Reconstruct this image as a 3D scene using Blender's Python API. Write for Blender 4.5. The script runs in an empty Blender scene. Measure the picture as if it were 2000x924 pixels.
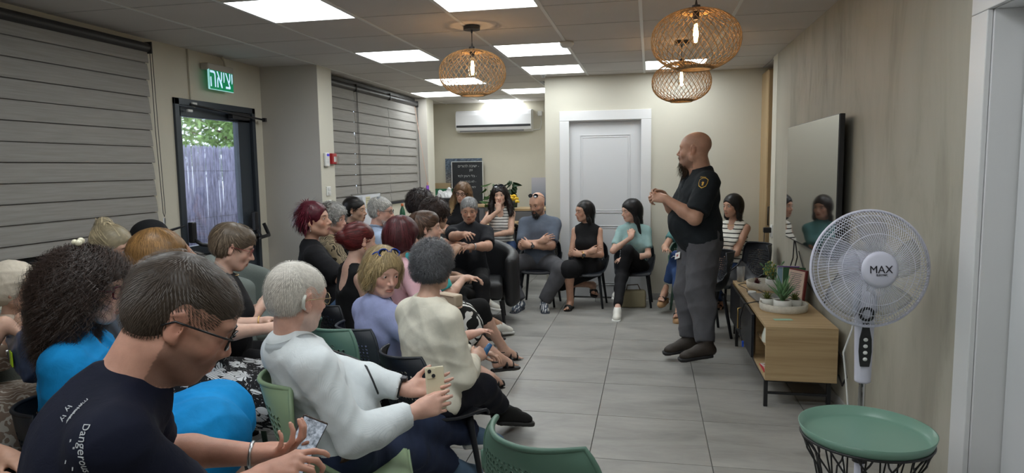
import bpy, bmesh, math, random, time
import numpy as np
from mathutils import Vector, Matrix, Euler
from math import radians as R, sin, cos, pi
random.seed(7); np.random.seed(7)
T0 = time.time()
S = bpy.context.scene; COL = S.collection
# ---------------------------------------------------------------- camera
FPX = 1314.9
CAM = Vector((0, 0, 1.4626))
def cam_axes(y=0.20252719, t=0.10184031, r=-0.014501):
    fwd = Vector((-sin(y)*cos(t), cos(y)*cos(t), -sin(t)))
    rt = Vector((cos(y), sin(y), 0)); up = rt.cross(fwd)
    return cos(r)*rt + sin(r)*up, -sin(r)*rt + cos(r)*up, fwd
CR, CU, CF = cam_axes()
cd = bpy.data.cameras.new('camera'); cam = bpy.data.objects.new('camera', cd); COL.objects.link(cam)
cd.sensor_width = 36; cd.lens = FPX/2000*36; cd.clip_start = .05; cd.clip_end = 200
m = Matrix((CR, CU, -CF)).transposed().to_4x4(); m.translation = CAM; cam.matrix_world = m
S.camera = cam
def at(px, py, dep): return CAM + (CF + CR*((px-1000)/FPX) + CU*((462-py)/FPX))*dep
# ---------------------------------------------------------------- sky and exposure
S.view_settings.view_transform = 'Standard'; S.view_settings.look = 'None'
S.view_settings.gamma = 1; S.view_settings.exposure = 0.72; S.view_settings.use_curve_mapping = False
W = bpy.data.worlds.new('sky'); S.world = W; W.use_nodes = True
bgn = W.node_tree.nodes['Background']; bgn.inputs[0].default_value = (.80, .88, 1.0, 1); bgn.inputs[1].default_value = 2.1
PANEL_E = 6.6          # brightness of the ceiling light panels
# ---------------------------------------------------------------- materials
def nodes(m):
    m.use_nodes = True; nt = m.node_tree; return nt, nt.nodes['Principled BSDF']
MC = {}
def mat(name, col, rough=.6, metal=0, bump=0, bscale=60, var=0, vscale=6, stretch=(1,1,1), trans=0, emit=0, spec=.5, coat=0, alpha=1, aniso=None, ior=1.45, sheen=0):
    if name in MC: return MC[name]
    m = bpy.data.materials.new(name); MC[name] = m
    nt, b = nodes(m); N = nt.nodes; L = nt.links
    c = (*col, 1) if len(col) == 3 else col
    b.inputs['Base Color'].default_value = c; m.diffuse_color = c
    b.inputs['Roughness'].default_value = rough; b.inputs['Metallic'].default_value = metal
    b.inputs['Specular IOR Level'].default_value = spec; b.inputs['IOR'].default_value = ior
    b.inputs['Transmission Weight'].default_value = trans; b.inputs['Coat Weight'].default_value = coat
    b.inputs['Alpha'].default_value = alpha; b.inputs['Sheen Weight'].default_value = sheen
    if emit: b.inputs['Emission Color'].default_value = c; b.inputs['Emission Strength'].default_value = emit
    if var or bump:
        tc = N.new('ShaderNodeTexCoord'); mp = N.new('ShaderNodeMapping'); mp.inputs['Scale'].default_value = stretch
        L.new(tc.outputs['Object'], mp.inputs[0])
    if var:
        n = N.new('ShaderNodeTexNoise'); n.inputs['Scale'].default_value = vscale; n.inputs['Detail'].default_value = 6; n.inputs['Roughness'].default_value = .6
        L.new(mp.outputs[0], n.inputs['Vector'])
        r = N.new('ShaderNodeValToRGB'); e = r.color_ramp.elements
        e[0].position = .3; e[1].position = .7
        e[0].color = tuple(x*(1-var) for x in c[:3])+(1,); e[1].color = tuple(min(1, x*(1+var)) for x in c[:3])+(1,)
        L.new(n.outputs[0], r.inputs[0]); L.new(r.outputs[0], b.inputs['Base Color'])
    if bump:
        n2 = N.new('ShaderNodeTexNoise'); n2.inputs['Scale'].default_value = bscale; n2.inputs['Detail'].default_value = 4
        L.new(mp.outputs[0], n2.inputs['Vector'])
        bp = N.new('ShaderNodeBump'); bp.inputs['Strength'].default_value = bump; bp.inputs['Distance'].default_value = .01
        L.new(n2.outputs[0], bp.inputs['Height']); L.new(bp.outputs[0], b.inputs['Normal'])
    return m
def ramp(nt, fac, stops, interp='LINEAR'):
    r = nt.nodes.new('ShaderNodeValToRGB'); r.color_ramp.interpolation = interp
    e = r.color_ramp.elements
    while len(e) < len(stops): e.new(.5)
    for k, (p, c) in enumerate(stops): e[k].position = p; e[k].color = (*c, 1)
    nt.links.new(fac, r.inputs[0]); return r.outputs[0]
def coords(nt, scale=(1,1,1), kind='Object', rot=(0,0,0)):
    tc = nt.nodes.new('ShaderNodeTexCoord'); mp = nt.nodes.new('ShaderNodeMapping')
    mp.inputs['Scale'].default_value = scale; mp.inputs['Rotation'].default_value = rot
    nt.links.new(tc.outputs[kind], mp.inputs[0]); return mp.outputs[0]
def noise(nt, vec, scale, detail=5, rough=.6, dist=0):
    n = nt.nodes.new('ShaderNodeTexNoise'); n.inputs['Scale'].default_value = scale
    n.inputs['Detail'].default_value = detail; n.inputs['Roughness'].default_value = rough; n.inputs['Distortion'].default_value = dist
    nt.links.new(vec, n.inputs['Vector']); return n.outputs[0]
def mix(nt, f, a, b, mode='MIX'):
    n = nt.nodes.new('ShaderNodeMix'); n.data_type = 'RGBA'; n.blend_type = mode
    for sock, v in ((n.inputs[0], f), (n.inputs[6], a), (n.inputs[7], b)):
        if hasattr(v, 'links') or isinstance(v, bpy.types.NodeSocket): nt.links.new(v, sock)
        else: sock.default_value = v if isinstance(v, (int, float)) else ((*v, 1) if len(v) == 3 else v)
    return n.outputs[2]
def bump(nt, b, h, strength=.3, dist=.01):
    bp = nt.nodes.new('ShaderNodeBump'); bp.inputs['Strength'].default_value = strength; bp.inputs['Distance'].default_value = dist
    nt.links.new(h, bp.inputs['Height']); nt.links.new(bp.outputs[0], b.inputs['Normal'])
# ---------------------------------------------------------------- objects
def empty(name, loc=(0,0,0), rz=0, label=None, cat=None, group=None):
    o = bpy.data.objects.new(name, None); COL.objects.link(o); o.location = loc; o.rotation_euler = (0,0,rz)
    o.empty_display_size = .1
    tag(o, label, cat, group); return o
def tag(o, label=None, cat=None, group=None, kind=None):
    if label: o['label'] = label
    if cat: o['category'] = cat
    if group: o['group'] = group
    if kind: o['kind'] = kind
    return o
def link(name, me, parent=None, m=None, smooth=None):
    if m is not None:
        me.materials.clear()
        for k in (m if isinstance(m, (list, tuple)) else [m]): me.materials.append(k)
    o = bpy.data.objects.new(name, me); COL.objects.link(o)
    if parent: o.parent = parent
    return o
def from_np(name, V, F, parent=None, m=None, smooth=True, col=None, nside=4):
    V = np.asarray(V, np.float32); F = np.asarray(F, np.int32)
    me = bpy.data.meshes.new(name); me.vertices.add(len(V)); me.vertices.foreach_set('co', V.ravel())
    cnt = (F >= 0).sum(1).astype(np.int32); lp = F[F >= 0].astype(np.int32)
    me.loops.add(len(lp)); me.loops.foreach_set('vertex_index', lp)
    me.polygons.add(len(F)); me.polygons.foreach_set('loop_start', (np.cumsum(cnt)-cnt).astype(np.int32))
    me.polygons.foreach_set('use_smooth', np.full(len(F), smooth))
    me.update(calc_edges=True); me.validate()
    if col is not None:
        a = me.color_attributes.new('Col', 'FLOAT_COLOR', 'POINT')
        c = np.ones((len(V), 4), np.float32); c[:, :3] = col; a.data.foreach_set('color', c.ravel())
    return link(name, me, parent, m)
class MB:
    """collects simple solids, links them as one mesh"""
    def __init__(s): s.bm = bmesh.new()
    def _t(s, geom, M):
        bmesh.ops.transform(s.bm, matrix=M, verts=geom); return geom
    def box(s, c, d, rot=(0,0,0), bev=0):
        r = bmesh.ops.create_cube(s.bm, size=1)['verts']
        if bev:
            for v in r: v.co = Vector((v.co.x*d[0], v.co.y*d[1], v.co.z*d[2]))
            ed = list({e for v in r for e in v.link_edges})
            q = bmesh.ops.bevel(s.bm, geom=ed, offset=bev, segments=2, profile=.5, affect='EDGES')
            vs = q['verts'] if q['verts'] else r
            vs = list({v for f in q['faces'] for v in f.verts} | set(v for v in vs if v.is_valid))
            # gather whole island
            seen = set(vs); st = list(vs)
            while st:
                v = st.pop()
                for e in v.link_edges:
                    w = e.other_vert(v)
                    if w not in seen: seen.add(w); st.append(w)
            s._t(list(seen), Matrix.Translation(c) @ Euler(rot).to_matrix().to_4x4())
        else:
            s._t(r, Matrix.Translation(c) @ Euler(rot).to_matrix().to_4x4() @ Matrix.Diagonal((*d, 1)))
        return s
    def span(s, a, b, bev=0):
        a = Vector(a); b = Vector(b); return s.box((a+b)/2, [abs(x) for x in (b-a)], bev=bev)
    def cyl(s, a, b, r, r2=None, n=16, caps=True):
        a = Vector(a); b = Vector(b); d = b-a
        q = d.to_track_quat('Z', 'Y').to_matrix().to_4x4()
        g = bmesh.ops.create_cone(s.bm, cap_ends=caps, segments=n, radius1=r, radius2=r if r2 is None else r2, depth=d.length)['verts']
        s._t(g, Matrix.Translation((a+b)/2) @ q); return s
    def sph(s, c, r, n=12, rot=(0,0,0)):
        r = (r, r, r) if isinstance(r, (int, float)) else r
        g = bmesh.ops.create_uvsphere(s.bm, u_segments=n*2, v_segments=n, radius=1)['verts']
        s._t(g, Matrix.Translation(c) @ Euler(rot).to_matrix().to_4x4() @ Matrix.Diagonal((*r, 1))); return s
    def tube(s, pts, r, n=8, closed=False):
        pts = [Vector(p) for p in pts]; N = len(pts); rings = []
        up = Vector((0, 0, 1)); prev = None
        for i, p in enumerate(pts):
            if closed: d = pts[(i+1) % N] - pts[i-1]
            else: d = pts[min(i+1, N-1)] - pts[max(i-1, 0)]
            d.normalize()
            if prev is None: x = d.orthogonal().normalized()
            else: x = (prev - d*prev.dot(d)); x = x.normalized() if x.length > 1e-6 else d.orthogonal().normalized()
            prev = x; y = d.cross(x); rr = r[i] if isinstance(r, (list, tuple)) else r
            rings.append([s.bm.verts.new(p + (x*cos(2*pi*k/n) + y*sin(2*pi*k/n))*rr) for k in range(n)])
        for i in range(N if closed else N-1):
            a = rings[i]; b = rings[(i+1) % N]
            off = 0
            if closed and i == N-1:
                off = min(range(n), key=lambda o: (a[0].co-b[o].co).length)
            for k in range(n):
                f = s.bm.faces.new((a[k], a[(k+1) % n], b[(k+1+off) % n], b[(k+off) % n])); f.smooth = True
        if not closed:
            s.bm.faces.new(rings[0][::-1]); s.bm.faces.new(rings[-1])
        return s
    def lathe(s, prof, n=32, c=(0,0,0), rot=None):
        c = Vector(c); rings = []; M = rot or Matrix.Identity(3)
        for r, z in prof:
            if r < 1e-5: rings.append([s.bm.verts.new(c + M @ Vector((0, 0, z)))])
            else: rings.append([s.bm.verts.new(c + M @ Vector((r*cos(2*pi*k/n), r*sin(2*pi*k/n), z))) for k in range(n)])
        for a, b in zip(rings, rings[1:]):
            for k in range(n):
                q = [a[k % len(a)], a[(k+1) % len(a)], b[(k+1) % len(b)], b[k % len(b)]]
                q = [v for i, v in enumerate(q) if v not in q[:i]]
                if len(q) > 2:
                    f = s.bm.faces.new(q); f.smooth = True
        return s
    def prism(s, pts, h, M=None):
        """polygon in local xy, extruded along z from 0 to h"""
        M = M or Matrix.Identity(4)
        a = [s.bm.verts.new(M @ Vector((x, y, 0))) for x, y in pts]; b = [s.bm.verts.new(M @ Vector((x, y, h))) for x, y in pts]
        s.bm.faces.new(a[::-1]); s.bm.faces.new(b)
        for i in range(len(a)): s.bm.faces.new((a[i], a[(i+1) % len(a)], b[(i+1) % len(a)], b[i]))
        return s
    def build(s, name, m, parent=None, smooth=False, autos=None):
        bmesh.ops.recalc_face_normals(s.bm, faces=s.bm.faces)
        if smooth:
            for f in s.bm.faces: f.smooth = True
        if autos:
            for e in s.bm.edges:
                if len(e.link_faces) == 2 and e.calc_face_angle(0) > R(autos): e.smooth = False
            for f in s.bm.faces: f.smooth = True
        me = bpy.data.meshes.new(name); s.bm.to_mesh(me); s.bm.free()
        return link(name, me, parent, m)
def copy_tree(o, parent=None):
    c = o.copy(); COL.objects.link(c); c.parent = parent
    for ch in list(o.children): copy_tree(ch, c)
    return c
def text(name, body, size, m, parent, M, ext=.0006, align='CENTER', font=None):
    cu = bpy.data.curves.new(name, 'FONT'); cu.body = body; cu.size = size; cu.extrude = ext; cu.align_x = align; cu.align_y = 'CENTER'
    cu.resolution_u = 3
    t = bpy.data.objects.new(name, cu); COL.objects.link(t)
    bpy.context.view_layer.update()
    me = bpy.data.meshes.new_from_object(t.evaluated_get(bpy.context.evaluated_depsgraph_get())); bpy.data.objects.remove(t)
    o = link(name, me, parent, m); o.matrix_local = M; return o
def basis(x, y, z, loc):
    M = Matrix((Vector(x), Vector(y), Vector(z))).transposed().to_4x4(); M.translation = Vector(loc); return M
# ================================================================ ROOM
H = 2.449; XL = -3.65; XR = 1.12; YF = 7.46; YB = 10.07; YN = -1.6; XP = -3.06; XW2 = -3.26
def wall_mat(name, c, strength=.1, var=.05):
    m = bpy.data.materials.new(name); nt, b = nodes(m)
    v = coords(nt); n1 = noise(nt, v, 1.1, 5, .55); n2 = noise(nt, v, 90, 3)
    c1 = tuple(x*(1-var) for x in c); c2 = tuple(x*(1+var) for x in c)
    nt.links.new(ramp(nt, n1, [(.35, c1), (.68, c2)]), b.inputs['Base Color']); b.inputs['Roughness'].default_value = .75
    bump(nt, b, n2, strength, .004); return m
M_wall = wall_mat('cream_wall', (.56, .525, .43))
M_wallw = wall_mat('pale_wall', (.60, .575, .49), var=.03)
M_pier_shade = wall_mat('pier_front_shade', (.50, .47, .425), var=.03)  # shade on the front faces of pier and column, put into the colour
# limewashed plaster of the right wall: vertical cloudy streaks
M_plaster = bpy.data.materials.new('limewash_plaster'); nt, b = nodes(M_plaster)
v1 = coords(nt, (1, 1.2, .45)); v2 = coords(nt, (1, 4.5, .8))
n1 = noise(nt, v1, 1.7, 7, .62, .6); n2 = noise(nt, v2, 2.6, 8, .7, 1.2); n3 = noise(nt, coords(nt), 120, 3)
ca = ramp(nt, n1, [(.30, (.27, .255, .205)), (.47, (.385, .365, .30)), (.7, (.44, .42, .355))])
cb = ramp(nt, n2, [(.32, (.68, .67, .66)), (.5, (1, 1, 1)), (.72, (1.0, 1.0, .98))])
# patch of strong trowel marks high over the screen
tc = nt.nodes.new('ShaderNodeTexCoord'); sub = nt.nodes.new('ShaderNodeVectorMath'); sub.operation = 'SUBTRACT'
sub.inputs[1].default_value = (1.12, 5.0, 2.05); nt.links.new(tc.outputs['Object'], sub.inputs[0])
ml = nt.nodes.new('ShaderNodeVectorMath'); ml.operation = 'MULTIPLY'; ml.inputs[1].default_value = (0, .75, 1.9); nt.links.new(sub.outputs[0], ml.inputs[0])
ln = nt.nodes.new('ShaderNodeVectorMath'); ln.operation = 'LENGTH'; nt.links.new(ml.outputs[0], ln.inputs[0])
pf = ramp(nt, ln.outputs['Value'], [(.15, (1, 1, 1)), (.85, (.12, .12, .12))])
cm = mix(nt, pf, (1, 1, 1), cb); cc = mix(nt, 1.0, ca, cm, 'MULTIPLY')
nt.links.new(cc, b.inputs['Base Color']); b.inputs['Roughness'].default_value = .62; bump(nt, b, n3, .08, .003)

def struct(mb, name, m, **k):
    o = mb.build(name, m, **k) if isinstance(mb, MB) else mb
    o['kind'] = 'structure'; return o
# --- floor: slab + porcelain tiles laid proud of the joints
M_grout = mat('grout', (.16, .155, .15), .9)
M_tile = bpy.data.materials.new('porcelain_tile'); nt, b = nodes(M_tile)
v = coords(nt, (.8, 2.4, 1)); oi = nt.nodes.new('ShaderNodeObjectInfo')
add = nt.nodes.new('ShaderNodeVectorMath'); add.operation = 'ADD'; nt.links.new(v, add.inputs[0])
sc = nt.nodes.new('ShaderNodeVectorMath'); sc.operation = 'SCALE'; sc.inputs['Scale'].default_value = 37.0
cmb = nt.nodes.new('ShaderNodeCombineXYZ'); nt.links.new(oi.outputs['Random'], cmb.inputs[0]); nt.links.new(oi.outputs['Random'], cmb.inputs[1])
nt.links.new(cmb.outputs[0], sc.inputs[0]); nt.links.new(sc.outputs[0], add.inputs[1])
n1 = noise(nt, add.outputs[0], 2.2, 6, .62, .7); n2 = noise(nt, add.outputs[0], 14, 5, .6)
c1 = ramp(nt, n1, [(.28, (.23, .225, .21)), (.5, (.325, .318, .298)), (.74, (.40, .39, .365))])
c2 = ramp(nt, n2, [(.3, (.9, .9, .9)), (.7, (1, 1, 1))])
nt.links.new(mix(nt, 1.0, c1, c2, 'MULTIPLY'), b.inputs['Base Color'])
nt.links.new(ramp(nt, n1, [(.3, (.36, .36, .36)), (.7, (.5, .5, .5))]), b.inputs['Roughness'])
b.inputs['Specular IOR Level'].default_value = .4
mb = MB(); mb.span((XL-.2, YN-.1, -.12), (2.4, YB+.2, -.006)); floor = struct(mb, 'floor', M_grout)
TX, TY, TW, TL = -.893, 3.279, .6, .5936
tb = MB(); tb.box((0, 0, -.004), (TW-.0045, TL-.0045, .009), bev=.0008); t0 = None
for i in range(-5, 5):
    for j in range(-9, 12):
        x = TX + (i+.5)*TW; y = TY + (j+.5)*TL
        if x > XR+.1 and y < 6.4: continue
        if x < XP-.2 and y > 6.0: continue
        if x > -1.0 and y > YF+.2: continue
        if t0 is None: t0 = tb.build('tile', M_tile, floor); o = t0
        else: o = t0.copy(); COL.objects.link(o)
        o.location = (x, y, 0)
# --- ceiling: deck + suspended panels between T runners
M_deck = mat('ceiling_deck', (.25, .24, .23), .9)
M_ctile = mat('ceiling_tile_board', (.60, .57, .545), .9, bump=.15, bscale=160, var=.03, vscale=2)
M_ctile2 = mat('ceiling_tile_board_shade', (.50, .48, .46), .9, bump=.15, bscale=160, var=.03, vscale=2)
M_run = mat('ceiling_runner_white', (.72, .72, .70), .5)
mb = MB(); mb.span((XL-.2, YN-.1, H+.03), (2.4, YB+.2, H+.15)); ceiling = struct(mb, 'ceiling', M_deck)
CX, CY, CW = -.664, 4.218, .6
panels = [(-4, -2), (-3, -1), (-2, -1), (-3, 2), (-1-0, 2), (-1, 4), (1, 4), (-3, 5), (-2-2, 6+1), (-2, 7), (-3, 9)]
LP = {(-3,-1), (-1,-1), (-3, 2), (-1, 2), (-1, 4), (1, 4), (-3, 5), (-4, 7), (-2, 7), (-3, 9), (-3,-4), (-1,-4), (1,-4), (-4,-7), (-2,-7), (0,-7), (1,-1+0)}  # rearmost row unseen: added along the grid to brighten the near seats
LP.discard((1, -1))
M_led = bpy.data.materials.new('led_diffuser'); nt, b = nodes(M_led)
b.inputs['Base Color'].default_value = (.9, .9, .9, 1); b.inputs['Emission Color'].default_value = (.93, .985, 1, 1); b.inputs['Emission Strength'].default_value = PANEL_E
cb_ = MB(); cb_.box((0, 0, .006), (CW-.012, CW-.012, .012)); ct0 = None
lf = MB()
for a in ((-1, 0), (1, 0), (0, -1), (0, 1)):
    lf.box((a[0]*(CW/2-.012), a[1]*(CW/2-.012), .0), (CW-.012 if a[1] else .012, CW-.012 if a[0] else .012, .010))
ld = MB(); ld.box((0, 0, .003), (CW-.034, CW-.034, .006)); lamp0 = None; nl = 0
plabels = {(-3,-1): 'square ceiling light panel cut by the top edge above the exit door', (-1,-1): 'square ceiling light panel cut by the top edge above the nearest rattan lamp',
 (-3,2): 'square ceiling light panel between the window column and the round ceiling canopy', (-1,2): 'square ceiling light panel touching the round smoke detector',
 (-1,4): 'square ceiling light panel nearest the pale partition wall, behind the smoke detector', (1,4): 'square ceiling light panel half hidden behind the big rattan lamps',
 (-3,5): 'square ceiling light panel seen through the left rattan lamp', (-4,7): 'square ceiling light panel nearest the far end of the slatted blinds',
 (-2,7): 'square ceiling light panel beside the partition edge above the air conditioner', (-3,9): 'smallest farthest square ceiling light panel just in front of air conditioner',
 (-3,-4): 'square ceiling light panel overhead to the left behind the photographer', (-1,-4): 'square ceiling light panel overhead behind the photographer',
 (1,-4): 'square ceiling light panel overhead to the right behind the photographer', (-4,-7): 'unseen added square ceiling light panel farthest back over the rear left seats', (-2,-7): 'unseen added square ceiling light panel straight above the photographer', (0,-7): 'unseen added square ceiling light panel above the photographer towards the plaster wall'}
for i in range(-5, 5):
    for j in range(-10, 10):
        x0 = CX + i*CW; y0 = CY + j*CW; x = x0+CW/2; y = y0+CW/2
        if x0 > XR-.02 and y0 < 6.2: continue
        if x > -1.0 and y0 > YF-.05: continue
        if x < -3.4 and y > 6.3: continue
        if (i, j) in LP:
            t = empty('ceiling_light', (x, y, H), 0, plabels.get((i, j), 'square white ceiling light panel'), 'ceiling light', 'square light panels in the ceiling grid')
            if lamp0 is None:
                a = lf.build('frame', M_run, t); c = ld.build('diffuser', M_led, t); lamp0 = (a, c)
            else:
                for q in lamp0: w = q.copy(); COL.objects.link(w); w.parent = t
        else:
            if ct0 is None: ct0 = cb_.build('ceiling_tile', M_ctile, ceiling); o = ct0
            else: o = ct0.copy(); COL.objects.link(o)
            o.location = (x, y, H)
for i in range(-5, 5):
    x = CX + i*CW
    y1 = YF if x > -1.1 else YB
    if x > XR: continue
    mb = MB(); mb.box((x, (YN+y1)/2, H-.001), (.022, y1-YN, .006)); mb.box((x, (YN+y1)/2, H+.015), (.004, y1-YN, .03)); mb.build('runner', M_run, ceiling)
for j in range(-10, 11):
    y = CY + j*CW
    if y > YB: continue
    x1 = XR if y < YF else -1.14
    mb = MB(); mb.box(((XL+x1)/2, y, H+.0005), (x1-XL, .009, .004)); mb.build('cross_runner', M_ctile2, ceiling)
# --- walls
def wallbox(name, a, b, m):
    mb = MB(); mb.span(a, b); return struct(mb, name, m)
# left wall with openings for the big window (y -0.6..4.40, z .93..2.36) and the glass door (y 4.692..5.79, z 0..2.05)
mb = MB()
mb.span((XL-.2, YN, 0), (XL, 4.40, .93)); mb.span((XL-.2, YN, 2.30), (XL, 4.40, H)); mb.span((XL-.2, YN, .93), (XL, -.6, 2.30))
mb.span((XL-.2, 4.40, 0), (XL, 4.692, H)); mb.span((XL-.2, 4.692, 2.05), (XL, 5.792, H)); mb.span((XL-.2, 5.792, 0), (XL, 5.93, H))
struct(mb, 'wall_left', M_wall)
mb = MB(); mb.span((XL-.2, 5.93, 0), (XP, 5.935, H)); struct(mb, 'wall_pier_front', M_pier_shade)
mb = MB(); mb.span((XL-.2, 5.9352, 0), (XP, 6.22, H)); struct(mb, 'wall_pier', M_wallw)
mb = MB()
mb.span((XL-.2, 6.22, 0), (XW2, 9.1, 1.02)); mb.span((XL-.2, 6.22, 2.33), (XW2, 9.1, H))
mb.span((XL-.2, 6.22, 1.02), (XW2, 6.40, 2.33)); mb.span((XL-.2, 9.02, 1.02), (XW2, 9.1, 2.33)); struct(mb, 'wall_left_far', M_wallw)
mb = MB(); mb.span((XL-.2, 9.1, 0), (XP, 9.105, H)); struct(mb, 'wall_column_front', M_pier_shade)
mb = MB(); mb.span((XL-.2, 9.1052, 0), (XP, 9.4, H)); struct(mb, 'wall_column', M_wallw)
wallbox('wall_left_end', (XL-.2, 9.4, 0), (-3.30, YB, H), M_wallw)
wallbox('wall_back', (XL-.2, YB, 0), (-1.14, YB+.15, H), M_wall)
# partition with door_1 (opening x -.876...092, z 0..1.963)
mb = MB(); mb.span((-1.14, YF, 0), (-.876, YB+.15, H)); mb.span((-.092, YF, 0), (2.4, YF+.15, H)); mb.span((-.876, YF, 1.963), (-.092, YF+.15, H))
struct(mb, 'wall_far', M_wallw)
wallbox('wall_recess', (2.3, 6.75, 0), (2.4, YF, H), M_wallw)
mb = MB(); mb.span((XR, 2.64, 0), (XR+.16, 6.74, H)); mb.span((XR, 1.74, 2.02), (XR+.16, 2.64, H)); mb.span((XR, YN, 0), (XR+.16, 1.74, H))
struct(mb, 'wall_right', M_plaster)
wallbox('wall_right_end', (XR+.001, 6.7405, 0), (2.4, 6.75, H), M_wallw)
wallbox('wall_near', (XL-.2, YN-.15, 0), (2.4, YN, H), M_wall)
# smooth closing strip at the right wall's far edge (paler paint)
wallbox('trim_1', (XR-.002, 6.52, 0), (XR+.0005, 6.742, H), M_wallw)
# baseboards
M_base = mat('baseboard_grey', (.36, .35, .335), .5, var=.06, vscale=4)
for nm, a, b in (('baseboard_far', (-1.14, YF-.01, 0), (-.985, YF, .07)), ('baseboard_far_right', (.015, YF-.01, 0), (1.5, YF, .07)),
                 ('baseboard_right', (XR-.01, 2.72, 0), (XR, 6.5, .07)), ('baseboard_left', (XL, -1.6, 0), (XL+.01, 4.69, .07)),
                 ('baseboard_pier', (XL+.01, 5.92, 0), (XP+.01, 5.93, .07)), ('baseboard_pier_side', (XP, 5.93, 0), (XP+.01, 6.22, .07)),
                 ('baseboard_window', (XW2, 6.24, 0), (XW2+.01, 9.09, .07)), ('baseboard_back', (-3.29, YB-.01, 0), (-1.14, YB, .07))):
    mb = MB(); mb.span(a, b); struct(mb, nm, M_base)
# --- interior doors
M_white = mat('white_lacquer', (.70, .70, .705), .35, var=.02, vscale=2)
M_white2 = mat('white_lacquer_door', (.64, .645, .66), .38)
def panel_door(name, w, h, th, panels_, loc, rz, label=None):
    root = MB(); root.box((0, 0, h/2), (w, th, h), bev=.003)
    d = struct(root, name, M_white2); d.location = loc; d.rotation_euler = (0, 0, rz)
    for (x0, x1, z0, z1) in panels_:
        mb = MB()
        for s in (-1,):
            y = s*th/2
            for k, (o, hh) in enumerate(((0, .006), (.022, .004))):
                pts = [(x0+o, z0+o), (x1-o, z0+o), (x1-o, z1-o), (x0+o, z1-o)]
                for q in range(4):
                    (xa, za), (xb, zb) = pts[q], pts[(q+1) % 4]
                    mb.box(((xa+xb)/2, y-hh/2, (za+zb)/2), (abs(xb-xa)+.008, hh, abs(zb-za)+.008), bev=.002)
        mb.build('moulding', M_white2, d)
    return d
d1 = panel_door('door_1', .784, 1.955, .04, [(-.27, .27, .95, 1.80), (-.27, .27, .14, .80)], (-.484, YF+.07, .004), 0)
mb = MB()
for a, b in (((-.977, YF-.022, 0), (-.872, YF, 1.962)), ((-.095, YF-.022, 0), (.012, YF, 1.962)), ((-.977, YF-.022, 1.963), (.012, YF, 2.067))):
    mb.span(a, b, bev=.003)
for a, b in (((-.885, YF+.001, 0), (-.873, YF+.12, 1.952)), ((-.095, YF+.001, 0), (-.083, YF+.12, 1.952)), ((-.885, YF+.001, 1.953), (-.083, YF+.12, 1.97))): mb.span(a, b)
struct(mb, 'trim_2', M_white)
mb = MB(); mb.span((-.125, YF-.03, 1.52), (-.105, YF+.05, 1.62), bev=.004); mb.build('door_latch', M_white, d1)
# right door: deep white casing and recessed leaf
d2 = panel_door('door_2', .80, 1.955, .04, [(-.24, .24, 1.10, 1.80), (-.24, .24, .2, .98)], (XR+.115, 2.17, .004), -pi/2)
mb = MB()
mb.span((XR-.018, 2.585, 0), (XR, 2.703, 1.966), bev=.003); mb.span((XR-.018, 1.66, 1.967), (XR, 2.703, 2.075), bev=.003); mb.span((XR-.018, 1.66, 0), (XR, 1.78, 1.966), bev=.003)
mb.span((XR+.001, 2.575, 0), (XR+.16, 2.645, 1.964)); mb.span((XR+.001, 1.735, 1.965), (XR+.16, 2.645, 2.03)); mb.span((XR+.001, 1.735, 0), (XR+.16, 1.775, 1.964))
struct(mb, 'trim_3', M_white)
# --- windows behind the blinds
M_dark = mat('anthracite_aluminium', (.045, .055, .068), .35, .3)
M_pane = mat('window_glass', (.9, .95, 1), .02, trans=1, ior=1.45)
def window(name, y0, y1, z0, z1, x):
    mb = MB()
    for a, b in (((x-.10, y0, z0), (x-.03, y0+.05, z1)), ((x-.10, y1-.05, z0), (x-.03, y1, z1)), ((x-.10, y0, z0), (x-.03, y1, z0+.05)), ((x-.10, y0, z1-.05), (x-.03, y1, z1))): mb.span(a, b)
    n = max(2, int((y1-y0)/1.3))
    for k in range(1, n): yy = y0+(y1-y0)*k/n; mb.span((x-.09, yy-.03, z0+.05), (x-.04, yy+.03, z1-.05))
    w = struct(mb, name, M_dark); p = MB(); p.span((x-.07, y0+.03, z0+.03), (x-.064, y1-.03, z1-.03)); p.build('window_pane', M_pane, w)
    s = MB(); s.span((x-.03, y0, z0-.004), (x+.012, y1, z0+.02)); s.build('window_sill', M_dark, w)
window('window_1', -.6, 4.40, .93, 2.30, XL); window('window_2', 6.40, 9.02, 1.02, 2.33, XW2)

# unseen panels added behind the two closed doors to block sky light
M_light_block = mat('light_block', (.10, .10, .10), .9)
mb = MB(); mb.span((XR+.165, 1.6, -.02), (XR+.20, 2.75, 2.2)); struct(mb, 'light_block_right_door', M_light_block)
mb = MB(); mb.span((-1.0, YF+.16, -.02), (.05, YF+.20, 2.2)); struct(mb, 'light_block_far_door', M_light_block)
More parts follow.
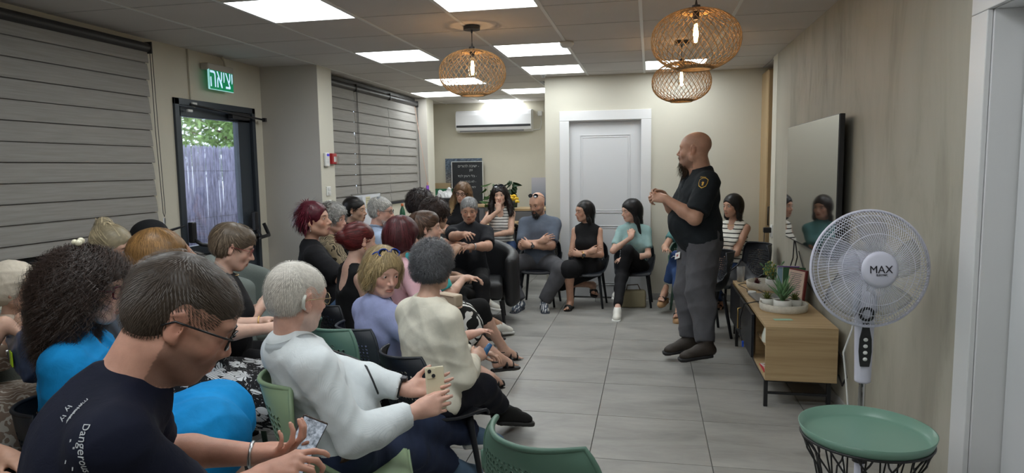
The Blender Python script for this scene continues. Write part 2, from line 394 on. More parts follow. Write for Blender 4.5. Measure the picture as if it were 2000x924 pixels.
# ================================================================ IMPLICIT SURFACES
def npv(p): return np.array(p, np.float64)
def unit(v): v = npv(v); return v/ (np.linalg.norm(v)+1e-9)
class Field:
    """signed distance field on a rectilinear grid, finer inside given boxes"""
    def __init__(s, lo, hi, h, fine=()):
        s.ax = []
        for a in range(3):
            segs = [(lo[a], hi[a], h)]
            cur = []; x = lo[a]
            iv = sorted((c[a]-r, c[a]+r, fh) for c, r, fh in fine)
            while x < hi[a]:
                step = h
                for l, u, fh in iv:
                    if l <= x <= u: step = min(step, fh)
                nxt = x+step
                if step == h:
                    for l, u, fh in iv:
                        if x < l < nxt: nxt = l+1e-4
                cur.append(x); x = nxt
            cur.append(x); s.ax.append(np.array(cur, np.float32))
        s.D = np.full([len(a) for a in s.ax], .5, np.float32)
    def _blk(s, lo, hi):
        sl = []
        for a in range(3):
            i0 = max(0, np.searchsorted(s.ax[a], lo[a])-1); i1 = min(len(s.ax[a]), np.searchsorted(s.ax[a], hi[a])+1)
            if i1 <= i0: return None
            sl.append(slice(i0, i1))
        return tuple(sl)
    def op(s, prim, k=.02, mode='+'):
        lo, hi, fn = prim; m = k+.03
        b = s._blk(lo-m, hi+m)
        if b is None: return s
        X = s.ax[0][b[0]][:, None, None]; Y = s.ax[1][b[1]][None, :, None]; Z = s.ax[2][b[2]][None, None, :]
        d = fn(X, Y, Z).astype(np.float32); D = s.D[b]
        if mode == '-': d = -d; hh = np.maximum(k-np.abs(D-d), 0)/k; s.D[b] = np.maximum(D, d)+hh*hh*k*.25
        else: hh = np.maximum(k-np.abs(D-d), 0)/k; s.D[b] = np.minimum(D, d)-hh*hh*k*.25
        return s
    def cut(s, p, n):
        """keep the side where dot(x-p, n) < 0"""
        p = npv(p); n = unit(n)
        X = s.ax[0][:, None, None]; Y = s.ax[1][None, :, None]; Z = s.ax[2][None, None, :]
        s.D = np.maximum(s.D, ((X-p[0])*n[0]+(Y-p[1])*n[1]+(Z-p[2])*n[2]).astype(np.float32)); return s
    def mesh(s):
        D = s.D; ax = s.ax; S_ = D < 0; n = D.shape
        S_[0], S_[-1], S_[:, 0], S_[:, -1], S_[:, :, 0], S_[:, :, -1] = [False]*6
        ids = []; P = []; quads = []
        def cid(i, j, k): return (i*n[1]+j)*n[2]+k
        for a in range(3):
            sl0 = [slice(None)]*3; sl1 = [slice(None)]*3; sl0[a] = slice(0, -1); sl1[a] = slice(1, None)
            c = np.argwhere(S_[tuple(sl0)] != S_[tuple(sl1)])
            if not len(c): continue
            i, j, k = c.T; e = [0, 0, 0]; e[a] = 1
            d0 = D[i, j, k]; d1 = D[i+e[0], j+e[1], k+e[2]]
            t = np.clip(d0/(d0-d1+1e-12), .02, .98)
            p = np.stack([ax[0][i], ax[1][j], ax[2][k]], 1).astype(np.float64)
            q = ax[a][c[:, a]+1]; p[:, a] += (q-p[:, a])*t
            b, d = [(1, 2), (2, 0), (0, 1)][a]
            cells = []
            for ob, od in ((-1, -1), (0, -1), (0, 0), (-1, 0)):
                cc = c.copy(); cc[:, b] += ob; cc[:, d] += od
                cells.append(cid(cc[:, 0], cc[:, 1], cc[:, 2]))
            ids += cells; P += [p]*4
            Q = np.stack(cells, 1); fl = S_[i, j, k]; Q[~fl] = Q[~fl][:, ::-1]; quads.append(Q)
        ids = np.concatenate(ids); P = np.concatenate(P); Q = np.concatenate(quads)
        u, inv = np.unique(ids, return_inverse=True); cnt = np.bincount(inv)
        V = np.stack([np.bincount(inv, P[:, a])/cnt for a in range(3)], 1)
        return V, np.searchsorted(u, Q)
def relax(V, F, it=2, lam=.5):
    E = np.concatenate([F[:, [0, 1]], F[:, [1, 2]], F[:, [2, 3]], F[:, [3, 0]]]); n = len(V)
    deg = np.bincount(E[:, 0], minlength=n)+np.bincount(E[:, 1], minlength=n)
    for _ in range(it):
        A = np.stack([np.bincount(E[:, 0], V[E[:, 1], a], n)+np.bincount(E[:, 1], V[E[:, 0], a], n) for a in range(3)], 1)/np.maximum(deg, 1)[:, None]
        V = V+(A-V)*lam
    return V
def thin(V, F, col, fields, cell=.03, deep=.013):
    """merge body vertices that lie well under clothing into a coarse net"""
    hid = np.zeros(len(V), bool)
    for f in fields:
        ii = [np.clip(np.searchsorted(f.ax[a], V[:, a]), 0, len(f.ax[a])-1) for a in range(3)]; hid |= f.D[ii[0], ii[1], ii[2]] < -deep
    key = np.floor(V/cell).astype(np.int64)+2000; key = (key[:, 0]*4001+key[:, 1])*4001+key[:, 2]; key = np.where(hid, key, -1-np.arange(len(V)))
    u, inv = np.unique(key, return_inverse=True); n = np.bincount(inv); V2 = np.stack([np.bincount(inv, V[:, a])/n for a in range(3)], 1); c2 = np.stack([np.bincount(inv, col[:, a])/n for a in range(3)], 1)
    G = inv[F]; dup = G == np.roll(G, -1, 1); nd = dup.sum(1); op = (G[:, 0] == G[:, 2])|(G[:, 1] == G[:, 3]); keep = (nd <= 1)&~op; G, dup, nd = G[keep], dup[keep], nd[keep]
    t = nd == 1; Q = G.copy(); T_ = G[t]; T_[dup[t]] = -1; Q[t] = T_; return V2, Q, c2
def vnormals(V, F):
    a = V[F[:, 2]]-V[F[:, 0]]; b = V[F[:, 3]]-V[F[:, 1]]; fn = np.cross(a, b); N = np.zeros_like(V)
    for k in range(4):
        for c in range(3): N[:, c] += np.bincount(F[:, k], fn[:, c], len(V))
    return N/(np.linalg.norm(N, axis=1, keepdims=True)+1e-12)
def cap(a, b, ra, rb=None, flat=False):
    a = npv(a); b = npv(b); rb = ra if rb is None else rb; ba = b-a; L2 = ba@ba+1e-12; Ln = L2**.5; r = max(ra, rb)
    def fn(X, Y, Z):
        x, y, z = X-a[0], Y-a[1], Z-a[2]; t0 = (x*ba[0]+y*ba[1]+z*ba[2])/L2; t = np.clip(t0, 0, 1)
        d = np.sqrt((x-t*ba[0])**2+(y-t*ba[1])**2+(z-t*ba[2])**2)-(ra+(rb-ra)*t)
        if flat: d = np.maximum(d, (t0-1)*Ln)
        return d
    return np.minimum(a, b)-r, np.maximum(a, b)+r, fn
def ell(c, r, M=None):
    c = npv(c); r = npv(r); M = np.eye(3) if M is None else np.asarray(M); e = np.sqrt(((M*r[None, :])**2).sum(1))
    def fn(X, Y, Z):
        x, y, z = X-c[0], Y-c[1], Z-c[2]
        u = x*M[0, 0]+y*M[1, 0]+z*M[2, 0]; v = x*M[0, 1]+y*M[1, 1]+z*M[2, 1]; w = x*M[0, 2]+y*M[1, 2]+z*M[2, 2]
        k0 = np.sqrt((u/r[0])**2+(v/r[1])**2+(w/r[2])**2); k1 = np.sqrt((u/r[0]**2)**2+(v/r[1]**2)**2+(w/r[2]**2)**2)+1e-9
        return k0*(k0-1)/k1
    return c-e, c+e, fn
def rbox(c, h, rad, M=None):
    c = npv(c); h = npv(h); M = np.eye(3) if M is None else np.asarray(M); e = np.abs(M)@(h+rad)
    def fn(X, Y, Z):
        x, y, z = X-c[0], Y-c[1], Z-c[2]
        u = np.abs(x*M[0, 0]+y*M[1, 0]+z*M[2, 0])-h[0]; v = np.abs(x*M[0, 1]+y*M[1, 1]+z*M[2, 1])-h[1]; w = np.abs(x*M[0, 2]+y*M[1, 2]+z*M[2, 2])-h[2]
        return np.sqrt(np.maximum(u, 0)**2+np.maximum(v, 0)**2+np.maximum(w, 0)**2)+np.minimum(np.maximum(u, np.maximum(v, w)), 0)-rad
    return c-e, c+e, fn
def grow(prims, h, fine=(), pad=.03):
    lo = np.min([p[0][0] for p in prims if p[2] == '+'], 0)-pad; hi = np.max([p[0][1] for p in prims if p[2] == '+'], 0)+pad
    f = Field(lo, hi, h, fine)
    for p, k, mo in prims: f.op(p, k, mo)
    return f
def rotm(yaw=0, pitch=0, roll=0):
    """yaw + turns left (seen from above), pitch + nods down, roll + tilts to the own right; degrees; x right, y forward, z up"""
    a, b, c = R(yaw), -R(pitch), R(roll)
    Rz = np.array([[cos(a), -sin(a), 0], [sin(a), cos(a), 0], [0, 0, 1]]); Rx = np.array([[1, 0, 0], [0, cos(b), -sin(b)], [0, sin(b), cos(b)]])
    Ry = np.array([[cos(c), 0, sin(c)], [0, 1, 0], [-sin(c), 0, cos(c)]]); return Rz@Rx@Ry
def folds(V, N, amp, seed, fr=26, mask=None):
    rs = np.random.RandomState(seed); f = 0
    for i in range(5):
        d = rs.randn(3); d /= np.linalg.norm(d); e = rs.randn(3); e /= np.linalg.norm(e); k = fr*(.6+.45*i); k2 = fr*rs.uniform(.3, .8)
        f = f+(1-np.abs(np.sin(V@d*k+rs.rand()*6+1.6*np.sin(V@e*k2+rs.rand()*6))))**2*(1/(1+.55*i))
    f = (f/f.max()-.45)*amp
    if mask is not None: f = f*mask
    return V+N*f[:, None]
# ---------------------------------------------------------------- head
def head_prims(C_, M, s=1, sex='m', nose=1.0, jaw=1.0, fat=0, age=0):
    """C_ = centre between the ears, M = head rotation (columns right, forward, up)"""
    P = []; T = lambda x, y, z: C_+M@(npv((x, y, z))*s)
    def e(c, r, k, mo='+', rm=None): P.append((ell(T(*c), npv(r)*s, M if rm is None else M@rm), k*s, mo))
    def c(a, b, ra, rb, k, mo='+'): P.append((cap(T(*a), T(*b), ra*s, rb*s), k*s, mo))
    f = sex == 'f'
    e((0, -.018, .036), (.074, .093, .080), .01)
    e((0, .012, .022), (.066, .078, .064), .03)
    e((0, .030, -.040), (.053*jaw+fat*.4, .056, .066), .035)
    e((0, .058, -.092), (.021*jaw+(.0 if f else .004), .018, .016), .032)
    c((-.050*jaw-fat*.3, .0, -.058), (-.016, .060, -.094), .017+fat, .013, .03); c((.050*jaw+fat*.3, .0, -.058), (.016, .060, -.094), .017+fat, .013, .03)
    if fat > .004: e((0, .035, -.095), (.045, .045, .028), .03)
    for q in (-1, 1): e((q*.036, .058, -.032), (.019+fat*.6, .019, .020+fat), .022)
    c((-.034, .075, .019), (.034, .075, .019), .0085 if f else .012, .0085 if f else .012, .02)
    for q in (-1, 1): e((q*.031, .099, .0015), (.0175, .019, .0115), .012, '-')
    for q in (-1, 1): e((q*.031, .0735, .000), (.0160, .0152, .0142), .004)
    for q in (-1, 1): e((q*.031, .0905, -.0008), (.0122, .012, .0046), .002, '-')
    n = nose
    c((0, .083, .006), (0, .083+.021*n, -.034), .0065, .0095*n**.5, .012)
    for q in (-1, 1): e((q*.0105, .093, -.040), (.0075, .010, .0075), .008)
    e((0, .082, -.062), (.025, .012, .018), .018)
    c((-.017, .083, -.0655), (.017, .083, -.0655), .0045, .0045, .006); e((0, .0915, -.0645), (.010, .0045, .0042), .006)
    c((-.014, .083, -.0745), (.014, .083, -.0745), .0055, .0055, .006); e((0, .0905, -.075), (.011, .0045, .005), .006)
    P.append((cap(T(-.023, .091, -.070), T(.023, .091, -.070), .0016*s), .004*s, '-'))
    P.append((cap(T(0, .091, -.050), T(0, .092, -.057), .0018*s), .004*s, '-'))
    if age:
        for q in (-1, 1): P.append((cap(T(q*.017, .095, -.044), T(q*.034, .078, -.068), .002*s), .008*s, '-'))
    for q in (-1, 1):
        rm = rotm(-q*22, 0, 0); e((q*.0755, -.008, -.006), (.0065, .0185, .0315), .008, '+', rm)
        e((q*.0835, .000, -.003), (.0055, .009, .017), .005, '-', rm)
        P.append((cap(T(q*.079, -.022, .012), T(q*.081, -.004, .024), .0035*s), .005*s, '+')); e((q*.074, .003, -.032), (.005, .006, .008), .006)
    return P
def head_paint(V, C_, M, s, base, sex, sp):
    q = ((V-C_)@M)/s; x, y, z = np.abs(q[:, 0]), q[:, 1], q[:, 2]; col = np.tile(npv(base), (len(V), 1)); ins = (np.linalg.norm(q-npv((0, .01, 0)), axis=1) < .16)
    def blend(w, c): w = (np.clip(w, 0, 1)*ins)[:, None]; col[:] = col*(1-w)+npv(c)*w
    g = lambda cx, cy, cz, r, rz=None: np.exp(-((x-cx)**2+(y-cy)**2)/r**2-((z-cz)/(rz or r))**2)
    b = npv(base)
    blend(.45*g(.04, .07, -.032, .022), b*npv((1.12, .78, .74))); blend(.4*g(0, .10, -.032, .014), b*npv((1.12, .8, .76)))
    blend(.35*g(.078, -.005, -.005, .03), b*npv((1.15, .78, .72)))
    lip = ((x/.023)**2+((z+.0705)/.0098)**2 < 1)&(y > .07); blend(lip*.85, sp.get('lip', b*npv((.78, .46, .44)))); blend(((x < .022)&(np.abs(z+.0702) < .0016)&(y > .075))*.7, b*.22)
    blend(.55*np.exp(-((x-.031)/.019)**2-((z-.001)/.011)**2)*(y > .055), b*npv((.62, .48, .44)))
    bc = sp.get('browc', (.03, .02, .015)); br = np.exp(-((x-.032)/.0165)**4-(((z-(.0195-.15*np.abs(x-.028)))/.0042)**2))*(y > .04); blend(sp.get('brow', .85)*br, bc)
    if sp.get('stubble', 0):
        w = np.clip((-.03-z)/.02+(.05-y)*3*(z < .0), 0, 1)*(y > -.01)*(x < .075)*(z < -.022)*(z > -.125)*~lip; blend(sp['stubble']*w, sp.get('beardc', (.08, .06, .05)))
    if sp.get('scalp'):
        w = np.clip((z-.035+np.clip(-y*.8, 0, .06)-np.clip(y-.05, 0, 1)*.7)/.02, 0, 1); blend(sp['scalp']*w, sp.get('scalpc', b*.8))
    return col
def eyes(root, C_, M, s, h, sp):
    for q in (-1, 1):
        c = C_+M@(npv((q*.031, .0735, .0005))*s); mb = MB(); mb.sph((0, 0, 0), .0136*s, n=10); o = mb.build('eye', M_eye, root, smooth=True); o.location = c
        g = rotm(sp.get('gaze', 0), sp.get('gazep', 5)); Mo = Matrix(np.asarray(M@g).tolist()); o.rotation_euler = Mo.to_euler()
def mat_skin():
    m = bpy.data.materials.new('skin'); nt, b = nodes(m); a = nt.nodes.new('ShaderNodeAttribute'); a.attribute_name = 'Col'
    v = coords(nt); n1 = noise(nt, v, 22, 5, .65); n2 = noise(nt, v, 420, 3)
    f = ramp(nt, n1, [(.3, (.86, .82, .80)), (.7, (1.06, 1.03, 1.0))]); nt.links.new(mix(nt, 1.0, a.outputs['Color'], f, 'MULTIPLY'), b.inputs['Base Color'])
    b.inputs['Roughness'].default_value = .48; b.inputs['Specular IOR Level'].default_value = .4
    b.inputs['Subsurface Weight'].default_value = .12; b.inputs['Subsurface Radius'].default_value = (.012, .005, .003); b.inputs['Subsurface Scale'].default_value = .6
    bump(nt, b, n2, .12, .002); return m
M_skin = mat_skin()
def mat_eye():
    m = bpy.data.materials.new('eye'); nt, b = nodes(m); tc = nt.nodes.new('ShaderNodeTexCoord'); n = nt.nodes.new('ShaderNodeVectorMath'); n.operation = 'NORMALIZE'; nt.links.new(tc.outputs['Object'], n.inputs[0])
    s_ = nt.nodes.new('ShaderNodeSeparateXYZ'); nt.links.new(n.outputs[0], s_.inputs[0])
    nt.links.new(ramp(nt, s_.outputs[1], [(0, (.55, .5, .47)), (.885, (.07, .035, .02)), (.975, (.005, .005, .005))], 'CONSTANT'), b.inputs['Base Color']); b.inputs['Roughness'].default_value = .12; return m
M_eye = mat_eye()
def cloth(name, c, rough=.85, pat=None, bumpy=.25, sheen=.0, scale=1, c2=None):
    m = bpy.data.materials.new(name); nt, b = nodes(m); b.inputs['Roughness'].default_value = rough; b.inputs['Specular IOR Level'].default_value = .25; b.inputs['Sheen Weight'].default_value = sheen
    v = coords(nt); n1 = noise(nt, v, 9, 4, .6); base = ramp(nt, n1, [(.3, tuple(x*.86 for x in c)), (.7, tuple(min(1, x*1.1) for x in c))])
    out = base; sep = nt.nodes.new('ShaderNodeSeparateXYZ'); nt.links.new(v, sep.inputs[0])
    def math_(op, a, b_=0.0, c_=None):
        n = nt.nodes.new('ShaderNodeMath'); n.operation = op
        for i_, q in enumerate([a, b_] + ([c_] if c_ is not None else [])):
            if isinstance(q, (int, float)): n.inputs[i_].default_value = q
            else: nt.links.new(q, n.inputs[i_])
        return n.outputs[0]
    if pat == 'hstripe':
        w = math_('FRACT', math_('MULTIPLY', sep.outputs[2], scale)); out = mix(nt, ramp(nt, w, [(0, (0, 0, 0)), (.74, (1, 1, 1))], 'CONSTANT'), base, c2)
    elif pat == 'vstripe':
        w = math_('FRACT', math_('MULTIPLY', math_('ADD', sep.outputs[0], math_('MULTIPLY', sep.outputs[1], .55)), scale)); out = mix(nt, ramp(nt, w, [(0, (0, 0, 0)), (.72, (1, 1, 1))], 'CONSTANT'), base, c2)
    elif pat == 'check':
        w = math_('FRACT', math_('MULTIPLY', math_('ADD', sep.outputs[0], sep.outputs[1]), scale)); u = math_('FRACT', math_('MULTIPLY', sep.outputs[2], scale))
        k = math_('MULTIPLY', math_('ADD', math_('GREATER_THAN', w, .6), math_('GREATER_THAN', u, .6)), .5); out = mix(nt, k, base, c2)
    elif pat == 'bars':      # short thick white strokes on black
        n_ = nt.nodes.new('ShaderNodeTexVoronoi'); n_.inputs['Scale'].default_value = scale; n_.feature = 'F1'; nt.links.new(v, n_.inputs['Vector'])
        sx = nt.nodes.new('ShaderNodeSeparateColor'); nt.links.new(n_.outputs['Color'], sx.inputs[0])
        wv = nt.nodes.new('ShaderNodeTexWave'); wv.inputs['Scale'].default_value = scale*.55; wv.inputs['Distortion'].default_value = 7; wv.inputs['Detail'].default_value = 1.5; wv.inputs['Detail Scale'].default_value = 1.2; nt.links.new(v, wv.inputs[0])
        k = math_('MULTIPLY', math_('GREATER_THAN', wv.outputs['Fac'], .60), math_('LESS_THAN', n_.outputs['Distance'], .62)); out = mix(nt, k, base, c2)
    elif pat == 'floral':    # flowers: star-shaped petals about scattered centres, sprigs between
        n_ = nt.nodes.new('ShaderNodeTexVoronoi'); n_.inputs['Scale'].default_value = scale; n_.inputs['Randomness'].default_value = .75; nt.links.new(v, n_.inputs['Vector'])
        df = nt.nodes.new('ShaderNodeVectorMath'); df.operation = 'SUBTRACT'; sv = nt.nodes.new('ShaderNodeVectorMath'); sv.operation = 'SCALE'; sv.inputs['Scale'].default_value = scale
        nt.links.new(v, df.inputs[0]); nt.links.new(n_.outputs['Position'], df.inputs[1]); s3 = nt.nodes.new('ShaderNodeSeparateXYZ'); nt.links.new(df.outputs[0], s3.inputs[0])
        ang = math_('ARCTAN2', math_('ADD', s3.outputs[2], math_('MULTIPLY', s3.outputs[1], .7)), math_('ADD', s3.outputs[0], math_('MULTIPLY', s3.outputs[1], .3)))
        pet = math_('ADD', .30, math_('MULTIPLY', math_('ABSOLUTE', math_('SINE', math_('MULTIPLY', ang, 3.5))), .20))
        d = math_('LESS_THAN', n_.outputs['Distance'], pet); core = math_('GREATER_THAN', n_.outputs['Distance'], .09)
        vein = math_('GREATER_THAN', math_('SINE', math_('MULTIPLY', ang, 21)), -.75)
        n2_ = noise(nt, v, scale*3.6, 2, .5, 2.5); sp_ = math_('GREATER_THAN', n2_, .64)
        k = math_('MAXIMUM', math_('MULTIPLY', math_('MULTIPLY', d, core), vein), math_('MULTIPLY', sp_, .8)); out = mix(nt, k, base, c2)
    elif pat == 'leaf':
        wv = nt.nodes.new('ShaderNodeTexWave'); wv.inputs['Scale'].default_value = scale; wv.inputs['Distortion'].default_value = 14; wv.inputs['Detail'].default_value = 2; wv.inputs['Detail Scale'].default_value = 1.4; nt.links.new(v, wv.inputs[0])
        out = mix(nt, math_('GREATER_THAN', wv.outputs['Fac'], .78), base, c2)
    elif pat == 'denim':
        out = mix(nt, ramp(nt, noise(nt, v, 5, 4, .6), [(.35, (0, 0, 0)), (.75, (.8, .8, .8))]), base, c2)
    nt.links.new(out, b.inputs['Base Color'])
    if bumpy: bump(nt, b, noise(nt, v, 26, 5, .6, .8), bumpy, .006)
    return m
def mat_hair(name, c, c2=None):
    m = bpy.data.materials.new(name); nt, b = nodes(m); a = nt.nodes.new('ShaderNodeAttribute'); a.attribute_name = 'Col'
    nt.links.new(a.outputs['Color'], b.inputs['Base Color']); b.inputs['Roughness'].default_value = .42; b.inputs['Specular IOR Level'].default_value = .35; return m
M_hair = mat_hair('hair_fibre', (0, 0, 0))
# ---------------------------------------------------------------- strands
def tubes_np(paths, rad, nn=None, tip=.35):
    """paths (n, k, 3) -> flat-sectioned locks, two edges each"""
    n, k, _ = paths.shape; T = np.gradient(paths, axis=1); T /= np.linalg.norm(T, axis=2, keepdims=True)+1e-9
    ref = np.zeros_like(T)+(npv((.3, .2, 1)) if nn is None else nn)
    A = np.cross(T, ref); A /= np.linalg.norm(A, axis=2, keepdims=True)+1e-9
    r = (np.asarray(rad).reshape(-1, 1)*np.linspace(1, tip, k)[None])[..., None]*1.25
    V = np.stack([paths-A*r, paths+A*r], 2).reshape(-1, 3)
    i = np.arange(n)[:, None]*k*2; j = np.arange(k-1)[None, :]*2; a = i+j
    F = np.stack([a, a+1, a+3, a+2], -1).reshape(-1, 4); return V, F
def hair_build(root, kind, C_, M, s, c, h, rs, near=False, amt=1.0, name='hair', grad=None, part=0, Ln=None, back=None):
    """soft shell plus fibres that follow it"""
    T = lambda x, y, z: C_+M@(npv((x, y, z))*s); P = []
    def e(cc, r, k=.02, mo='+', rm=None): P.append((ell(T(*cc), npv(r)*s, M if rm is None else M@rm), k*s, mo))
    def cp(a, b_, ra, rb, k=.02, mo='+'): P.append((cap(T(*a), T(*b_), ra*s, rb*s), k*s, mo))
    short = kind in ('short', 'crop', 'spiky', 'pixie', 'afro')
    th = {'crop': .0035, 'short': .011, 'spiky': .016, 'pixie': .012, 'afro': .026, 'curly': .03, 'bob': .022, 'long': .016, 'bun': .010, 'wavy': .022, 'curlylong': .02}[kind]
    e((0, -.019, .037), (.075+th, .095+th, .081+th), .01)
    e((0, -.045, -.010), (.070+th*.8, .062+th*.6, .062), .03); e((0, .012, .034), ((.067+th, .080+th, .062+th) if kind == 'crop' else (.064+th*.5, .076+th*.45, .062+th*.6)), .02)
    if kind in ('pixie',): e((0, .035, .075), (.065, .055, .034), .03)
    if kind == 'afro': e((0, -.055, -.015), (.085, .06, .06), .03)
    if kind == 'bob': # chin length, rounded
        e((0, -.04, -.025), (.092, .078, .085), .04)
        for q in (-1, 1): cp((q*.078, .01, .03), (q*.074, .02, -.085), .026, .016, .03)
        cp((0, -.08, 0), (0, -.07, -.10), .05, .035, .04)
    if kind == 'wavy':
        e((0, -.04, -.03), (.105, .085, .085), .04); cp((0, -.07, -.03), (0, -.065, -.09), .07, .05, .05)
        for q in (-1, 1): cp((q*.082, .015, .03), (q*.088, .005, -.075), .026, .022, .03)
    if kind == 'long':
        L_ = Ln or .25
        cp((0, -.07, .0), (0, -.085, -L_), .062, .045, .05)
        for q in (-1, 1): cp((q*.07, .0, .03), (q*.082, .005, -.12), .024, .022, .03); cp((q*.082, -.02, -.10), (q*.085, back or -.03, -L_), .026, .018, .03)
    if kind == 'curlylong':
        L_ = Ln or .28
        cp((0, -.07, .0), (0, -.08, -L_*.8), .075, .06, .05)
        for q in (-1, 1): cp((q*.085, -.01, .03), (q*.112, .0, -.12), .030, .036, .03); cp((q*.112, .0, -.10), (q*.115, .04, -L_), .038, .03, .03)
    if kind == 'curly':
        e((0, -.06, .0), (.115, .105, .105), .04); e((0, -.07, -.09), (.125, .095, .10), .05); e((0, -.06, -.17), (.115, .08, .06), .05)
        for q in (-1, 1): e((q*.085, -.015, -.03), (.035, .045, .08), .03)
    if kind == 'bun': e(back or (0, -.115, .035), (.050, .042, .048), .008)
    # clear the face and, on short cuts, the ears and nape
    fz = {'crop': .050, 'short': .050, 'pixie': .030, 'afro': .045, 'spiky': .05}.get(kind, .045)
    e((0, .125, fz-.105), (.066 if not short else .072, .085, .115), .012, '-')
    if short or kind == 'bun':
        for q in (-1, 1): e((q*.09, .02, -.035), (.03, .034, .045 if kind != 'afro' else .035), .012, '-')
        e((0, .02, -.10), (.10, .07, .055), .01, '-'); P.append((rbox(T(0, -.02, -.125), npv((.12, .14, .055))*s, .002, M), .01, '-'))
    f = grow(P, h); V, F = f.mesh(); V = relax(V, F, 2); N = vnormals(V, F)
    q = ((V-C_)@M)/s
    # flow: down and away from the crown whorl
    fl = np.stack([q[:, 0]*1.2-part*.3, (q[:, 1]+.03)*1.0, -.06+q[:, 2]*-.2-np.clip(-q[:, 2], 0, .1)*1.5], 1)
    if kind == 'bun': bc = npv(back or (0, -.115, .035)); fl = (bc-q)
    if kind in ('crop', 'short', 'pixie'): fl = np.stack([q[:, 0]*.6, q[:, 1]+.05, -.02-np.clip(.05-q[:, 2], 0, .2)], 1)
    fl = fl@M.T; fl -= N*(fl*N).sum(1)[:, None]; fl /= np.linalg.norm(fl, axis=1, keepdims=True)+1e-9
    lump = {'curly': .018, 'afro': .006, 'curlylong': .010, 'wavy': .007, 'spiky': .006}.get(kind, .003)
    sd = rs.randint(9999); Vs = folds(V-N*.002, N, lump*s, sd, (32 if kind == 'curly' else 60) if kind in ('curly', 'afro', 'curlylong') else 34)
    cols = np.tile(npv(c)*(.85 if near and kind == 'crop' else .62), (len(V), 1))*(.82+.36*rs.rand(len(V), 1))
    def tint(col, qz):
        if grad is not None: w = np.clip((-qz-.0)/.2, 0, 1)[:, None]; col = col*(1-w)+npv(grad)*w*(.8+.3*rs.rand(len(col), 1))
        return col
    cols = tint(cols, q[:, 2])
    # fibres
    dens = {'crop': 4200, 'short': 2600, 'spiky': 1700, 'pixie': 2400, 'afro': 2600, 'curly': 2600, 'bob': 1500, 'long': 1300, 'bun': 1300, 'wavy': 1300, 'curlylong': 1300}[kind]
    n = int(dens*amt*(1.7 if near else .95)); ln = {'crop': .010, 'short': .026, 'spiky': .035, 'pixie': .045, 'afro': .020, 'curly': .12, 'bob': .09, 'long': .12, 'bun': .06, 'wavy': .08, 'curlylong': .12}[kind]*s
    idx = rs.randint(0, len(V), n); k = (4 if kind in ('crop', 'short', 'pixie') else 6) if kind not in ('curly', 'curlylong', 'wavy', 'afro') else (11 if near else 9) if kind != 'afro' else 7
    t = np.linspace(0, 1, k)[None, :, None]; p0 = V[idx][:, None]; nn = N[idx][:, None]; tt = fl[idx][:, None]; bb = np.cross(nn, tt)
    L_ = (ln*(.6+.6*rs.rand(n)))[:, None, None]
    down = npv((0, 0, -1))[None, None]
    lift = {'crop': .35, 'short': .22, 'spiky': 1.0, 'pixie': .15, 'afro': .7, 'curly': .30, 'curlylong': .05, 'wavy': .08}.get(kind, .02)
    # follow the shell: pull toward it with curvature
    curv = 1/(.1*s)
    path = p0+tt*L_*t+nn*(lift*L_*t*(1 if kind != 'spiky' else 1)-.5*curv*(L_*t)**2*(.75 if lift < .3 else .2))+bb*(rs.randn(n)[:, None, None]*.12*L_*t)
    if kind in ('long', 'bob', 'wavy', 'curly', 'curlylong'): path = path+down*(L_*t**2*.35)
    if kind in ('curly', 'curlylong', 'wavy', 'afro'):
        ph = rs.rand(n)[:, None, None]*6.28; cr = {'curly': .013, 'curlylong': .009, 'wavy': .004, 'afro': .004}[kind]*s; tn = {'curly': 3.0, 'curlylong': 2.6, 'wavy': 1.0, 'afro': 2.4}[kind]
        path = path+(nn*np.sin(t*6.28*tn+ph)+bb*np.cos(t*6.28*tn+ph))*cr
    ii = [np.clip(np.searchsorted(f.ax[a], path[..., a]), 0, len(f.ax[a])-1) for a in range(3)]; dv = f.D[ii[0], ii[1], ii[2]]
    tol = {'crop': .02, 'short': .012, 'spiky': .03, 'afro': .022, 'curly': .07, 'curlylong': .02, 'wavy': .014}.get(kind, .008)*s
    okm = (dv[:, -1] < tol)&(dv[:, k//2] < tol)&(dv[:, 3*k//4] < tol)
    hy_ = ((path-C_)@M)/s; inface = ((hy_[..., 1] > .055)&(hy_[..., 2] < .038)&(np.abs(hy_[..., 0]) < .060)).any(1); okm &= ~inface
    if kind == 'spiky': okm &= ~(((hy_[..., 1] > .03)&(hy_[..., 2] < .055))|((hy_[..., 1] > -.01)&(hy_[..., 2] < .005))).any(1)
    path = path[okm]; n = len(path); nn = nn[okm]
    rad = (.0011 if near else .0020)*s*{'curly': 1.25, 'curlylong': 1.3, 'crop': .7, 'short': .8, 'afro': .9}.get(kind, 1)*(.7+.6*rs.rand(n))
    if near: rad *= {'crop': .36, 'short': .6, 'curly': .62, 'afro': .6}.get(kind, .8)
    tv, tf = tubes_np(path, rad, nn); sh = (.55+1.0*rs.rand(n)**1.3) if not (near and kind in ('crop', 'short', 'afro')) else (.80+.45*rs.rand(n)**1.3)
    tcol = tint(np.repeat(npv(c)[None]*sh[:, None], k*2, 0), (((tv-C_)@M)/s)[:, 2])
    VV = np.concatenate([Vs, tv]); FF = np.concatenate([F, tf+len(Vs)])
    return ('hair', VV, FF, np.concatenate([cols, tcol]))
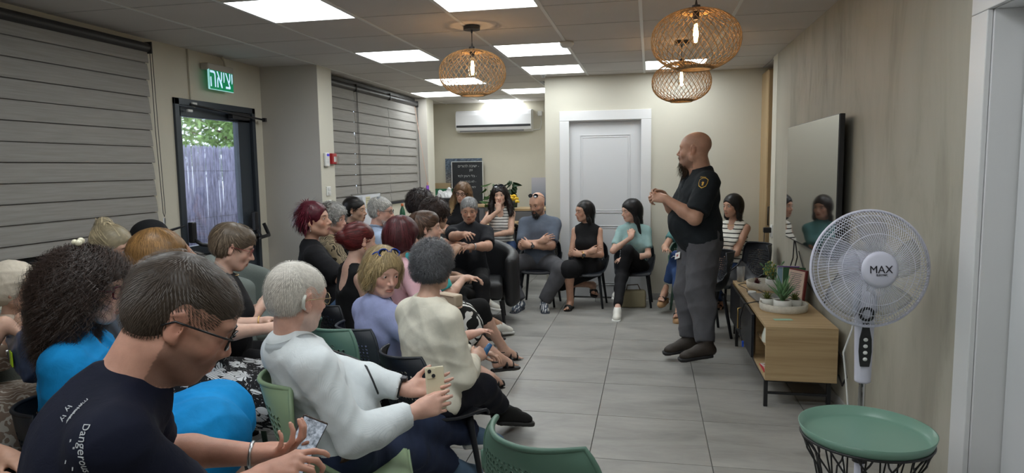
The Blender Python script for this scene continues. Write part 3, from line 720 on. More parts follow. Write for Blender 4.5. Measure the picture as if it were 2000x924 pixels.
# ---------------------------------------------------------------- limbs
def ik(a, t, l1, l2, pole):
    a = npv(a); t = npv(t); d = t-a; L_ = np.linalg.norm(d); mx = (l1+l2)*.995
    if L_ > mx: t = a+d/L_*mx; d = t-a; L_ = mx
    x = (l1*l1-l2*l2+L_*L_)/(2*L_); hgt = max(l1*l1-x*x, 0)**.5; u = d/L_; p = npv(pole); p = p-u*(p@u); p = p/(np.linalg.norm(p)+1e-9)
    return a+u*x+p*hgt, t
def hand_prims(w, d, nrm, side, s=1, curl=25, spread=1, thumb=(.6, .3), curls=None, k=.007):
    """w wrist, d finger direction, nrm back-of-hand normal, side +1 right hand / -1 left"""
    d = unit(d); nrm = npv(nrm); nrm = unit(nrm-d*(nrm@d)); x = np.cross(d, nrm)*side   # x points to the thumb side
    x = -x; P = []; T = lambda a, b, c: w+(x*a+d*b+nrm*c)*s
    P.append((cap(w, T(0, .03, 0), .024*s, .026*s), .02, '+'))
    base = [(.032, .088, .0), (.011, .093, .002), (-.010, .088, 0), (-.030, .078, -.003)]; ln = [(.044, .026, .021), (.048, .030, .022), (.044, .028, .021), (.034, .021, .019)]
    for i, (bx, by, bz) in enumerate(base):
        P.append((cap(T(bx*.5, .02, 0), T(bx, by, bz), .015*s, .0115*s), .014, '+'))
    P.append((cap(T(.02, .03, -.006), T(.025, .05, -.008), .017*s, .012*s), .015, '+')); P.append((cap(T(-.02, .02, -.005), T(-.026, .06, -.006), .014*s, .011*s), .015, '+'))
    for i, (bx, by, bz) in enumerate(base):
        p = T(bx, by, bz); a = R((curls[i] if curls else curl)*.7); sp = (bx/.032)*.10*spread; dirp = unit(d*cos(sp)+x*sin(sp)); tot = 0; r = .0092 if i < 3 else .0080
        for j, l in enumerate(ln[i]):
            tot += a*(1.0 if j == 0 else 1.15); v = dirp*cos(tot)-nrm*sin(tot); q = p+v*l*s
            P.append((cap(p, q, (r-.0008*j)*s, (r-.0008*(j+1))*s), .003 if j else k, '+')); p = q
    tx, tz = thumb; p = T(.024, .022, -.006); v = unit(x*tx+d*.8-nrm*tz)
    for j, (l, r) in enumerate(((.042, .0135), (.032, .0105), (.024, .0095))):
        q = p+v*l*s; P.append((cap(p, q, r*s, (r-.0015)*s), .010 if j == 0 else .003, '+')); p = q; v = unit(v+d*.25-x*.12-nrm*.1)
    return P
SK = {'fair': (.66, .43, .34), 'tan': (.52, .31, .225), 'mid': (.58, .365, .275), 'olive': (.50, .32, .23), 'pink': (.66, .40, .32), 'brown': (.27, .15, .10), 'red': (.60, .33, .25)}
MAT_ = {}
def cm(key, *a, **k):
    if key not in MAT_: MAT_[key] = cloth('fabric_'+key, *a, **k)
    return MAT_[key]
def anchor(sp):
    """stand the person so that the head comes to sp['hp'] = (px, py, distance); hands and feet may be given the same way"""
    a = R(sp['face_deg']); Rz = np.array([[cos(a), -sin(a), 0], [sin(a), cos(a), 0], [0, 0, 1]])
    for k in ('handL', 'handR', 'footL', 'footR'):
        if k in sp and sp[k][0] in ('p', 'f'): sp['_'+k] = sp.pop(k)
    for it in range(2):
        if 'hp' in sp:
            Wt = npv(at(*sp['hp'])); J = solve(sp); hc = Rz@J['hc']; sp['at'] = (Wt[0]-hc[0], Wt[1]-hc[1]); sp['hz'] = J['hip'][2]+Wt[2]-hc[2]
        o = npv((*sp['at'], 0))
        for k in ('handL', 'handR', 'footL', 'footR'):
            v = sp.get('_'+k)
            if v is None: continue
            if v[0] == 'p': Wd = npv(at(*v[1:]))
            else: z = v[3] if len(v) > 3 else .085; p1 = at(v[1], v[2], 1)-CAM; Wd = npv(CAM+p1*((z-CAM.z)/p1.z))
            l = Rz.T@(Wd-o)
            sp[k] = tuple(l-npv((0, 0, sp.get('hz', .5)))) if k[0] == 'h' else tuple(l)
    return sp
def solve(sp):
    """turn a pose spec into joints, all in the person's own frame: x right, y forward, z up, origin on the floor"""
    J = {}; s = sp.get('s', 1.0); f = sp.get('sex', 'm') == 'f'; w = sp.get('w', 1.0)
    sit = sp.get('sit', True); hz = sp.get('hz', .50 if sit else .90*s)
    J['hip'] = npv((0, 0, hz)); Rp = rotm(sp.get('pyaw', 0), 0, 0); lean = sp.get('lean', (0, 0, 0)); Rt = Rp@rotm(lean[2], lean[0], lean[1]); J['Rt'] = Rt
    T = lambda x, y, z: J['hip']+Rt@(npv((x, y, z))*s); J['T'] = T
    sw = (.145 if f else .172)*(.75+.25*w)*s; J['neck'] = T(0, -.005, .50)
    hunch = sp.get('hunch', .0)
    J['neck'] = J['neck']+Rt@npv((0, hunch, -hunch*.35))
    for q, n in ((-1, 'L'), (1, 'R')):
        dz = sp.get('shz'+n, 0); J['sh'+n] = T(q*sw/s, -.005+hunch*.7, .425+dz); J['hj'+n] = J['hip']+Rp@npv((q*.088*s, 0, 0))
        ha = sp.get('hand'+n, (q*.1, .32, .12)); ha = J['hip']+npv(ha); ua, fa = .285*s, .25*s
        e, wr = ik(J['sh'+n], ha, ua, fa, sp.get('pole'+n, (q*.6, -.4, -1))); J['el'+n] = e; J['wr'+n] = wr
        if sit: ft = sp.get('foot'+n, (q*.12, .50, .08))
        else: ft = sp.get('foot'+n, (q*.12, 0, .09))
        ll = sp.get('ll', 1); k, an = ik(J['hj'+n], ft, .42*s*ll, .41*s*ll, sp.get('kpole'+n, (q*.12, 1, .35) if sit else (q*.1, 1, 0))); J['kn'+n] = k; J['an'+n] = an
    hy, hp, hr = sp.get('head', (0, 0, 0)); J['Rh'] = rotm(hy, hp, hr); hs = s*sp.get('hs', 1.0)*1.03; J['hs'] = hs
    nd = unit(Rt@npv((0, .25, 1))+npv((0, 0, .4))); J['hc'] = J['neck']+nd*.075*s+J['Rh']@(npv((0, .028, .085))*hs) + npv(sp.get('hoff', (0, 0, 0)))
    return J
JOBS = []
def person(sp):
    """queue one person: geometry is computed here as plain arrays (numpy), linked later"""
    JOBS.append(sp); return sp
def compute(sp):
    anchor(sp)
    rs = np.random.RandomState(sp.get('seed', 1)); out = []; J = solve(sp); sp['J'] = J; s = sp.get('s', 1.0); f = sp.get('sex', 'm') == 'f'; w = sp.get('w', 1.0); T = J['T']; Rt = J['Rt']
    hb = sp.get('h', .010); hh = sp.get('hh', .0042); sit = sp.get('sit', True); bel = sp.get('belly', .0)
    sc = w
    def torso(g=0, kk=.05):
        P = [(ell(T(0, .005, .33), (.150*sc*s+g, .105*(.6+.4*w)*s+g, .165*s+g), Rt), kk, '+'), (ell(T(0, .015+bel*.5, .14), ((.135 if f else .145)*sc*s+g, (.105*(.5+.5*w)+bel)*s+g, .15*s+g), Rt), kk, '+'),
             (ell(T(0, .0+bel*.2, .02), (.165*sc*s+g, (.115+bel*.5)*s+g, .115*s+g), Rt), kk, '+'),
             (cap(J['shL']+(J['shR']-J['shL'])*.06, J['shR']+(J['shL']-J['shR'])*.06, .046*s*(.5+.5*w)+g), kk, '+'), (cap(J['neck']+Rt@npv((0, -.01, -.02)), J['shL'], .052*s+g, .030*s+g), kk, '+'), (cap(J['neck']+Rt@npv((0, -.01, -.02)), J['shR'], .052*s+g, .030*s+g), kk, '+')]
        b = sp.get('bust', 1.0 if f else 0)
        if b:
            for q in (-1, 1): P.append((ell(T(q*.068*w, .085*(.6+.4*w), .285), (.058*b+g*.8, .055*b+g*.8, .062*b+g*.8), Rt), .04, '+'))
        return P
    aw = sp.get('aw', w*(.88 if f else 1.0))
    ar = [.0455*s*aw, .041*s*aw, .034*s*(.5+.5*aw), .0265*s*(.6+.4*aw)]
    def arm(n, g=0, t1=2.0, flat=True):
        a, e, wr = J['sh'+n], J['el'+n], J['wr'+n]; P = []
        if t1 <= 1: P.append((cap(a, a+(e-a)*t1, ar[0]+g, ar[0]+(ar[1]-ar[0])*t1+g*1.25, flat), .03, '+'))
        else:
            P.append((cap(a, e, ar[0]+g, ar[1]+g), .03, '+')); t = t1-1; m = e+(wr-e)*min(.35, t); P.append((cap(e, m, ar[1]+g, ar[1]*.98+g), .02, '+'))
            if t > .35: P.append((cap(m, e+(wr-e)*t, ar[1]*.98+g, ar[3]+(ar[1]-ar[3])*(1-t)+g, flat and g > 0), .02, '+'))
        return P
    lw = sp.get('lw', (.5+.5*w)*(1.03 if f else 1)); lr = [.082*s*lw, .056*s*lw, .052*s*lw, .034*s]
    def leg(n, g=0, t1=2.0, flat=True, flare=0):
        a, k, an = J['hj'+n], J['kn'+n], J['an'+n]; P = []
        if t1 <= 1: P.append((cap(a, a+(k-a)*t1, lr[0]+g, lr[1]+g+flare, flat), .04, '+'))
        else:
            P.append((cap(a, k, lr[0]+g, lr[1]+g), .04, '+')); t = t1-1; m = k+(an-k)*min(.32, t); back = unit(np.cross(np.cross(an-k, npv((0, 1, 0))), an-k)) if 0 else npv((0, -.012, 0))
            P.append((cap(k, m+back, lr[1]+g, lr[2]+g), .03, '+'))
            if t > .32: P.append((cap(m+back, k+(an-k)*t, lr[2]+g, lr[3]+(lr[2]-lr[3])*(1-t)+g+flare, flat and g > 0), .03, '+'))
        return P
    top = sp.get('top'); bot = sp.get('bot'); fine = [(J['hc'], .135*J['hs'], hh)]
    skin = sp['skin'] if not isinstance(sp['skin'], str) else SK[sp['skin']]
    # ---- body
    P = torso(-.012); nk = sp.get('nk', 1.0)*(.046 if f else .055)*s
    P += [(cap(J['neck']+Rt@npv((0, -.01, -.03)), J['hc']+J['Rh']@(npv((0, -.022, -.05))*J['hs']), nk*1.1, nk), .035, '+')]
    for n in 'LR':
        P += arm(n); q = -1 if n == 'L' else 1
        hd = sp.get('hd'+n)
        fa = unit(J['wr'+n]-J['el'+n])
        if hd is None: hd = dict()
        d = hd.get('d', fa); nr = hd.get('n', (0, .2, 1)); fine.append((J['wr'+n]+unit(d)*.075*s, .09, sp.get('hn', hh)))
        P += hand_prims(J['wr'+n], d, nr, q, s*(.86 if f else .97)*hd.get('s', 1), hd.get('curl', 25), hd.get('spread', 1), hd.get('thumb', (.6, .3)), hd.get('curls'))
        if bot and bot[0] in ('shorts', 'skirt', 'dress') or sp.get('barefeet') or sp.get('bareleg'): P += leg(n)
        sh = sp.get('shoe', 'shoe')
        if sh in ('sandal', 'slide', 'wedge', 'none', 'sneaker') or sp.get('bareleg'):
            an = J['an'+n]; fd = unit(sp.get('fd'+n, (q*.2, 1, -.15))); up = unit(npv(sp.get('fup'+n, (0, 0, 1)))-fd*(npv(sp.get('fup'+n, (0, 0, 1)))@fd)); sd = np.cross(fd, up); A = lambda x, y, z: an+(sd*x+fd*y+up*z)*s
            P += [(cap(k_, an, lr[3]*.9), .02, '+') for k_ in [an+(J['kn'+n]-an)*.15]]
            P += [(cap(A(0, -.03, -.045), A(0, .06, -.03), .028*s, .028*s), .03, '+'), (cap(A(0, 0, -.005), A(0, .10, -.045), .030*s, .018*s), .03, '+'), (cap(A(-.015, .09, -.052), A(.02, .10, -.052), .019*s, .019*s), .02, '+')]
            if sh != 'sneaker':
                for tI in range(5): tx = (-.030+.0150*tI)*q*-1; P.append((cap(A(tx, .115, -.056), A(tx*1.1, .152-.007*tI-(.0 if tI else -.004), -.060), (.0125 if tI == 0 else .009)*s, (.0115 if tI == 0 else .008)*s), .004, '+'))
    hp_ = head_prims(J['hc'], J['Rh'], J['hs'], 'f' if f else 'm', sp.get('nose', 1.0), sp.get('jaw', .94 if f else 1.02), sp.get('fat', 0), sp.get('age', 0))
    P2 = P+[(p, k if i else .03, mo) for i, (p, k, mo) in enumerate(hp_)]
    fl = grow(P2, hb, fine); V, F = fl.mesh(); V = relax(V, F, 1, .4); col = head_paint(V, J['hc'], J['Rh'], J['hs'], skin, 'f' if f else 'm', sp.get('face', {}))
    out.append(('body', V, F, col)); clo = []
    # ---- lower garment
    cb = sp.get('hc_', hb)
    if bot:
        kind, mt, ln_ = bot[0], bot[1], bot[2]; g = bot[3] if len(bot) > 3 else .012; P = [(ell(J['hip']+Rt@npv((0, .0, .015)), (.165*sc*s+g*.4, .115*s+bel*.35+g*.4, .115*s+g*.4), Rt), .05, '+')]
        if kind in ('trousers', 'shorts'):
            for n in 'LR': P += leg(n, g, ln_, True, bot[4] if len(bot) > 4 else .006)
        else:
            kL, kR = J['knL'], J['knR']; P += [(p, .09, mo) for n in 'LR' for p, k, mo in leg(n, g+.004, ln_, True, bot[4] if len(bot) > 4 else .02)]
            for t in (.3, .6, .9): P.append((cap(J['hjL']+(kL-J['hjL'])*t, J['hjR']+(kR-J['hjR'])*t, lr[0]*.8+g), .06, '+'))
            if ln_ > 1:
                for t in np.arange(.1, ln_-1, .15): P.append((cap(kL+(J['anL']-kL)*t, kR+(J['anR']-kR)*t, lr[2]*.8+g), .05, '+'))
        fg = grow(P, cb); clo.append(fg)
        V, F = fg.mesh(); V = relax(V, F, 3); V = folds(V, vnormals(V, F), sp.get('bf', .009)*(1.4 if kind in ('skirt', 'dress') else 1), sp.get('seed', 1)+5, 17)
        out.append((kind if kind != 'dress' else 'skirt', V, F, mt))
    # ---- upper garment
    if top:
        mt, slv, hem, neck = top[0], top[1], top[2], top[3]; g = top[4] if len(top) > 4 else .010; P = torso(g)
        if slv > 0:
            for n in 'LR': P += arm(n, g+.004+(.004 if slv < 1 else 0), slv, True)
        if neck in ('crew', 'collar', 'polo'): P.append((cap(J['neck']+Rt@npv((0, -.008, -.02)), J['neck']+Rt@npv((0, .0, .022 if neck == 'crew' else .035))*s, nk+.022, nk+.008, True), .02, '+'))
        fc = []
        hd_ = {'crew': [], 'collar': [], 'polo': [], 'v': [], 'scoop': [(0, .11, .47, .085, .08, .085), (0, .0, .56, .075, .1, .06)], 'tank': [(0, .12, .48, .075, .08, .09), (0, -.1, .52, .085, .06, .05), (0, .02, .56, .07, .1, .07)], 'low': [(0, .11, .46, .10, .09, .11), (0, -.11, .44, .09, .08, .12), (0, .0, .56, .08, .12, .07)], 'boat': [(0, .04, .56, .10, .11, .06)]}
        for (x, y, z, rx, ry, rz) in hd_.get(neck, []): P.append((ell(T(x, y+sp.get('hunch', 0)*.7, z), npv((rx, ry, rz))*s, Rt), .008, '-'))
        if neck in ('v', 'polo'):
            hn = sp.get('hunch', 0)*.7; r0, r1, zb = (.058, .012, .37) if neck == 'v' else (.040, .006, .39)
            P.append((cap(T(0, .085+hn, .525), T(0, .135+hn, zb), r0*s, r1*s), .006, '-'))
        if neck in ('tank', 'low') or slv == 0:
            for q, n in ((-1, 'L'), (1, 'R')):
                if slv == 0: P.append((ell(J['sh'+n]+Rt@npv((q*.035, 0, -.015)), npv((.050, .085, .085))*s, Rt), .01, '-')); P.append((cap(J['sh'+n]+Rt@npv((q*.03, 0, 0)), J['el'+n], .060*s*aw, .05*s), .01, '-'))
        fg = grow(P, cb, [(J['neck'], .07, max(.005, cb*.6))] if sp.get('nfine') else ())
        fg.cut(T(0, 0, hem), -Rt[:, 2]); clo.append(fg); V, F = fg.mesh(); V = relax(V, F, 2, .45)
        out.append(('shirt', folds(V, vnormals(V, F), sp.get('tf', .009), sp.get('seed', 1), sp.get('tfr', 22)), F, mt))
    # ---- shoes
    sh = sp.get('shoe', 'shoe')
    for n, q in (('L', -1), ('R', 1)):
        an = J['an'+n]; fd = unit(sp.get('fd'+n, (q*.2, 1, -.15))); u0 = npv(sp.get('fup'+n, (0, 0, 1))); up = unit(u0-fd*(u0@fd)); sd = np.cross(fd, up); A = lambda x, y, z: an+(sd*x+fd*y+up*z)*s
        M3 = np.stack([sd, fd, up], 1)
        hide = sp.get('hideshoe')
        if hide: break
        if sh in ('shoe', 'sneaker', 'boot'):
            P = [(cap(A(0, -.035, -.035), A(0, .05, -.035), .040*s, .040*s), .03, '+'), (cap(A(0, .0, -.0), A(0, .12, -.045), .038*s, .030*s), .03, '+'), (ell(A(-.003*q, .135, -.050), npv((.042, .055, .030))*s, M3), .03, '+')]
            if sh == 'boot': P.append((cap(A(0, -.01, -.02), A(0, -.012, .06), .045*s, .048*s, True), .02, '+'))
            else: P.append((ell(A(0, -.005, .045), npv((.028, .035, .03))*s, M3), .008, '-'))
            fg = grow(P, sp.get('hsh', .0095)); fg.cut(A(0, 0, -.070), -up); V, F = fg.mesh(); out.append(('shoe.'+n, V, F, sp.get('shoem', M_black)))
            P = [(rbox(A(0, .075, -.070), npv((.026, .105, .006))*s, .013, M3), .01, '+'), (ell(A(0, .14, -.070), npv((.047, .062, .018))*s, M3), .02, '+')]
            fg = grow(P, sp.get('hsh', .0095)); fg.cut(A(0, 0, -.060), up).cut(A(0, 0, -.086), -up); V, F = fg.mesh(); out.append(('sole.'+n, V, F, sp.get('solem', M_black)))
        elif sh in ('sandal', 'slide', 'wedge'):
            th = .030 if sh == 'wedge' else .009; z0 = -.077-th
            P = [(ell(A(0, .115, z0), npv((.046, .065, th+.01))*s, M3), .02, '+'), (rbox(A(0, .03, z0), npv((.020, .075, th-.004))*s, .012, M3), .02, '+')]
            fg = grow(P, sp.get('hsh', .0095)); fg.cut(A(0, 0, -.076), up).cut(A(0, 0, z0-th), -up); V, F = fg.mesh(); out.append(('sole.'+n, V, F, sp.get('solem', M_black)))
            bands = ((.075, .016),) if sh == 'slide' else ((.105, .009), (.05, .009)) if sh == 'sandal' else ((.10, .011), (.07, .011))
            P = []
            for yy, hw in bands:
                if sh == 'slide': P += [(ell(A(0, .088, -.055), npv((.050, .030, .042))*s, M3), .01, '+')]
                else: P += [(ell(A(0, yy, -.052), npv((.048, hw, .045 if yy < .07 else .034))*s, M3), .006, '+')]
            if sh in ('sandal', 'wedge'): P += [(ell(A(0, -.015, -.015), npv((.042, .052, .009))*s, M3@rotm(0, -12)), .006, '+')]
            fg = grow(P, sp.get('hsh', .0095)); fg.cut(A(0, 0, -.078), -up); V, F = fg.mesh(); out.append(('strap.'+n, V, F, sp.get('shoem', M_black)))
    # ---- hair, beard
    hr = sp.get('hair')
    if hr: out.append(hair_build(None, hr[0], J['hc'], J['Rh'], J['hs']*sp.get('hairs', 1), hr[1], hr[3] if len(hr) > 3 else (.0065 if sp.get('near') else .0100), rs, near=sp.get('near', False), **(hr[2] if len(hr) > 2 else {})))
    bd = sp.get('beard')
    if bd:
        TH = lambda x, y, z: J['hc']+J['Rh']@(npv((x, y, z))*J['hs']); hs = J['hs']; ln_ = bd[1]; Mh = J['Rh']
        P = [(ell(TH(0, .062, -.098), npv((.034, .030, .024))*hs, Mh), .02, '+')]
        if bd[0] == 'full': P += [(cap(TH(q*.052, .022, -.068), TH(q*.02, .06, -.1), .010*hs, .020*hs), .02, '+') for q in (-1, 1)]+[(cap(TH(q*.022, .083, -.062), TH(q*.006, .096, -.054), .006*hs), .008, '+') for q in (-1, 1)]
        if bd[0] in ('goatee',): P += [(cap(TH(q*.026, .078, -.085), TH(q*.022, .088, -.060), .006*hs), .008, '+') for q in (-1, 1)]+[(cap(TH(q*.020, .089, -.057), TH(0, .098, -.054), .0045*hs), .006, '+') for q in (-1, 1)]
        P += [(cap(TH(0, .060, -.105), TH(0, .060-ln_*.1, -.105-ln_), .026*hs, .012*hs), .03, '+')]
        P += [(ell(TH(0, .098, -.071), npv((.020, .018, .010))*hs, Mh), .006, '-')]
        fg = grow(P, .005); V, F = fg.mesh(); N = vnormals(V, F); n = 900; idx = rs.randint(0, len(V), n); t = np.linspace(0, 1, 6)[None, :, None]
        dn = Mh@npv((0, .25, -1)); path = V[idx][:, None]+(dn[None, None]+N[idx][:, None]*.25+rs.randn(n, 1, 3)*.2)*t*((ln_*.5*np.clip((((TH(0, 0, -.075)[2])-V[idx][:, 2])/.05), .12, 1))[:, None, None]+.006); tv, tf = tubes_np(path, .0011*(.7+.6*rs.rand(n))*sp.get('bthick', 1))
        c = npv(bd[2]); cc = np.concatenate([np.tile(c*.7, (len(V), 1)), np.repeat(c[None]*(.55+.9*rs.rand(n))[:, None], 12, 0)])
        out.append(('beard', np.concatenate([folds(V, N, .006, 3, 70), tv]), np.concatenate([F, tf+len(V)]), cc))
    b0 = out[0]; out[0] = ('body',)+thin(b0[1], b0[2], b0[3], clo); sp['out'] = out; return sp
M_black = mat('black_rubber', (.012, .012, .013), .6)
def glasses(root, J, c, lens=None, up=0, name='glasses', r=.0245, rim=.0016, tilt=0, sq=False, yoff=0):
    hs = J['hs']; M = J['Rh']; g = empty(name); g.parent = root; g['label'] = None or ''; del g['label']
    mf = c; mb = MB(); T = lambda x, y, z: Vector(J['hc']+M@(rotm(0, tilt)@npv((x, y+yoff, z))*hs+npv((0, 0, up))*hs))
    for q in (-1, 1):
        p = []
        for k in range(20):
            a = 2*pi*k/20; ca, sa = cos(a), sin(a)
            if sq: ca = math.copysign(abs(ca)**.6, ca); sa = math.copysign(abs(sa)**.6, sa)
            p.append(T(q*.0325+r*ca, .100-.006*abs(ca*q+.5), -.001+r*.78*sa))
        mb.tube(p, rim*hs, n=6, closed=True)
        mb.tube([T(q*(.0325+r), .095, .006), T(q*.072, .08, .007), T(q*.080, .03, .006), T(q*.080, -.012, .004), T(q*.078, -.03, -.012)], rim*hs, n=6)
    mb.tube([T(-.010, .1, .002), T(0, .103, .004), T(.010, .1, .002)], rim*hs, n=6)
    bpy.data.objects.remove(g); o = mb.build(name, mf, root)
    lb = MB()
    for q in (-1, 1):
        vs = [lb.bm.verts.new(T(q*.0325+r*.97*cos(2*pi*k/16), .098-.005*abs(cos(2*pi*k/16)*q+.5), -.001+r*.76*sin(2*pi*k/16))) for k in range(16)]; lb.bm.faces.new(vs)
    bmesh.ops.solidify(lb.bm, geom=lb.bm.faces[:], thickness=.0012)
    lb.build('lens', lens or M_lens, o); return o
M_lens = mat('spectacle_lens', (.95, .97, .97), .03, trans=1, ior=1.05, alpha=.35)
M_sunlens = mat('sunglass_lens', (.01, .012, .02), .06, coat=.5)
M_frame_k = mat('black_acetate', (.012, .012, .014), .25)
def finish(sp):
    root = empty('person', (sp['at'][0], sp['at'][1], 0), R(sp['face_deg']), sp['label'], 'person', sp.get('group')); sp['root'] = root; kids = {}
    sp['stat'] = {o[0]: len(o[2]) for o in sp['out']}
    for o in sp['out']:
        nm = o[0]; base = nm.split('.')[0]; 
        if base == 'body': ob = from_np('body', o[1], o[2], root, M_skin, True, o[3])
        elif base in ('hair', 'beard'): ob = from_np(base, o[1], o[2], root, M_hair, True, o[3])
        elif base == 'sole' and ('shoe.'+nm[-1]) in kids: ob = from_np('sole', o[1], o[2], kids['shoe.'+nm[-1]], o[3])
        elif base == 'sole': ob = from_np('sandal' if sp['shoe'] != 'slide' else 'slide', o[1], o[2], root, o[3])
        elif base == 'strap': ob = from_np('strap', o[1], o[2], kids['sole.'+nm[-1]], o[3])
        elif base == 'skirt' : ob = from_np('skirt', o[1], o[2], root, o[3])
        else: ob = from_np(base, o[1], o[2], root, o[3])
        kids[nm] = ob
    sp['kids'] = kids; sp['out'] = None
    J = sp['J']
    if sp.get('eyes', True): eyes(root, J['hc'], J['Rh'], J['hs'], 0, sp)
    for fn in sp.get('extra', []): fn(root, J, sp)
    return root
# ================================================================ PEOPLE
def wl(J, v): return Vector(J['hc']+J['Rh']@(npv(v)*J['hs']))
def hframe(J): return Matrix(np.asarray(J['Rh']).tolist())
def ring_on(root, J, n, m, name='watch', t=.10, w=.004, face=None, gap=.004):
    a, b = J['wr'+n], J['el'+n]; d = unit(b-a); c = a+(b-a)*t; r = .0265+gap+.006*(t > .15); x = unit(np.cross(d, npv((.1, .2, 1)))); y = np.cross(d, x)
    mb = MB(); mb.tube([Vector(c+(x*cos(2*pi*k/20)+y*sin(2*pi*k/20))*r) for k in range(20)], w, n=6, closed=True)
    o = mb.build(name, m, root)
    if face:
        mb = MB(); up = unit(npv((0, 0, 1))-d*d[2]) if face is True else unit(npv(face)-d*(npv(face)@d)); p = c+up*(r+.001); mb.cyl(Vector(p), Vector(p+up*.009), .019, n=20); dl = mb.build('watch_case', M_frame_k, o)
        mb = MB(); mb.cyl(Vector(p+up*.009), Vector(p+up*.0098), .015, n=20); mb.build('watch_dial', mat('watch_dial', (.12, .12, .13), .2), dl)
    return o
def necklace(m, drop=.05, rr=.0016, wd=.062, fwd=.085):
    def fn(root, J, sp):
        s = sp.get('s', 1); mb = MB(); pts = []; hn = sp.get('hunch', 0)
        for k in range(25):
            a = pi*2*k/25; x = wd*sin(a); y = -.035+(.5+.5*cos(a))*(fwd+.035); z = .50-(.5+.5*cos(a))**1.5*(drop+.03)
            pts.append(Vector(J['T'](x, y+hn, z)))
        mb.tube(pts, rr, n=6, closed=True); mb.build('necklace', m, root)
    return fn
def earring(m, side=1, r=.006, drop=.0):
    def fn(root, J, sp):
        mb = MB()
        for q in ((1, -1) if side == 0 else (side,)):
            p = wl(J, (q*.083, -.002, -.045-drop)); mb.sph(p, (r*.6, r, r), n=6)
            if drop: mb.tube([wl(J, (q*.081, -.002, -.036)), p], .001, n=5)
        mb.build('earring', m, root)
    return fn
M_gold = mat('gold', (.75, .50, .18), .3, 1); M_silver = mat('brushed_steel', (.55, .55, .56), .3, 1); M_hwhite = mat('hearing_aid_shell', (.55, .55, .5), .35)
M_red_fr = mat('red_spectacle_frame', (.25, .01, .02), .3); M_wire = mat('thin_gold_wire', (.45, .36, .2), .3, 1); M_dred = mat('wine_frame', (.10, .008, .02), .25)
def gl(m, **k): return lambda root, J, sp: glasses(root, J, m, **k)
def sunglasses_on_head(m, M2, dy=-.055, up=.098, tilt=-38):
    def fn(root, J, sp):
        glasses(root, J, m, lens=M2, up=up, tilt=tilt, name='sunglasses', r=.027, rim=.0026, yoff=-.03)
    return fn
def collar(m, open_=True, h=.035, k=1.12):
    def fn(root, J, sp):
        s = sp.get('s', 1); mb = MB(); hn = sp.get('hunch', 0); bm = mb.bm; n = 30; rings = []
        a0, a1 = (R(28), R(332)) if open_ else (0, R(360))
        for lvl, (rr, dz) in enumerate(((.066, .47), (.071, .50+h*.6), (.069, .50+h), (.080, .50+h*.55), (.093, .475))):
            rg = []
            for i_ in range(n):
                a = a0+(a1-a0)*i_/(n-1); x = rr*k*sin(a); y = .005+rr*k*cos(a); z = dz-.055*(max(cos(a), 0)**2)-(.02*max(cos(a), 0) if lvl > 2 else 0)
                rg.append(bm.verts.new(J['T'](x, y+hn*.9, z)))
            rings.append(rg)
        for a, b in zip(rings, rings[1:]):
            for i_ in range(n-1):
                f = bm.faces.new((a[i_], a[i_+1], b[i_+1], b[i_])); f.smooth = True
        bmesh.ops.solidify(bm, geom=bm.faces[:], thickness=.002)
        for f in bm.faces: f.smooth = True
        mb.build('collar', m, root)
    return fn
tee = lambda k, c, **kw: cm(k, c, **kw)
FAR = dict(h=.020, hc_=.016, hh=.0060, hn=.0075)
MID = dict(h=.020, hc_=.0155, hh=.0058, hn=.0075, near=False)
NEARQ = dict(h=.016, hc_=.011, hh=.0040, hn=.0055, hsh=.008, near=True, nfine=True)
P_ = []
def add(**k): P_.append(k); return k
# ---- front left: man in navy T-shirt looking at his phone
near = add(label='man in navy T-shirt with white back print and black glasses, tapping a phone', hp=(357, 618, 1.36), face_deg=-52, sex='m', skin='red', s=.98, w=1.05, lean=(15, 0, 0), hunch=.05, head=(-2, 30, 2), hs=1.04,
    face=dict(stubble=.55, beardc=(.05, .03, .022), brow=.9, scalp=.30, scalpc=(.10, .055, .04)), hair=('crop', (.062, .044, .032), dict(amt=3.0)), top=(tee('navy', (.006, .008, .022), bumpy=.3), .8, -.12, 'crew', .012), tf=.012, tfr=15, bot=('trousers', cm('darkt', (.02, .02, .025)), 1.9, .012), shoe='shoe',
    handL=('p', 505, 888, 1.72), handR=('p', 512, 930, 1.60), hdL=dict(d=(.7, .7, .25), n=(.35, .2, -.9), curl=45, thumb=(.9, -.2), spread=1), hdR=dict(d=(.35, .9, .35), n=(.25, -.3, .9), curls=(30, 55, 70, 80), thumb=(.2, .6)),
    poleL=(-1, -.3, -1), poleR=(.9, -.3, -1), seed=11, nk=1.18, **NEARQ, extra=[gl(M_frame_k, sq=True, rim=.0022), lambda r, J, sp: ring_on(r, J, 'L', M_silver, 'bracelet', .07, .005)])
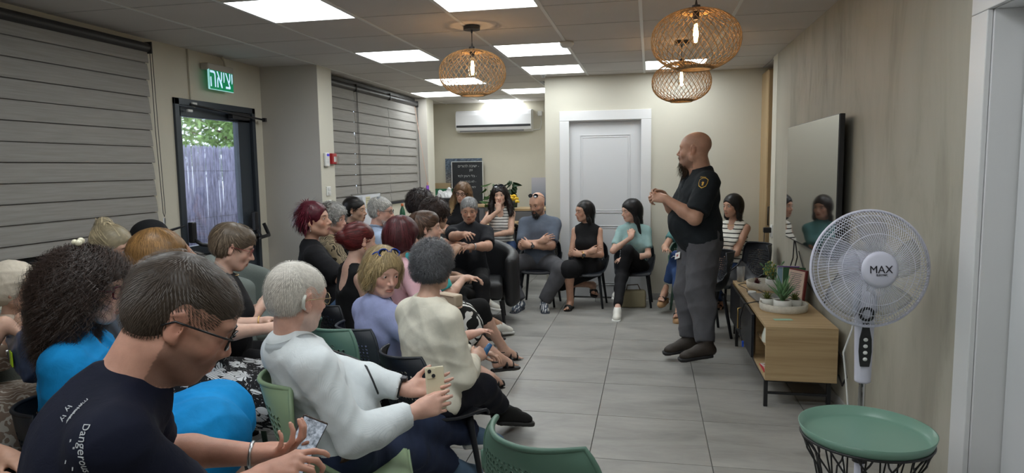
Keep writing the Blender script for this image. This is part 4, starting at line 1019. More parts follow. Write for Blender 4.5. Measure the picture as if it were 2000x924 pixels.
# ---- white-haired man in the striped shirt
white = add(label='white-haired man with hearing aid in white striped shirt and jeans, leaning back holding a phone', hp=(580, 580, 2.22), face_deg=-66, sex='m', skin='pink', s=.88, ll=1.22, w=1.08, lean=(-20, 0, 26), head=(38, 8, 4), age=1, nose=1.15,
    face=dict(browc=(.5, .48, .45), brow=.5, stubble=.3, beardc=(.6, .58, .55), scalp=.5, scalpc=(.66, .50, .42)), hair=('crop', (.62, .58, .52), dict(amt=1.3)), hs=1.08,
    top=(cm('stripeshirt', (.70, .74, .76), pat='vstripe', c2=(.645, .695, .72), scale=260), 1.90, .045, 'collar', .020), tf=.020, tfr=14, bot=('trousers', cm('jeansdark', (.012, .018, .045), pat='denim', c2=(.03, .045, .095)), 1.95, .018, .014), belly=.05,
    handL=('p', 818, 768, 2.34), handR=('p', 812, 803, 2.24), hdL=dict(d=(.2, .95, .1), n=(-.7, .3, -.7), curl=12, thumb=(.8, .3)), hdR=dict(d=(.05, .95, .25), n=(.9, .2, .4), curls=(38, 42, 48, 50), thumb=(.3, .5)),
    poleR=(.6, -.7, -.9), poleL=(-.8, -.3, -1), footL=('f', 992, 838, .12), footR=('f', 895, 905), fdL=(-.1, 1, -.1), fdR=(0, 1, -.1), kpoleL=(0, .6, 1), kpoleR=(.1, .8, 1), shoe='shoe', shoem=cm('knitblue', (.10, .16, .24)), solem=mat('white_sole', (.7, .7, .68), .6),
    seed=12, **NEARQ, extra=[gl(M_wire, rim=.0012, r=.026), collar(cm('stripeshirt', (0, 0, 0)), k=1.22), lambda r, J, sp: ring_on(r, J, 'L', M_frame_k, 'watch', .12, .006, True)])
# ---- woman in the cream top, seen from behind
cream = add(label='woman in cream long-sleeved top with short grey curly hair, seen from behind', hp=(848, 520, 3.05), face_deg=-40, sex='f', skin='mid', s=.93, w=1.15, lean=(4, 0, 8), head=(28, 2, 0), hair=('afro', (.13, .13, .14), dict(amt=1.5)), hairs=.93,
    top=(tee('creamtop', (.72, .68, .57), bumpy=.2), 1.88, -.16, 'scoop', .013), tf=.014, tfr=18, bot=('trousers', cm('blacktr', (.008, .009, .016)), 1.80, .012), footL=('f', 1000, 800), footR=('f', 985, 800, .16), kpoleR=(.2, .3, 1), fdR=(.3, 1, -.2), shoem=cm('blackshoe', (.012, .012, .012)), shoe='shoe', solem=mat('black_sole', (.02, .02, .02)),
    handR=('p', 926, 700, 3.2), handL=('p', 930, 690, 3.35), hdR=dict(d=(-.3, .9, .2), n=(.5, .4, .7), curl=50), hdL=dict(d=(.6, .7, 0), n=(0, .2, 1), curl=35), poleR=(.9, -.7, -.8), seed=13, **NEARQ, extra=[necklace(M_wire, .0, .0025)])
# ---- woman in lavender looking back
lav = add(label='blonde elderly woman in lavender top with sunglasses pushed up, looking back over her shoulder', hp=(748, 532, 3.5), face_deg=-38, sex='f', skin='pink', s=.92, w=1.1, lean=(2, 0, 0), head=(-92, 10, -4), age=1, nose=1.2, jaw=.98, hs=1.06, face=dict(brow=.4, browc=(.3, .2, .1)), gaze=8,
    hair=('wavy', (.46, .34, .17), dict(amt=2.0)), top=(tee('lavender', (.36, .40, .66)), .9, -.16, 'v', .012), bot=('trousers', cm('blacktr2', (.01, .01, .014)), 1.6, .012), handR=('p', 915, 655, 3.45), handL=(-.1, .30, .1), seed=14, footR=('f', 960, 738, .12), shoe='sandal', bareleg=True, **dict(MID, near=True, hh=.0042),
    extra=[lambda r, J, sp: glasses(r, J, mat('blue_plastic', (.02, .06, .35), .25), lens=M_sunlens, up=.088, tilt=-35, name='sunglasses', r=.027, rim=.003, yoff=-.045), lambda r, J, sp: ring_on(r, J, 'R', M_silver, 'bracelet', .15, .004)])
# ---- red bun, low back
add(label='woman with dark red hair bun in black low-backed top and gold chain, seen from behind', hp=(704, 470, 4.15), face_deg=-45, sex='f', skin='fair', s=.92, w=1.0, lean=(6, 0, 0), head=(2, 4, 0), age=1, hair=('bun', (.13, .018, .018), dict(back=(-.015, -.122, .020), amt=1.3)), top=(tee('blacklow', (.008, .008, .009)), 0, -.14, 'low'), bot=('skirt', cm('blackskirt', (.01, .01, .012)), 1.3),
    handR=(.05, .30, .1), seed=15, **MID, extra=[necklace(M_gold, -.02, .003), earring(M_gold, 1)])
# ---- maroon hair, pink top
add(label='woman with straight maroon bob in pale pink top', hp=(788, 462, 4.5), face_deg=-45, sex='f', skin='fair', s=.93, w=1.0, lean=(4, 0, 0), head=(2, 2, 0), hair=('bob', (.085, .018, .022), dict(amt=1.8)), hairs=1.1, top=(tee('pinktop', (.68, .42, .47)), 1.6, -.16, 'scoop'), handR=('p', 885, 600, 4.45), handL=('p', 895, 595, 4.6),
    bot=('skirt', cm('zigzag', (.012, .012, .012), pat='bars', c2=(.72, .72, .70), scale=13), 1.25, .055, .04), footR=('f', 975, 700, .17), footL=('f', 960, 738), kpoleR=(0, .5, 1), fdR=(.1, 1, -.05), shoe='sandal', seed=16, **MID)
# ---- teal top
add(label='elderly woman with short brown hair in turquoise top and black cropped trousers, hands clasped', hp=(832, 446, 4.85), face_deg=-42, sex='f', skin='fair', s=.95, w=1.12, hs=1.06, lean=(0, 0, 0), head=(-28, -2, 0), age=1, nose=1.3, hair=('pixie', (.10, .055, .035), dict(amt=1.4)), top=(tee('turq', (.06, .46, .48)), .8, -.14, 'v'),
    bot=('trousers', cm('blackcrop', (.008, .008, .009)), 1.25, .015), handR=('p', 905, 545, 4.95), handL=('p', 912, 543, 5.1), hdR=dict(d=(-.5, .8, 0), n=(.3, 0, 1), curl=40), hdL=dict(d=(.6, .7, 0), n=(-.3, 0, 1), curl=40), footR=('f', 985, 683), footL=('f', 990, 650), fdR=(.4, 1, -.1), shoe='sandal', bareleg=True, seed=17, **MID)
# ---- dark curls with black leggings and white sneakers
add(label='dark curly-haired woman in black leggings and white sneakers, behind the turquoise top', hp=(852, 420, 5.5), face_deg=-42, sex='f', skin='olive', s=.94, w=.95, lean=(10, 0, 0), head=(0, 6, 0), hair=('afro', (.035, .018, .014), dict(amt=1.2)), hairs=1.04, top=(cm('thinstripe', (.55, .55, .50), pat='hstripe', c2=(.10, .12, .12), scale=55), .9, -.14, 'scoop'),
    bot=('trousers', cm('leggings', (.008, .008, .009)), 1.72, .008), handR=('p', 888, 492, 5.4), handL=(0, .3, .1), hdR=dict(curl=70), footR=('f', 1000, 590, .17), footL=('f', 985, 640), kpoleR=(0, .6, 1), fdR=(.6, 1, -.3), shoe='sneaker', shoem=mat('white_leather', (.72, .71, .66), .5), solem=mat('white_sole2', (.7, .7, .68), .6), bareleg=True, seed=18, **MID)
# ---- dark teal dress
add(label='woman with bushy dark curls in dark teal dress, bare knees, hands clasped', hp=(824, 401, 6.05), face_deg=-60, sex='f', skin='tan', s=.94, w=1.05, lean=(22, 0, 0), head=(0, 10, 0), hair=('afro', (.022, .012, .011), dict(amt=1.2)), hairs=1.08, top=(tee('darkteal', (.015, .07, .10)), .7, -.16, 'v'), bot=('skirt', tee('darkteal', (.015, .07, .10)), .7, .018),
    handR=('p', 893, 480, 6.0), handL=('p', 898, 478, 6.15), hdR=dict(curl=45), hdL=dict(curl=45), footR=('f', 968, 600), footL=('f', 960, 590), shoe='sandal', seed=19, **MID)
# ---- man in the black polo, leather tub chair
polo = add(label='grey-haired elderly man in black polo shirt in the dark tub chair, hand raised', hp=(916, 410, 6.3), face_deg=-168, sex='m', skin='tan', s=.93, w=1.12, lean=(-8, 0, 0), head=(2, 12, 0), age=1, nose=1.25, belly=.04, face=dict(brow=.8, browc=(.12, .11, .10)), hair=('short', (.30, .30, .30)), top=(tee('blackpolo', (.012, .013, .017)), .85, -.12, 'polo', .012),
    bot=('trousers', cm('blackjeans', (.01, .01, .012)), 1.9, .02), handR=('p', 908, 458, 5.9), handL=('p', 920, 482, 5.95), hdR=dict(d=(-.3, .9, .1), n=(.3, .3, .9), curls=(20, 35, 45, 55)), hdL=dict(d=(.7, .7, 0), n=(0, .3, 1), curl=30), poleR=(1, -.3, -.5), poleL=(-1, -.2, -.6), seed=20, shoe='shoe', **MID,
    extra=[collar(cm('coral', (.55, .20, .17)), h=.02), lambda r, J, sp: ring_on(r, J, 'L', M_silver, 'watch', .12, .006, True)])
# ---- bald man with goatee
goat = add(label='bald man with goatee, sunglasses on head, blue-grey T-shirt, arms crossed', hp=(1049, 398, 7.15), face_deg=176, sex='m', skin='tan', s=.96, w=1.12, lean=(-3, 0, 0), head=(-18, 16, 0), face=dict(stubble=.5, brow=.95, beardc=(.03, .025, .02)), beard=('goatee', .02, (.035, .03, .028)), top=(tee('bluegrey', (.105, .125, .165)), .85, -.14, 'crew', .012),
    bot=('trousers', cm('greywork', (.085, .085, .095)), 1.97, .028, .012), handR=(-.06, .22, .24), handL=(.05, .26, .20), hdR=dict(d=(-.8, .1, .3), n=(0, 1, .2), curl=30), hdL=dict(d=(.8, -.1, .3), n=(0, 1, .2), curl=60), poleR=(1, .1, -1), poleL=(-1, .1, -1), kpoleL=(-.9, 1, .3), kpoleR=(.9, 1, .3),
    footR=('f', 1016, 590), footL=('f', 1062, 590), fdR=(.2, 1, -.1), fdL=(-.35, 1, -.1), shoem=cm('sneakerbw', (.10, .12, .16), pat='bars', c2=(.7, .7, .7), scale=22), solem=mat('dark_sole', (.05, .06, .08)), seed=21, **FAR,
    extra=[lambda r, J, sp: glasses(r, J, M_frame_k, lens=M_sunlens, up=.078, tilt=-30, name='sunglasses', r=.026, rim=.0025, yoff=-.035), lambda r, J, sp: ring_on(r, J, 'L', M_frame_k, 'watch', .12, .007, (0, 1, 0))])
# ---- two women against the white door
add(label='woman in sleeveless black dress, legs crossed, arms folded, before the white door', hp=(1141, 412, 7.02), face_deg=176, sex='f', skin='tan', s=.91, w=.9, lean=(2, 0, 0), head=(-52, 4, 0), nose=1.15, hair=('long', (.014, .012, .012), dict(amt=1.1, Ln=.16)), hairs=.93, top=(tee('blacktank', (.01, .01, .011)), 0, -.10, 'crew', .008),
    bot=('skirt', cm('blackdress', (.01, .01, .012)), 1.02, .018, .03), handR=(-.05, .19, .19), handL=(.04, .22, .16), hdR=dict(d=(-.8, .1, .2), n=(0, 1, .2), curl=30), hdL=dict(d=(.9, 0, .2), n=(0, 1, .2), curl=40), poleR=(1, -.1, -1), poleL=(-1, -.1, -1),
    footR=('f', 1114, 588), footL=('f', 1158, 556, .20), kpoleL=(.2, .8, 1), fdR=(.1, 1, -.1), fdL=(-.3, 1, -.25), shoe='slide', seed=22, **FAR, extra=[lambda r, J, sp: ring_on(r, J, 'L', M_gold, 'watch', .12, .006, (0, 1, 0)), earring(M_silver, 0)])
w26 = add(label='woman in pale teal T-shirt and black trousers, hand at chin, before white door', hp=(1232, 411, 7.0), face_deg=178, sex='f', skin='fair', s=.93, w=.9, lean=(4, 0, 0), head=(-56, 8, 0), nose=1.2, hair=('long', (.012, .011, .012), dict(amt=1.3, Ln=.26)), hairs=1.0, top=(tee('paleteal', (.30, .46, .46)), .75, -.12, 'crew', .008),
    bot=('trousers', cm('blackjeans', (.010, .010, .012)), 1.9, .008), handR=(.02, .20, .34), handL=(.05, .24, .12), hdR=dict(d=(-.1, -.3, 1), n=(.2, 1, .2), curl=70), hdL=dict(d=(.9, .1, 0), n=(0, .3, 1), curl=30), poleR=(.9, .3, -1), poleL=(-1, -.1, -.8),
    footR=('f', 1206, 604), footL=('f', 1210, 560, .24), kpoleL=(.3, .9, 1), fdR=(0, 1, -.1), fdL=(.2, 1, -.2), shoe='sneaker', shoem=mat('white_leather', (.72, .71, .66), .5), solem=mat('white_sole2', (.7, .7, .68), .6), seed=23, **FAR)
# ---- the speaker
spk = add(label='standing bald bearded man in black polo with shoulder badge and grey cargo trousers, hands clasped', hp=(1356, 292, 5.05), face_deg=104, sit=False, ll=.925, sex='m', skin='tan', s=1.02, w=1.28, aw=1.18, lean=(2, 0, 0), belly=.055, head=(-30, -2, 0), hs=1.08, fat=.008, nose=1.1, nk=1.35, face=dict(scalp=.12, brow=.6, stubble=.45, beardc=(.10, .06, .045)),
    beard=('full', .075, (.15, .10, .07)), top=(tee('blackshirt', (.014, .018, .022), bumpy=.15), .85, -.11, 'polo', .024), tf=.012, bot=('trousers', cm('cargo', (.085, .085, .095), bumpy=.3), 1.95, .026, .010), bf=.020, lw=1.32,
    handL=('p', 1300, 388, 4.9), handR=('p', 1294, 380, 5.05), hdR=dict(d=(-.35, .9, .15), n=(.8, .1, .5), curls=(45, 55, 60, 65), thumb=(.3, .3)), hdL=dict(d=(.45, .85, .15), n=(-.7, .2, .6), curls=(55, 60, 65, 70)), poleR=(.5, -.5, -1), poleL=(-.6, -.4, -1),
    footL=('f', 1378, 702, .095), footR=('f', 1343, 678, .095), fdR=(0, 1, -.12), fdL=(.0, 1, -.12), shoe='boot', shoem=mat('worn_brown_leather', (.035, .026, .020), .6, bump=.3, bscale=40, var=.3, vscale=12), seed=24, h=.013, hc_=.011, hh=.0042, bthick=1.2,
    extra=[collar(tee('blackshirt', (0, 0, 0)), h=.03)])
# ---- behind the speaker
w28 = add(label='woman with long dark hair in striped white tank top and jeans, behind the speaker', hp=(1430, 402, 6.7), face_deg=140, sex='f', skin='tan', s=.93, w=1.0, lean=(0, 0, 0), head=(-8, 2, 0), hair=('long', (.014, .012, .012), dict(amt=1.1, Ln=.18)), top=(cm('tankstripe', (.72, .70, .64), pat='hstripe', c2=(.02, .02, .02), scale=24), 0, -.12, 'tank', .008),
    bot=('trousers', cm('jeansblue', (.02, .045, .13), pat='denim', c2=(.045, .09, .20)), 1.85, .010), handR=(-.02, .26, .06), handL=(.03, .28, .07), footR=('f', 1395, 590), footL=('f', 1412, 585), shoe='sandal', seed=25, **FAR, extra=[necklace(M_gold, .02, .002), earring(M_gold, 0)])
w29 = add(label='woman in blue jeans and wedge sandals on the green chair, mostly hidden behind the speaker', hp=(1352, 405, 6.85), face_deg=178, sex='f', skin='tan', s=.93, w=1.0, lean=(-2, 0, 0), head=(40, 2, 0), hair=('long', (.03, .02, .015), dict(amt=.6, Ln=.14)), top=(tee('tealx', (.10, .24, .24)), .6, -.12, 'crew'),
    bot=('trousers', cm('jeansblue', (0, 0, 0)), 1.75, .010), handR=('p', 1300, 486, 6.6), handL=(.03, .26, .06), footL=('f', 1298, 570, .20), footR=('f', 1327, 600, .13), kpoleL=(.3, .8, 1), fdL=(.3, 1, -.1), shoe='wedge', solem=mat('cork_wedge', (.40, .24, .12), .8, var=.2, vscale=60), seed=26, **FAR)
# ---- back desks
w22 = add(label='woman with long curly light-brown hair and black glasses in black T-shirt, at the back desk', hp=(903, 377, 7.9), face_deg=-174, sex='f', skin='mid', s=.93, w=1.0, lean=(6, 0, 0), head=(-8, 6, -6), hair=('curlylong', (.20, .11, .055), dict(amt=1.3, Ln=.28, grad=(.42, .28, .14))), top=(tee('blacktee', (.01, .01, .012)), .7, -.14, 'v'), bot=('trousers', cm('blackjeans', (0, 0, 0)), 1.9), handR=(.12, .36, .18), handL=(-.05, .36, .18), seed=27, **FAR, extra=[gl(M_frame_k, rim=.0026)])
w23 = add(label='woman with wavy black hair in striped tank top, hand pressed over her mouth', hp=(976, 382, 7.9), face_deg=-176, sex='f', skin='mid', s=.93, w=1.0, lean=(8, 0, 0), head=(4, -2, 4), hair=('curlylong', (.022, .014, .013), dict(amt=1.2, Ln=.24)), top=(cm('tankstripe2', (.72, .70, .66), pat='hstripe', c2=(.03, .03, .03), scale=30), 0, -.12, 'tank', .008),
    bot=('trousers', cm('jeansblue', (0, 0, 0)), 1.9), handR=(.0, .24, .44), handL=(.08, .30, .16), hdR=dict(d=(.0, -.15, 1), n=(.2, 1, .1), curl=6, spread=.6, s=1.0), hdL=dict(d=(.9, .1, 0), n=(0, .3, 1), curl=20), poleR=(.9, .5, -.8), poleL=(-1, .2, -.5), seed=28, **FAR,
    extra=[lambda r, J, sp: glasses(r, J, M_frame_k, lens=M_sunlens, up=.088, tilt=-32, name='sunglasses', r=.028, rim=.003, yoff=-.04)])
# ---- window row
add(label='woman with spiky dark red hair in black V-neck top and jeans, looking right', hp=(614, 430, 4.85), face_deg=-58, sex='f', skin='tan', s=1.0, w=1.22, lean=(-4, 0, 0), head=(-28, -8, 0), hs=1.06, nose=1.2, age=1, hair=('spiky', (.12, .012, .026), dict(amt=1.6)), hairs=1.02, top=(tee('blackv', (.008, .008, .010)), .9, -.16, 'v', .012), face=dict(lip=(.30, .10, .10)), bust=1.25,
    bot=('trousers', cm('jeansblue2', (.05, .10, .19), pat='denim', c2=(.10, .17, .29)), 1.85, .012), handR=('p', 712, 500, 4.8), handL=(.05, .3, .15), poleR=(.8, -.6, -1), seed=30, **MID, extra=[necklace(M_gold, .035, .002), earring(M_silver, 1, .004, .02)])
add(label='woman with curly grey hair and leopard scarf behind the spiky red hair', hp=(652, 428, 5.45), face_deg=-60, sex='f', skin='pink', s=.93, w=1.05, head=(-30, 2, 0), age=1, hair=('afro', (.40, .39, .37), dict(amt=1.2)), hairs=1.02, top=(cm('leopard', (.35, .28, .18), pat='bars', c2=(.03, .025, .02), scale=30), 1.5, -.14, 'v'), bot=('trousers', cm('blackjeans', (0, 0, 0)), 1.9), seed=31, handR=(.05, .3, .1), **MID)
add(label='woman with black hair tied back in black top beside the whiteboard', hp=(694, 410, 6.3), face_deg=-62, sex='f', skin='olive', s=.97, w=1.2, head=(-26, 2, 0), nose=1.1, hair=('bun', (.012, .010, .010), dict(back=(0, -.13, -.03), amt=1.2)), top=(tee('blackv2', (.010, .010, .011)), .9, -.14, 'v'), bot=('trousers', cm('blackjeans', (0, 0, 0)), 1.9), seed=32, **MID, extra=[earring(M_silver, 1, .005)])
def kippah(root, J, sp):
    mb = MB(); M = J['Rh']; hs = J['hs']; prof = [(0, .012), (.03, .009), (.05, .0), (.062, -.014), (.068, -.026), (.066, -.026), (.05, -.004), (0, .008)]
    rot = Matrix((M@rotm(0, -38)).tolist()); mb.lathe([(a*hs, b*hs) for a, b in prof], 24, J['hc']+M@(npv((0, -.058, .098))*hs), rot); mb.build('kippah', cm('kippah', (.30, .32, .33), pat='check', c2=(.03, .03, .04), scale=60), root)
add(label='white-bearded man with glasses and kippah in pale blue shirt', hp=(745, 412, 5.65), face_deg=-62, sex='m', skin='pink', s=.94, w=1.05, head=(-22, 4, 0), age=1, nose=1.1, face=dict(browc=(.5, .5, .48), brow=.6), hair=('short', (.50, .49, .46)), beard=('full', .05, (.60, .58, .54)), top=(tee('paleblue', (.40, .50, .68)), 1.88, -.12, 'collar'), bot=('trousers', cm('blackjeans', (0, 0, 0)), 1.9), seed=33, **MID, extra=[kippah, gl(M_frame_k, rim=.0016), collar(tee('paleblue', (0, 0, 0)))])
add(label='short-haired brown-grey woman with red glasses in black top, looking down', hp=(456, 482, 3.5), face_deg=-60, sex='f', skin='fair', s=.94, w=1.15, lean=(0, 0, 6), head=(0, 20, 0), hs=1.02, age=1, nose=1.25, hair=('pixie', (.17, .125, .085), dict(amt=1.7)), top=(tee('blackblouse', (.010, .010, .012), bumpy=.15), 1.15, -.14, 'boat', .014), bot=('trousers', cm('blackjeans', (0, 0, 0)), 1.9),
    handR=('p', 508, 602, 3.55), handL=('p', 512, 598, 3.7), hdR=dict(curl=40), hdL=dict(curl=35), seed=34, **dict(MID, near=True, hh=.0045), extra=[gl(M_red_fr, rim=.0012), necklace(M_gold, -.02, .002)])
add(label='woman with straight auburn hair in black floral dress, hands clasped on her lap', hp=(316, 508, 3.0), face_deg=-70, sex='f', skin='fair', s=.91, hs=1.07, belly=.06, w=1.15, lean=(-13, 0, 6), head=(2, 0, 0), nose=1.2, hair=('bob', (.26, .135, .045), dict(amt=2.2)), hairs=1.06, top=(cm('floral', (.010, .010, .012), pat='floral', c2=(.62, .63, .64), scale=11), .95, -.14, 'v', .014), bot=('skirt', cm('floral', (0, 0, 0)), 1.05, .045, .03),
    handR=('p', 520, 642, 3.15), handL=('p', 522, 628, 3.3), hdR=dict(d=(-.2, .9, .1), n=(.6, 0, .8), curl=40), hdL=dict(d=(.5, .8, .2), n=(-.2, .3, .9), curl=40), footR=('f', 590, 870), footL=('f', 610, 850), shoe='sandal', seed=35, **dict(MID, near=True, hh=.0045), extra=[lambda r, J, sp: ring_on(r, J, 'L', M_gold, 'bracelet', .15, .003)])
curly = add(label='woman with long dark curly hair and wine glasses in bright blue dress', hp=(176, 562, 2.36), face_deg=-60, sex='f', skin='fair', s=1.03, w=1.25, lean=(0, 0, 0), head=(-8, 8, 0), nose=1.05, hair=('curly', (.034, .019, .014), dict(amt=2.6), .007), hairs=.90, top=(tee('blue', (.005, .25, .60), bumpy=.35), .9, -.14, 'v', .014), tf=.016, bot=('skirt', tee('blue', (.01, .28, .62)), 1.02, .055, .06), bf=.013,
    handR=(.03, .22, .08), handL=(.0, .3, .08), footR=(.12, .42, .085), shoe='sandal', seed=36, **dict(NEARQ, hh=.0042, hn=.006), extra=[gl(M_dred, rim=.0032, sq=True, r=.0255), necklace(M_silver, .03, .0014)])
add(label='woman with pale blonde topknot behind the curly-haired woman in blue', hp=(222, 484, 3.45), face_deg=-48, sex='f', skin='mid', s=.97, w=1.0, head=(-40, 10, 4), hair=('bun', (.40, .33, .21), dict(back=(-.03, -.085, .10), amt=1.4)), top=(tee('greyblue', (.20, .25, .33)), .9, -.14, 'scoop'), bot=('trousers', cm('blackjeans', (0, 0, 0)), 1.9), seed=37, **dict(MID, hh=.0045))
def baseball_cap(root, J, sp):
    m = cm('capblack', (.010, .010, .012)); M = J['Rh']; hs = J['hs']; T = lambda x, y, z: J['hc']+M@(npv((x, y, z))*hs)
    P = [(ell(T(0, -.015, .045), npv((.086, .104, .083))*hs, M), .01, '+')]; f = grow(P, .005); f.cut(T(0, 0, .028), -(M@npv((0, -.15, 1)))); V, F = f.mesh(); cr = from_np('cap', V, F, root, m)
    P = [(ell(T(0, .115, .043), npv((.072, .075, .0065))*hs, M@rotm(0, -8)), .01, '+')]; f = grow(P, .004); V, F = f.mesh(); from_np('brim', V, F, cr, m)
add(label='man in black cap and blue checked shirt, hand behind his neck', hp=(300, 469, 3.95), face_deg=-50, sex='m', skin='tan', s=.95, w=1.05, head=(-8, -8, 0), hair=('crop', (.03, .025, .02), dict(amt=.4)), top=(cm('checkshirt', (.42, .47, .55), pat='check', c2=(.10, .13, .22), scale=45), 1.0, -.14, 'collar'), bot=('trousers', cm('blackjeans', (0, 0, 0)), 1.9), handR=(.05, .3, .1), handL=('p', 352, 476, 4.1), poleL=(-.2, 1, .1), seed=38, **MID, extra=[baseball_cap, collar(cm('checkshirt', (0, 0, 0)))])
def scarf(root, J, sp):
    m = cm('headscarf', (.62, .55, .45), pat=None, bumpy=.5); M = J['Rh']; hs = J['hs']; T = lambda x, y, z: J['hc']+M@(npv((x, y, z))*hs)
    P = [(ell(T(0, -.025, .040), npv((.092, .108, .094))*hs, M), .01, '+'), (ell(T(0, -.03, -.02), npv((.088, .07, .06))*hs, M), .04, '+'), (ell(T(0, -.09, .0), npv((.07, .06, .07))*hs, M), .05, '+'), (ell(T(0, .150, -.03), npv((.085, .085, .11))*hs, M), .01, '-')]
    f = grow(P, .006); V, F = f.mesh(); V = folds(V, vnormals(V, F), .009, 4, 40); from_np('headscarf', V, F, root, m)
add(label='elderly woman in cream headscarf, profile at the left edge below the blind', hp=(36, 562, 3.05), face_deg=-62, sex='f', skin='mid', s=.90, w=1.1, lean=(-6, 0, 0), head=(-8, 0, 0), age=1, nose=1.35, hs=1.04, top=(cm('creamblouse', (.55, .45, .36)), 1.9, -.14, 'v'), bot=('skirt', cm('brownskirt', (.2, .15, .12)), 1.5), seed=39, **dict(MID, hh=.0045), extra=[scarf])
add(label='seated woman at left frame edge in taupe leaf-print dress, hands on the navy handbag', hp=(-80, 520, 2.65), face_deg=-50, sex='f', skin='mid', s=1.0, w=1.1, lean=(8, 0, 0), hair=('bob', (.04, .03, .02), dict(amt=.5)), top=(cm('leafdress', (.30, .22, .17), pat='leaf', c2=(.62, .57, .50), scale=13), 1.4, -.14, 'v'), bot=('skirt', cm('leafdress', (0, 0, 0)), 1.5, .06, .05), handR=('p', 8, 632, 2.5), handL=('p', 46, 622, 2.62), hdR=dict(d=(-.1, .7, -.6), curl=40), hdL=dict(d=(.5, .6, -.5), curl=35), seed=40, **dict(MID, hh=.0045))
add(label='seated person at lower left edge in black shorts, only a bare bent knee in view', hp=(-190, 590, 1.9), face_deg=-62, sex='m', skin='tan', s=.93, w=1.0, hair=('crop', (.03, .025, .02), dict(amt=.3)), top=(tee('blacktee', (0, 0, 0)), .8, -.14, 'crew'), bot=('shorts', cm('blackshorts2', (.01, .01, .012)), .75, .03), handL=(-.1, .2, .1), handR=(.1, .2, .1), footR=(.12, .18, .085), footL=(-.1, .2, .085), seed=41, **dict(MID, hh=.006))
from concurrent.futures import ThreadPoolExecutor
if not globals().get('ONLY'):
    with ThreadPoolExecutor(4) as ex: list(ex.map(compute, P_))
else:
    P_ = [p for p in P_ if any(k in p['label'] for k in ONLY)]
    for p in P_: compute(p)
for p in P_:
    finish(p); print('P', p['label'][:22], 'at %.2f %.2f hz %.2f' % (*p['at'], p['hz']), sum(p['stat'].values())//1000, {k: v//1000 for k, v in p['stat'].items() if v > 9000})
print('people', time.time()-T0)
# ================================================================ BLINDS, DOOR, OUTSIDE
M_blind = bpy.data.materials.new('blind_fabric'); nt, b = nodes(M_blind)
v = coords(nt, (1, .35, 9)); n1 = noise(nt, v, 9, 5, .6); nt.links.new(ramp(nt, n1, [(.3, (.235, .222, .205)), (.7, (.30, .285, .265))]), b.inputs['Base Color']); b.inputs['Roughness'].default_value = .8; bump(nt, b, noise(nt, coords(nt, (1, 6, 260)), 3, 2), .12, .002)
M_blind2 = mat('blind_fabric_sheer', (.16, .155, .15), .8)
M_tube = mat('blind_cassette', (.035, .033, .033), .4)
M_cord = mat('beaded_cord', (.05, .045, .045), .5)
def zebra_blind(y0, y1, x, z0, z1, label, tube_z, pitch=.1155, r=.034, cord=True, coff=.03, seed=0):
    t = empty('roller_blind', (x, (y0+y1)/2, z0), 0, label, 'blind'); L_ = y1-y0; rs = random.Random(seed)
    n = int((z1-z0)/pitch)+1
    for k in range(n):
        zt = z1-z0-k*pitch; zb = max(zt-pitch*.96, 0)
        if zt-zb < .02: continue
        mb = MB(); e = rs.uniform(-.010, .010)
        # each pleat bellies forward at its lower edge
        pr = [(.000, zt), (.006, zt-(zt-zb)*.3), (.013, zb+.012), (.012, zb), (.008, zb), (.001, zt-(zt-zb)*.5)]
        bm = mb.bm; A = [bm.verts.new((px, -L_/2+e*.3, pz)) for px, pz in pr]; B = [bm.verts.new((px, L_/2+e, pz+e*.2)) for px, pz in pr]
        for i in range(6): bm.faces.new((A[i], A[(i+1) % 6], B[(i+1) % 6], B[i]))
        bm.faces.new(A[::-1]); bm.faces.new(B); mb.build('slat', M_blind, t)
    mb = MB(); mb.span((-.006, -L_/2+.01, .0), (-.002, L_/2-.01, z1-z0)); mb.build('back_cloth', M_blind2, t)
    mb = MB(); mb.cyl((.0, -L_/2-.02, tube_z-z0), (.0, L_/2+.012, tube_z-z0), r, n=24); mb.build('roller_tube', M_tube, t, autos=40)
    mb = MB(); mb.box((0, L_/2+.018, tube_z-z0), (.08, .012, .085), bev=.004); mb.build('end_bracket', M_tube, t)
    if cord:
        mb = MB(); yy = L_/2+coff; zc = tube_z-z0; pts = [(.02, yy-.012, zc-r*.5), (.021, yy-.010, zc-.6), (.022, yy+.012, zc-1.21), (.022, yy+.022, zc-1.24), (.022, yy+.034, zc-1.21), (.021, yy+.02, zc-.6), (.02, yy+.010, zc-r*.5)]
        mb.tube(pts, .0026, n=6); mb.build('pull_cord', M_cord, t)
        mb = MB(); mb.box((.022, yy+.022, zc-1.27), (.006, .02, .05), bev=.002); mb.build('cord_weight', M_silver, t)
    return t
zebra_blind(-.8, 4.385, XL+.045, .975, 2.375, 'big grey pleated roller blind at the left with its cord beside the exit door', 2.372, pitch=.1205)
for (a, b_, lab, cd_) in ((6.41, 7.02, 'narrow left section of the far grey window blind, next to the pier', True), (7.025, 8.01, 'middle section of the far grey window blind', False), (8.015, 9.03, 'right section of the far grey window blind, ending at the column', True)):
    zebra_blind(a, b_, XW2+.06, 1.05, 2.33, lab, 2.36, r=.036, cord=cd_, coff=.03 if a > 8 else .05, seed=int(a*10))
mb = MB(); mb.box((XW2+.025, 7.72, 2.405), (.05, 2.66, .06)); o = mb.build('cassette_rail', M_tube); tag(o, 'dark cassette rail above the three far blind sections', 'rail')
mb = MB(); mb.span((XL, -1.2, .952), (XL+.03, 4.52, .992), bev=.004); o = mb.build('window_ledge', mat('black_ledge', (.015, .015, .016), .4)); tag(o, 'black ledge strip under the big left blind', 'ledge')
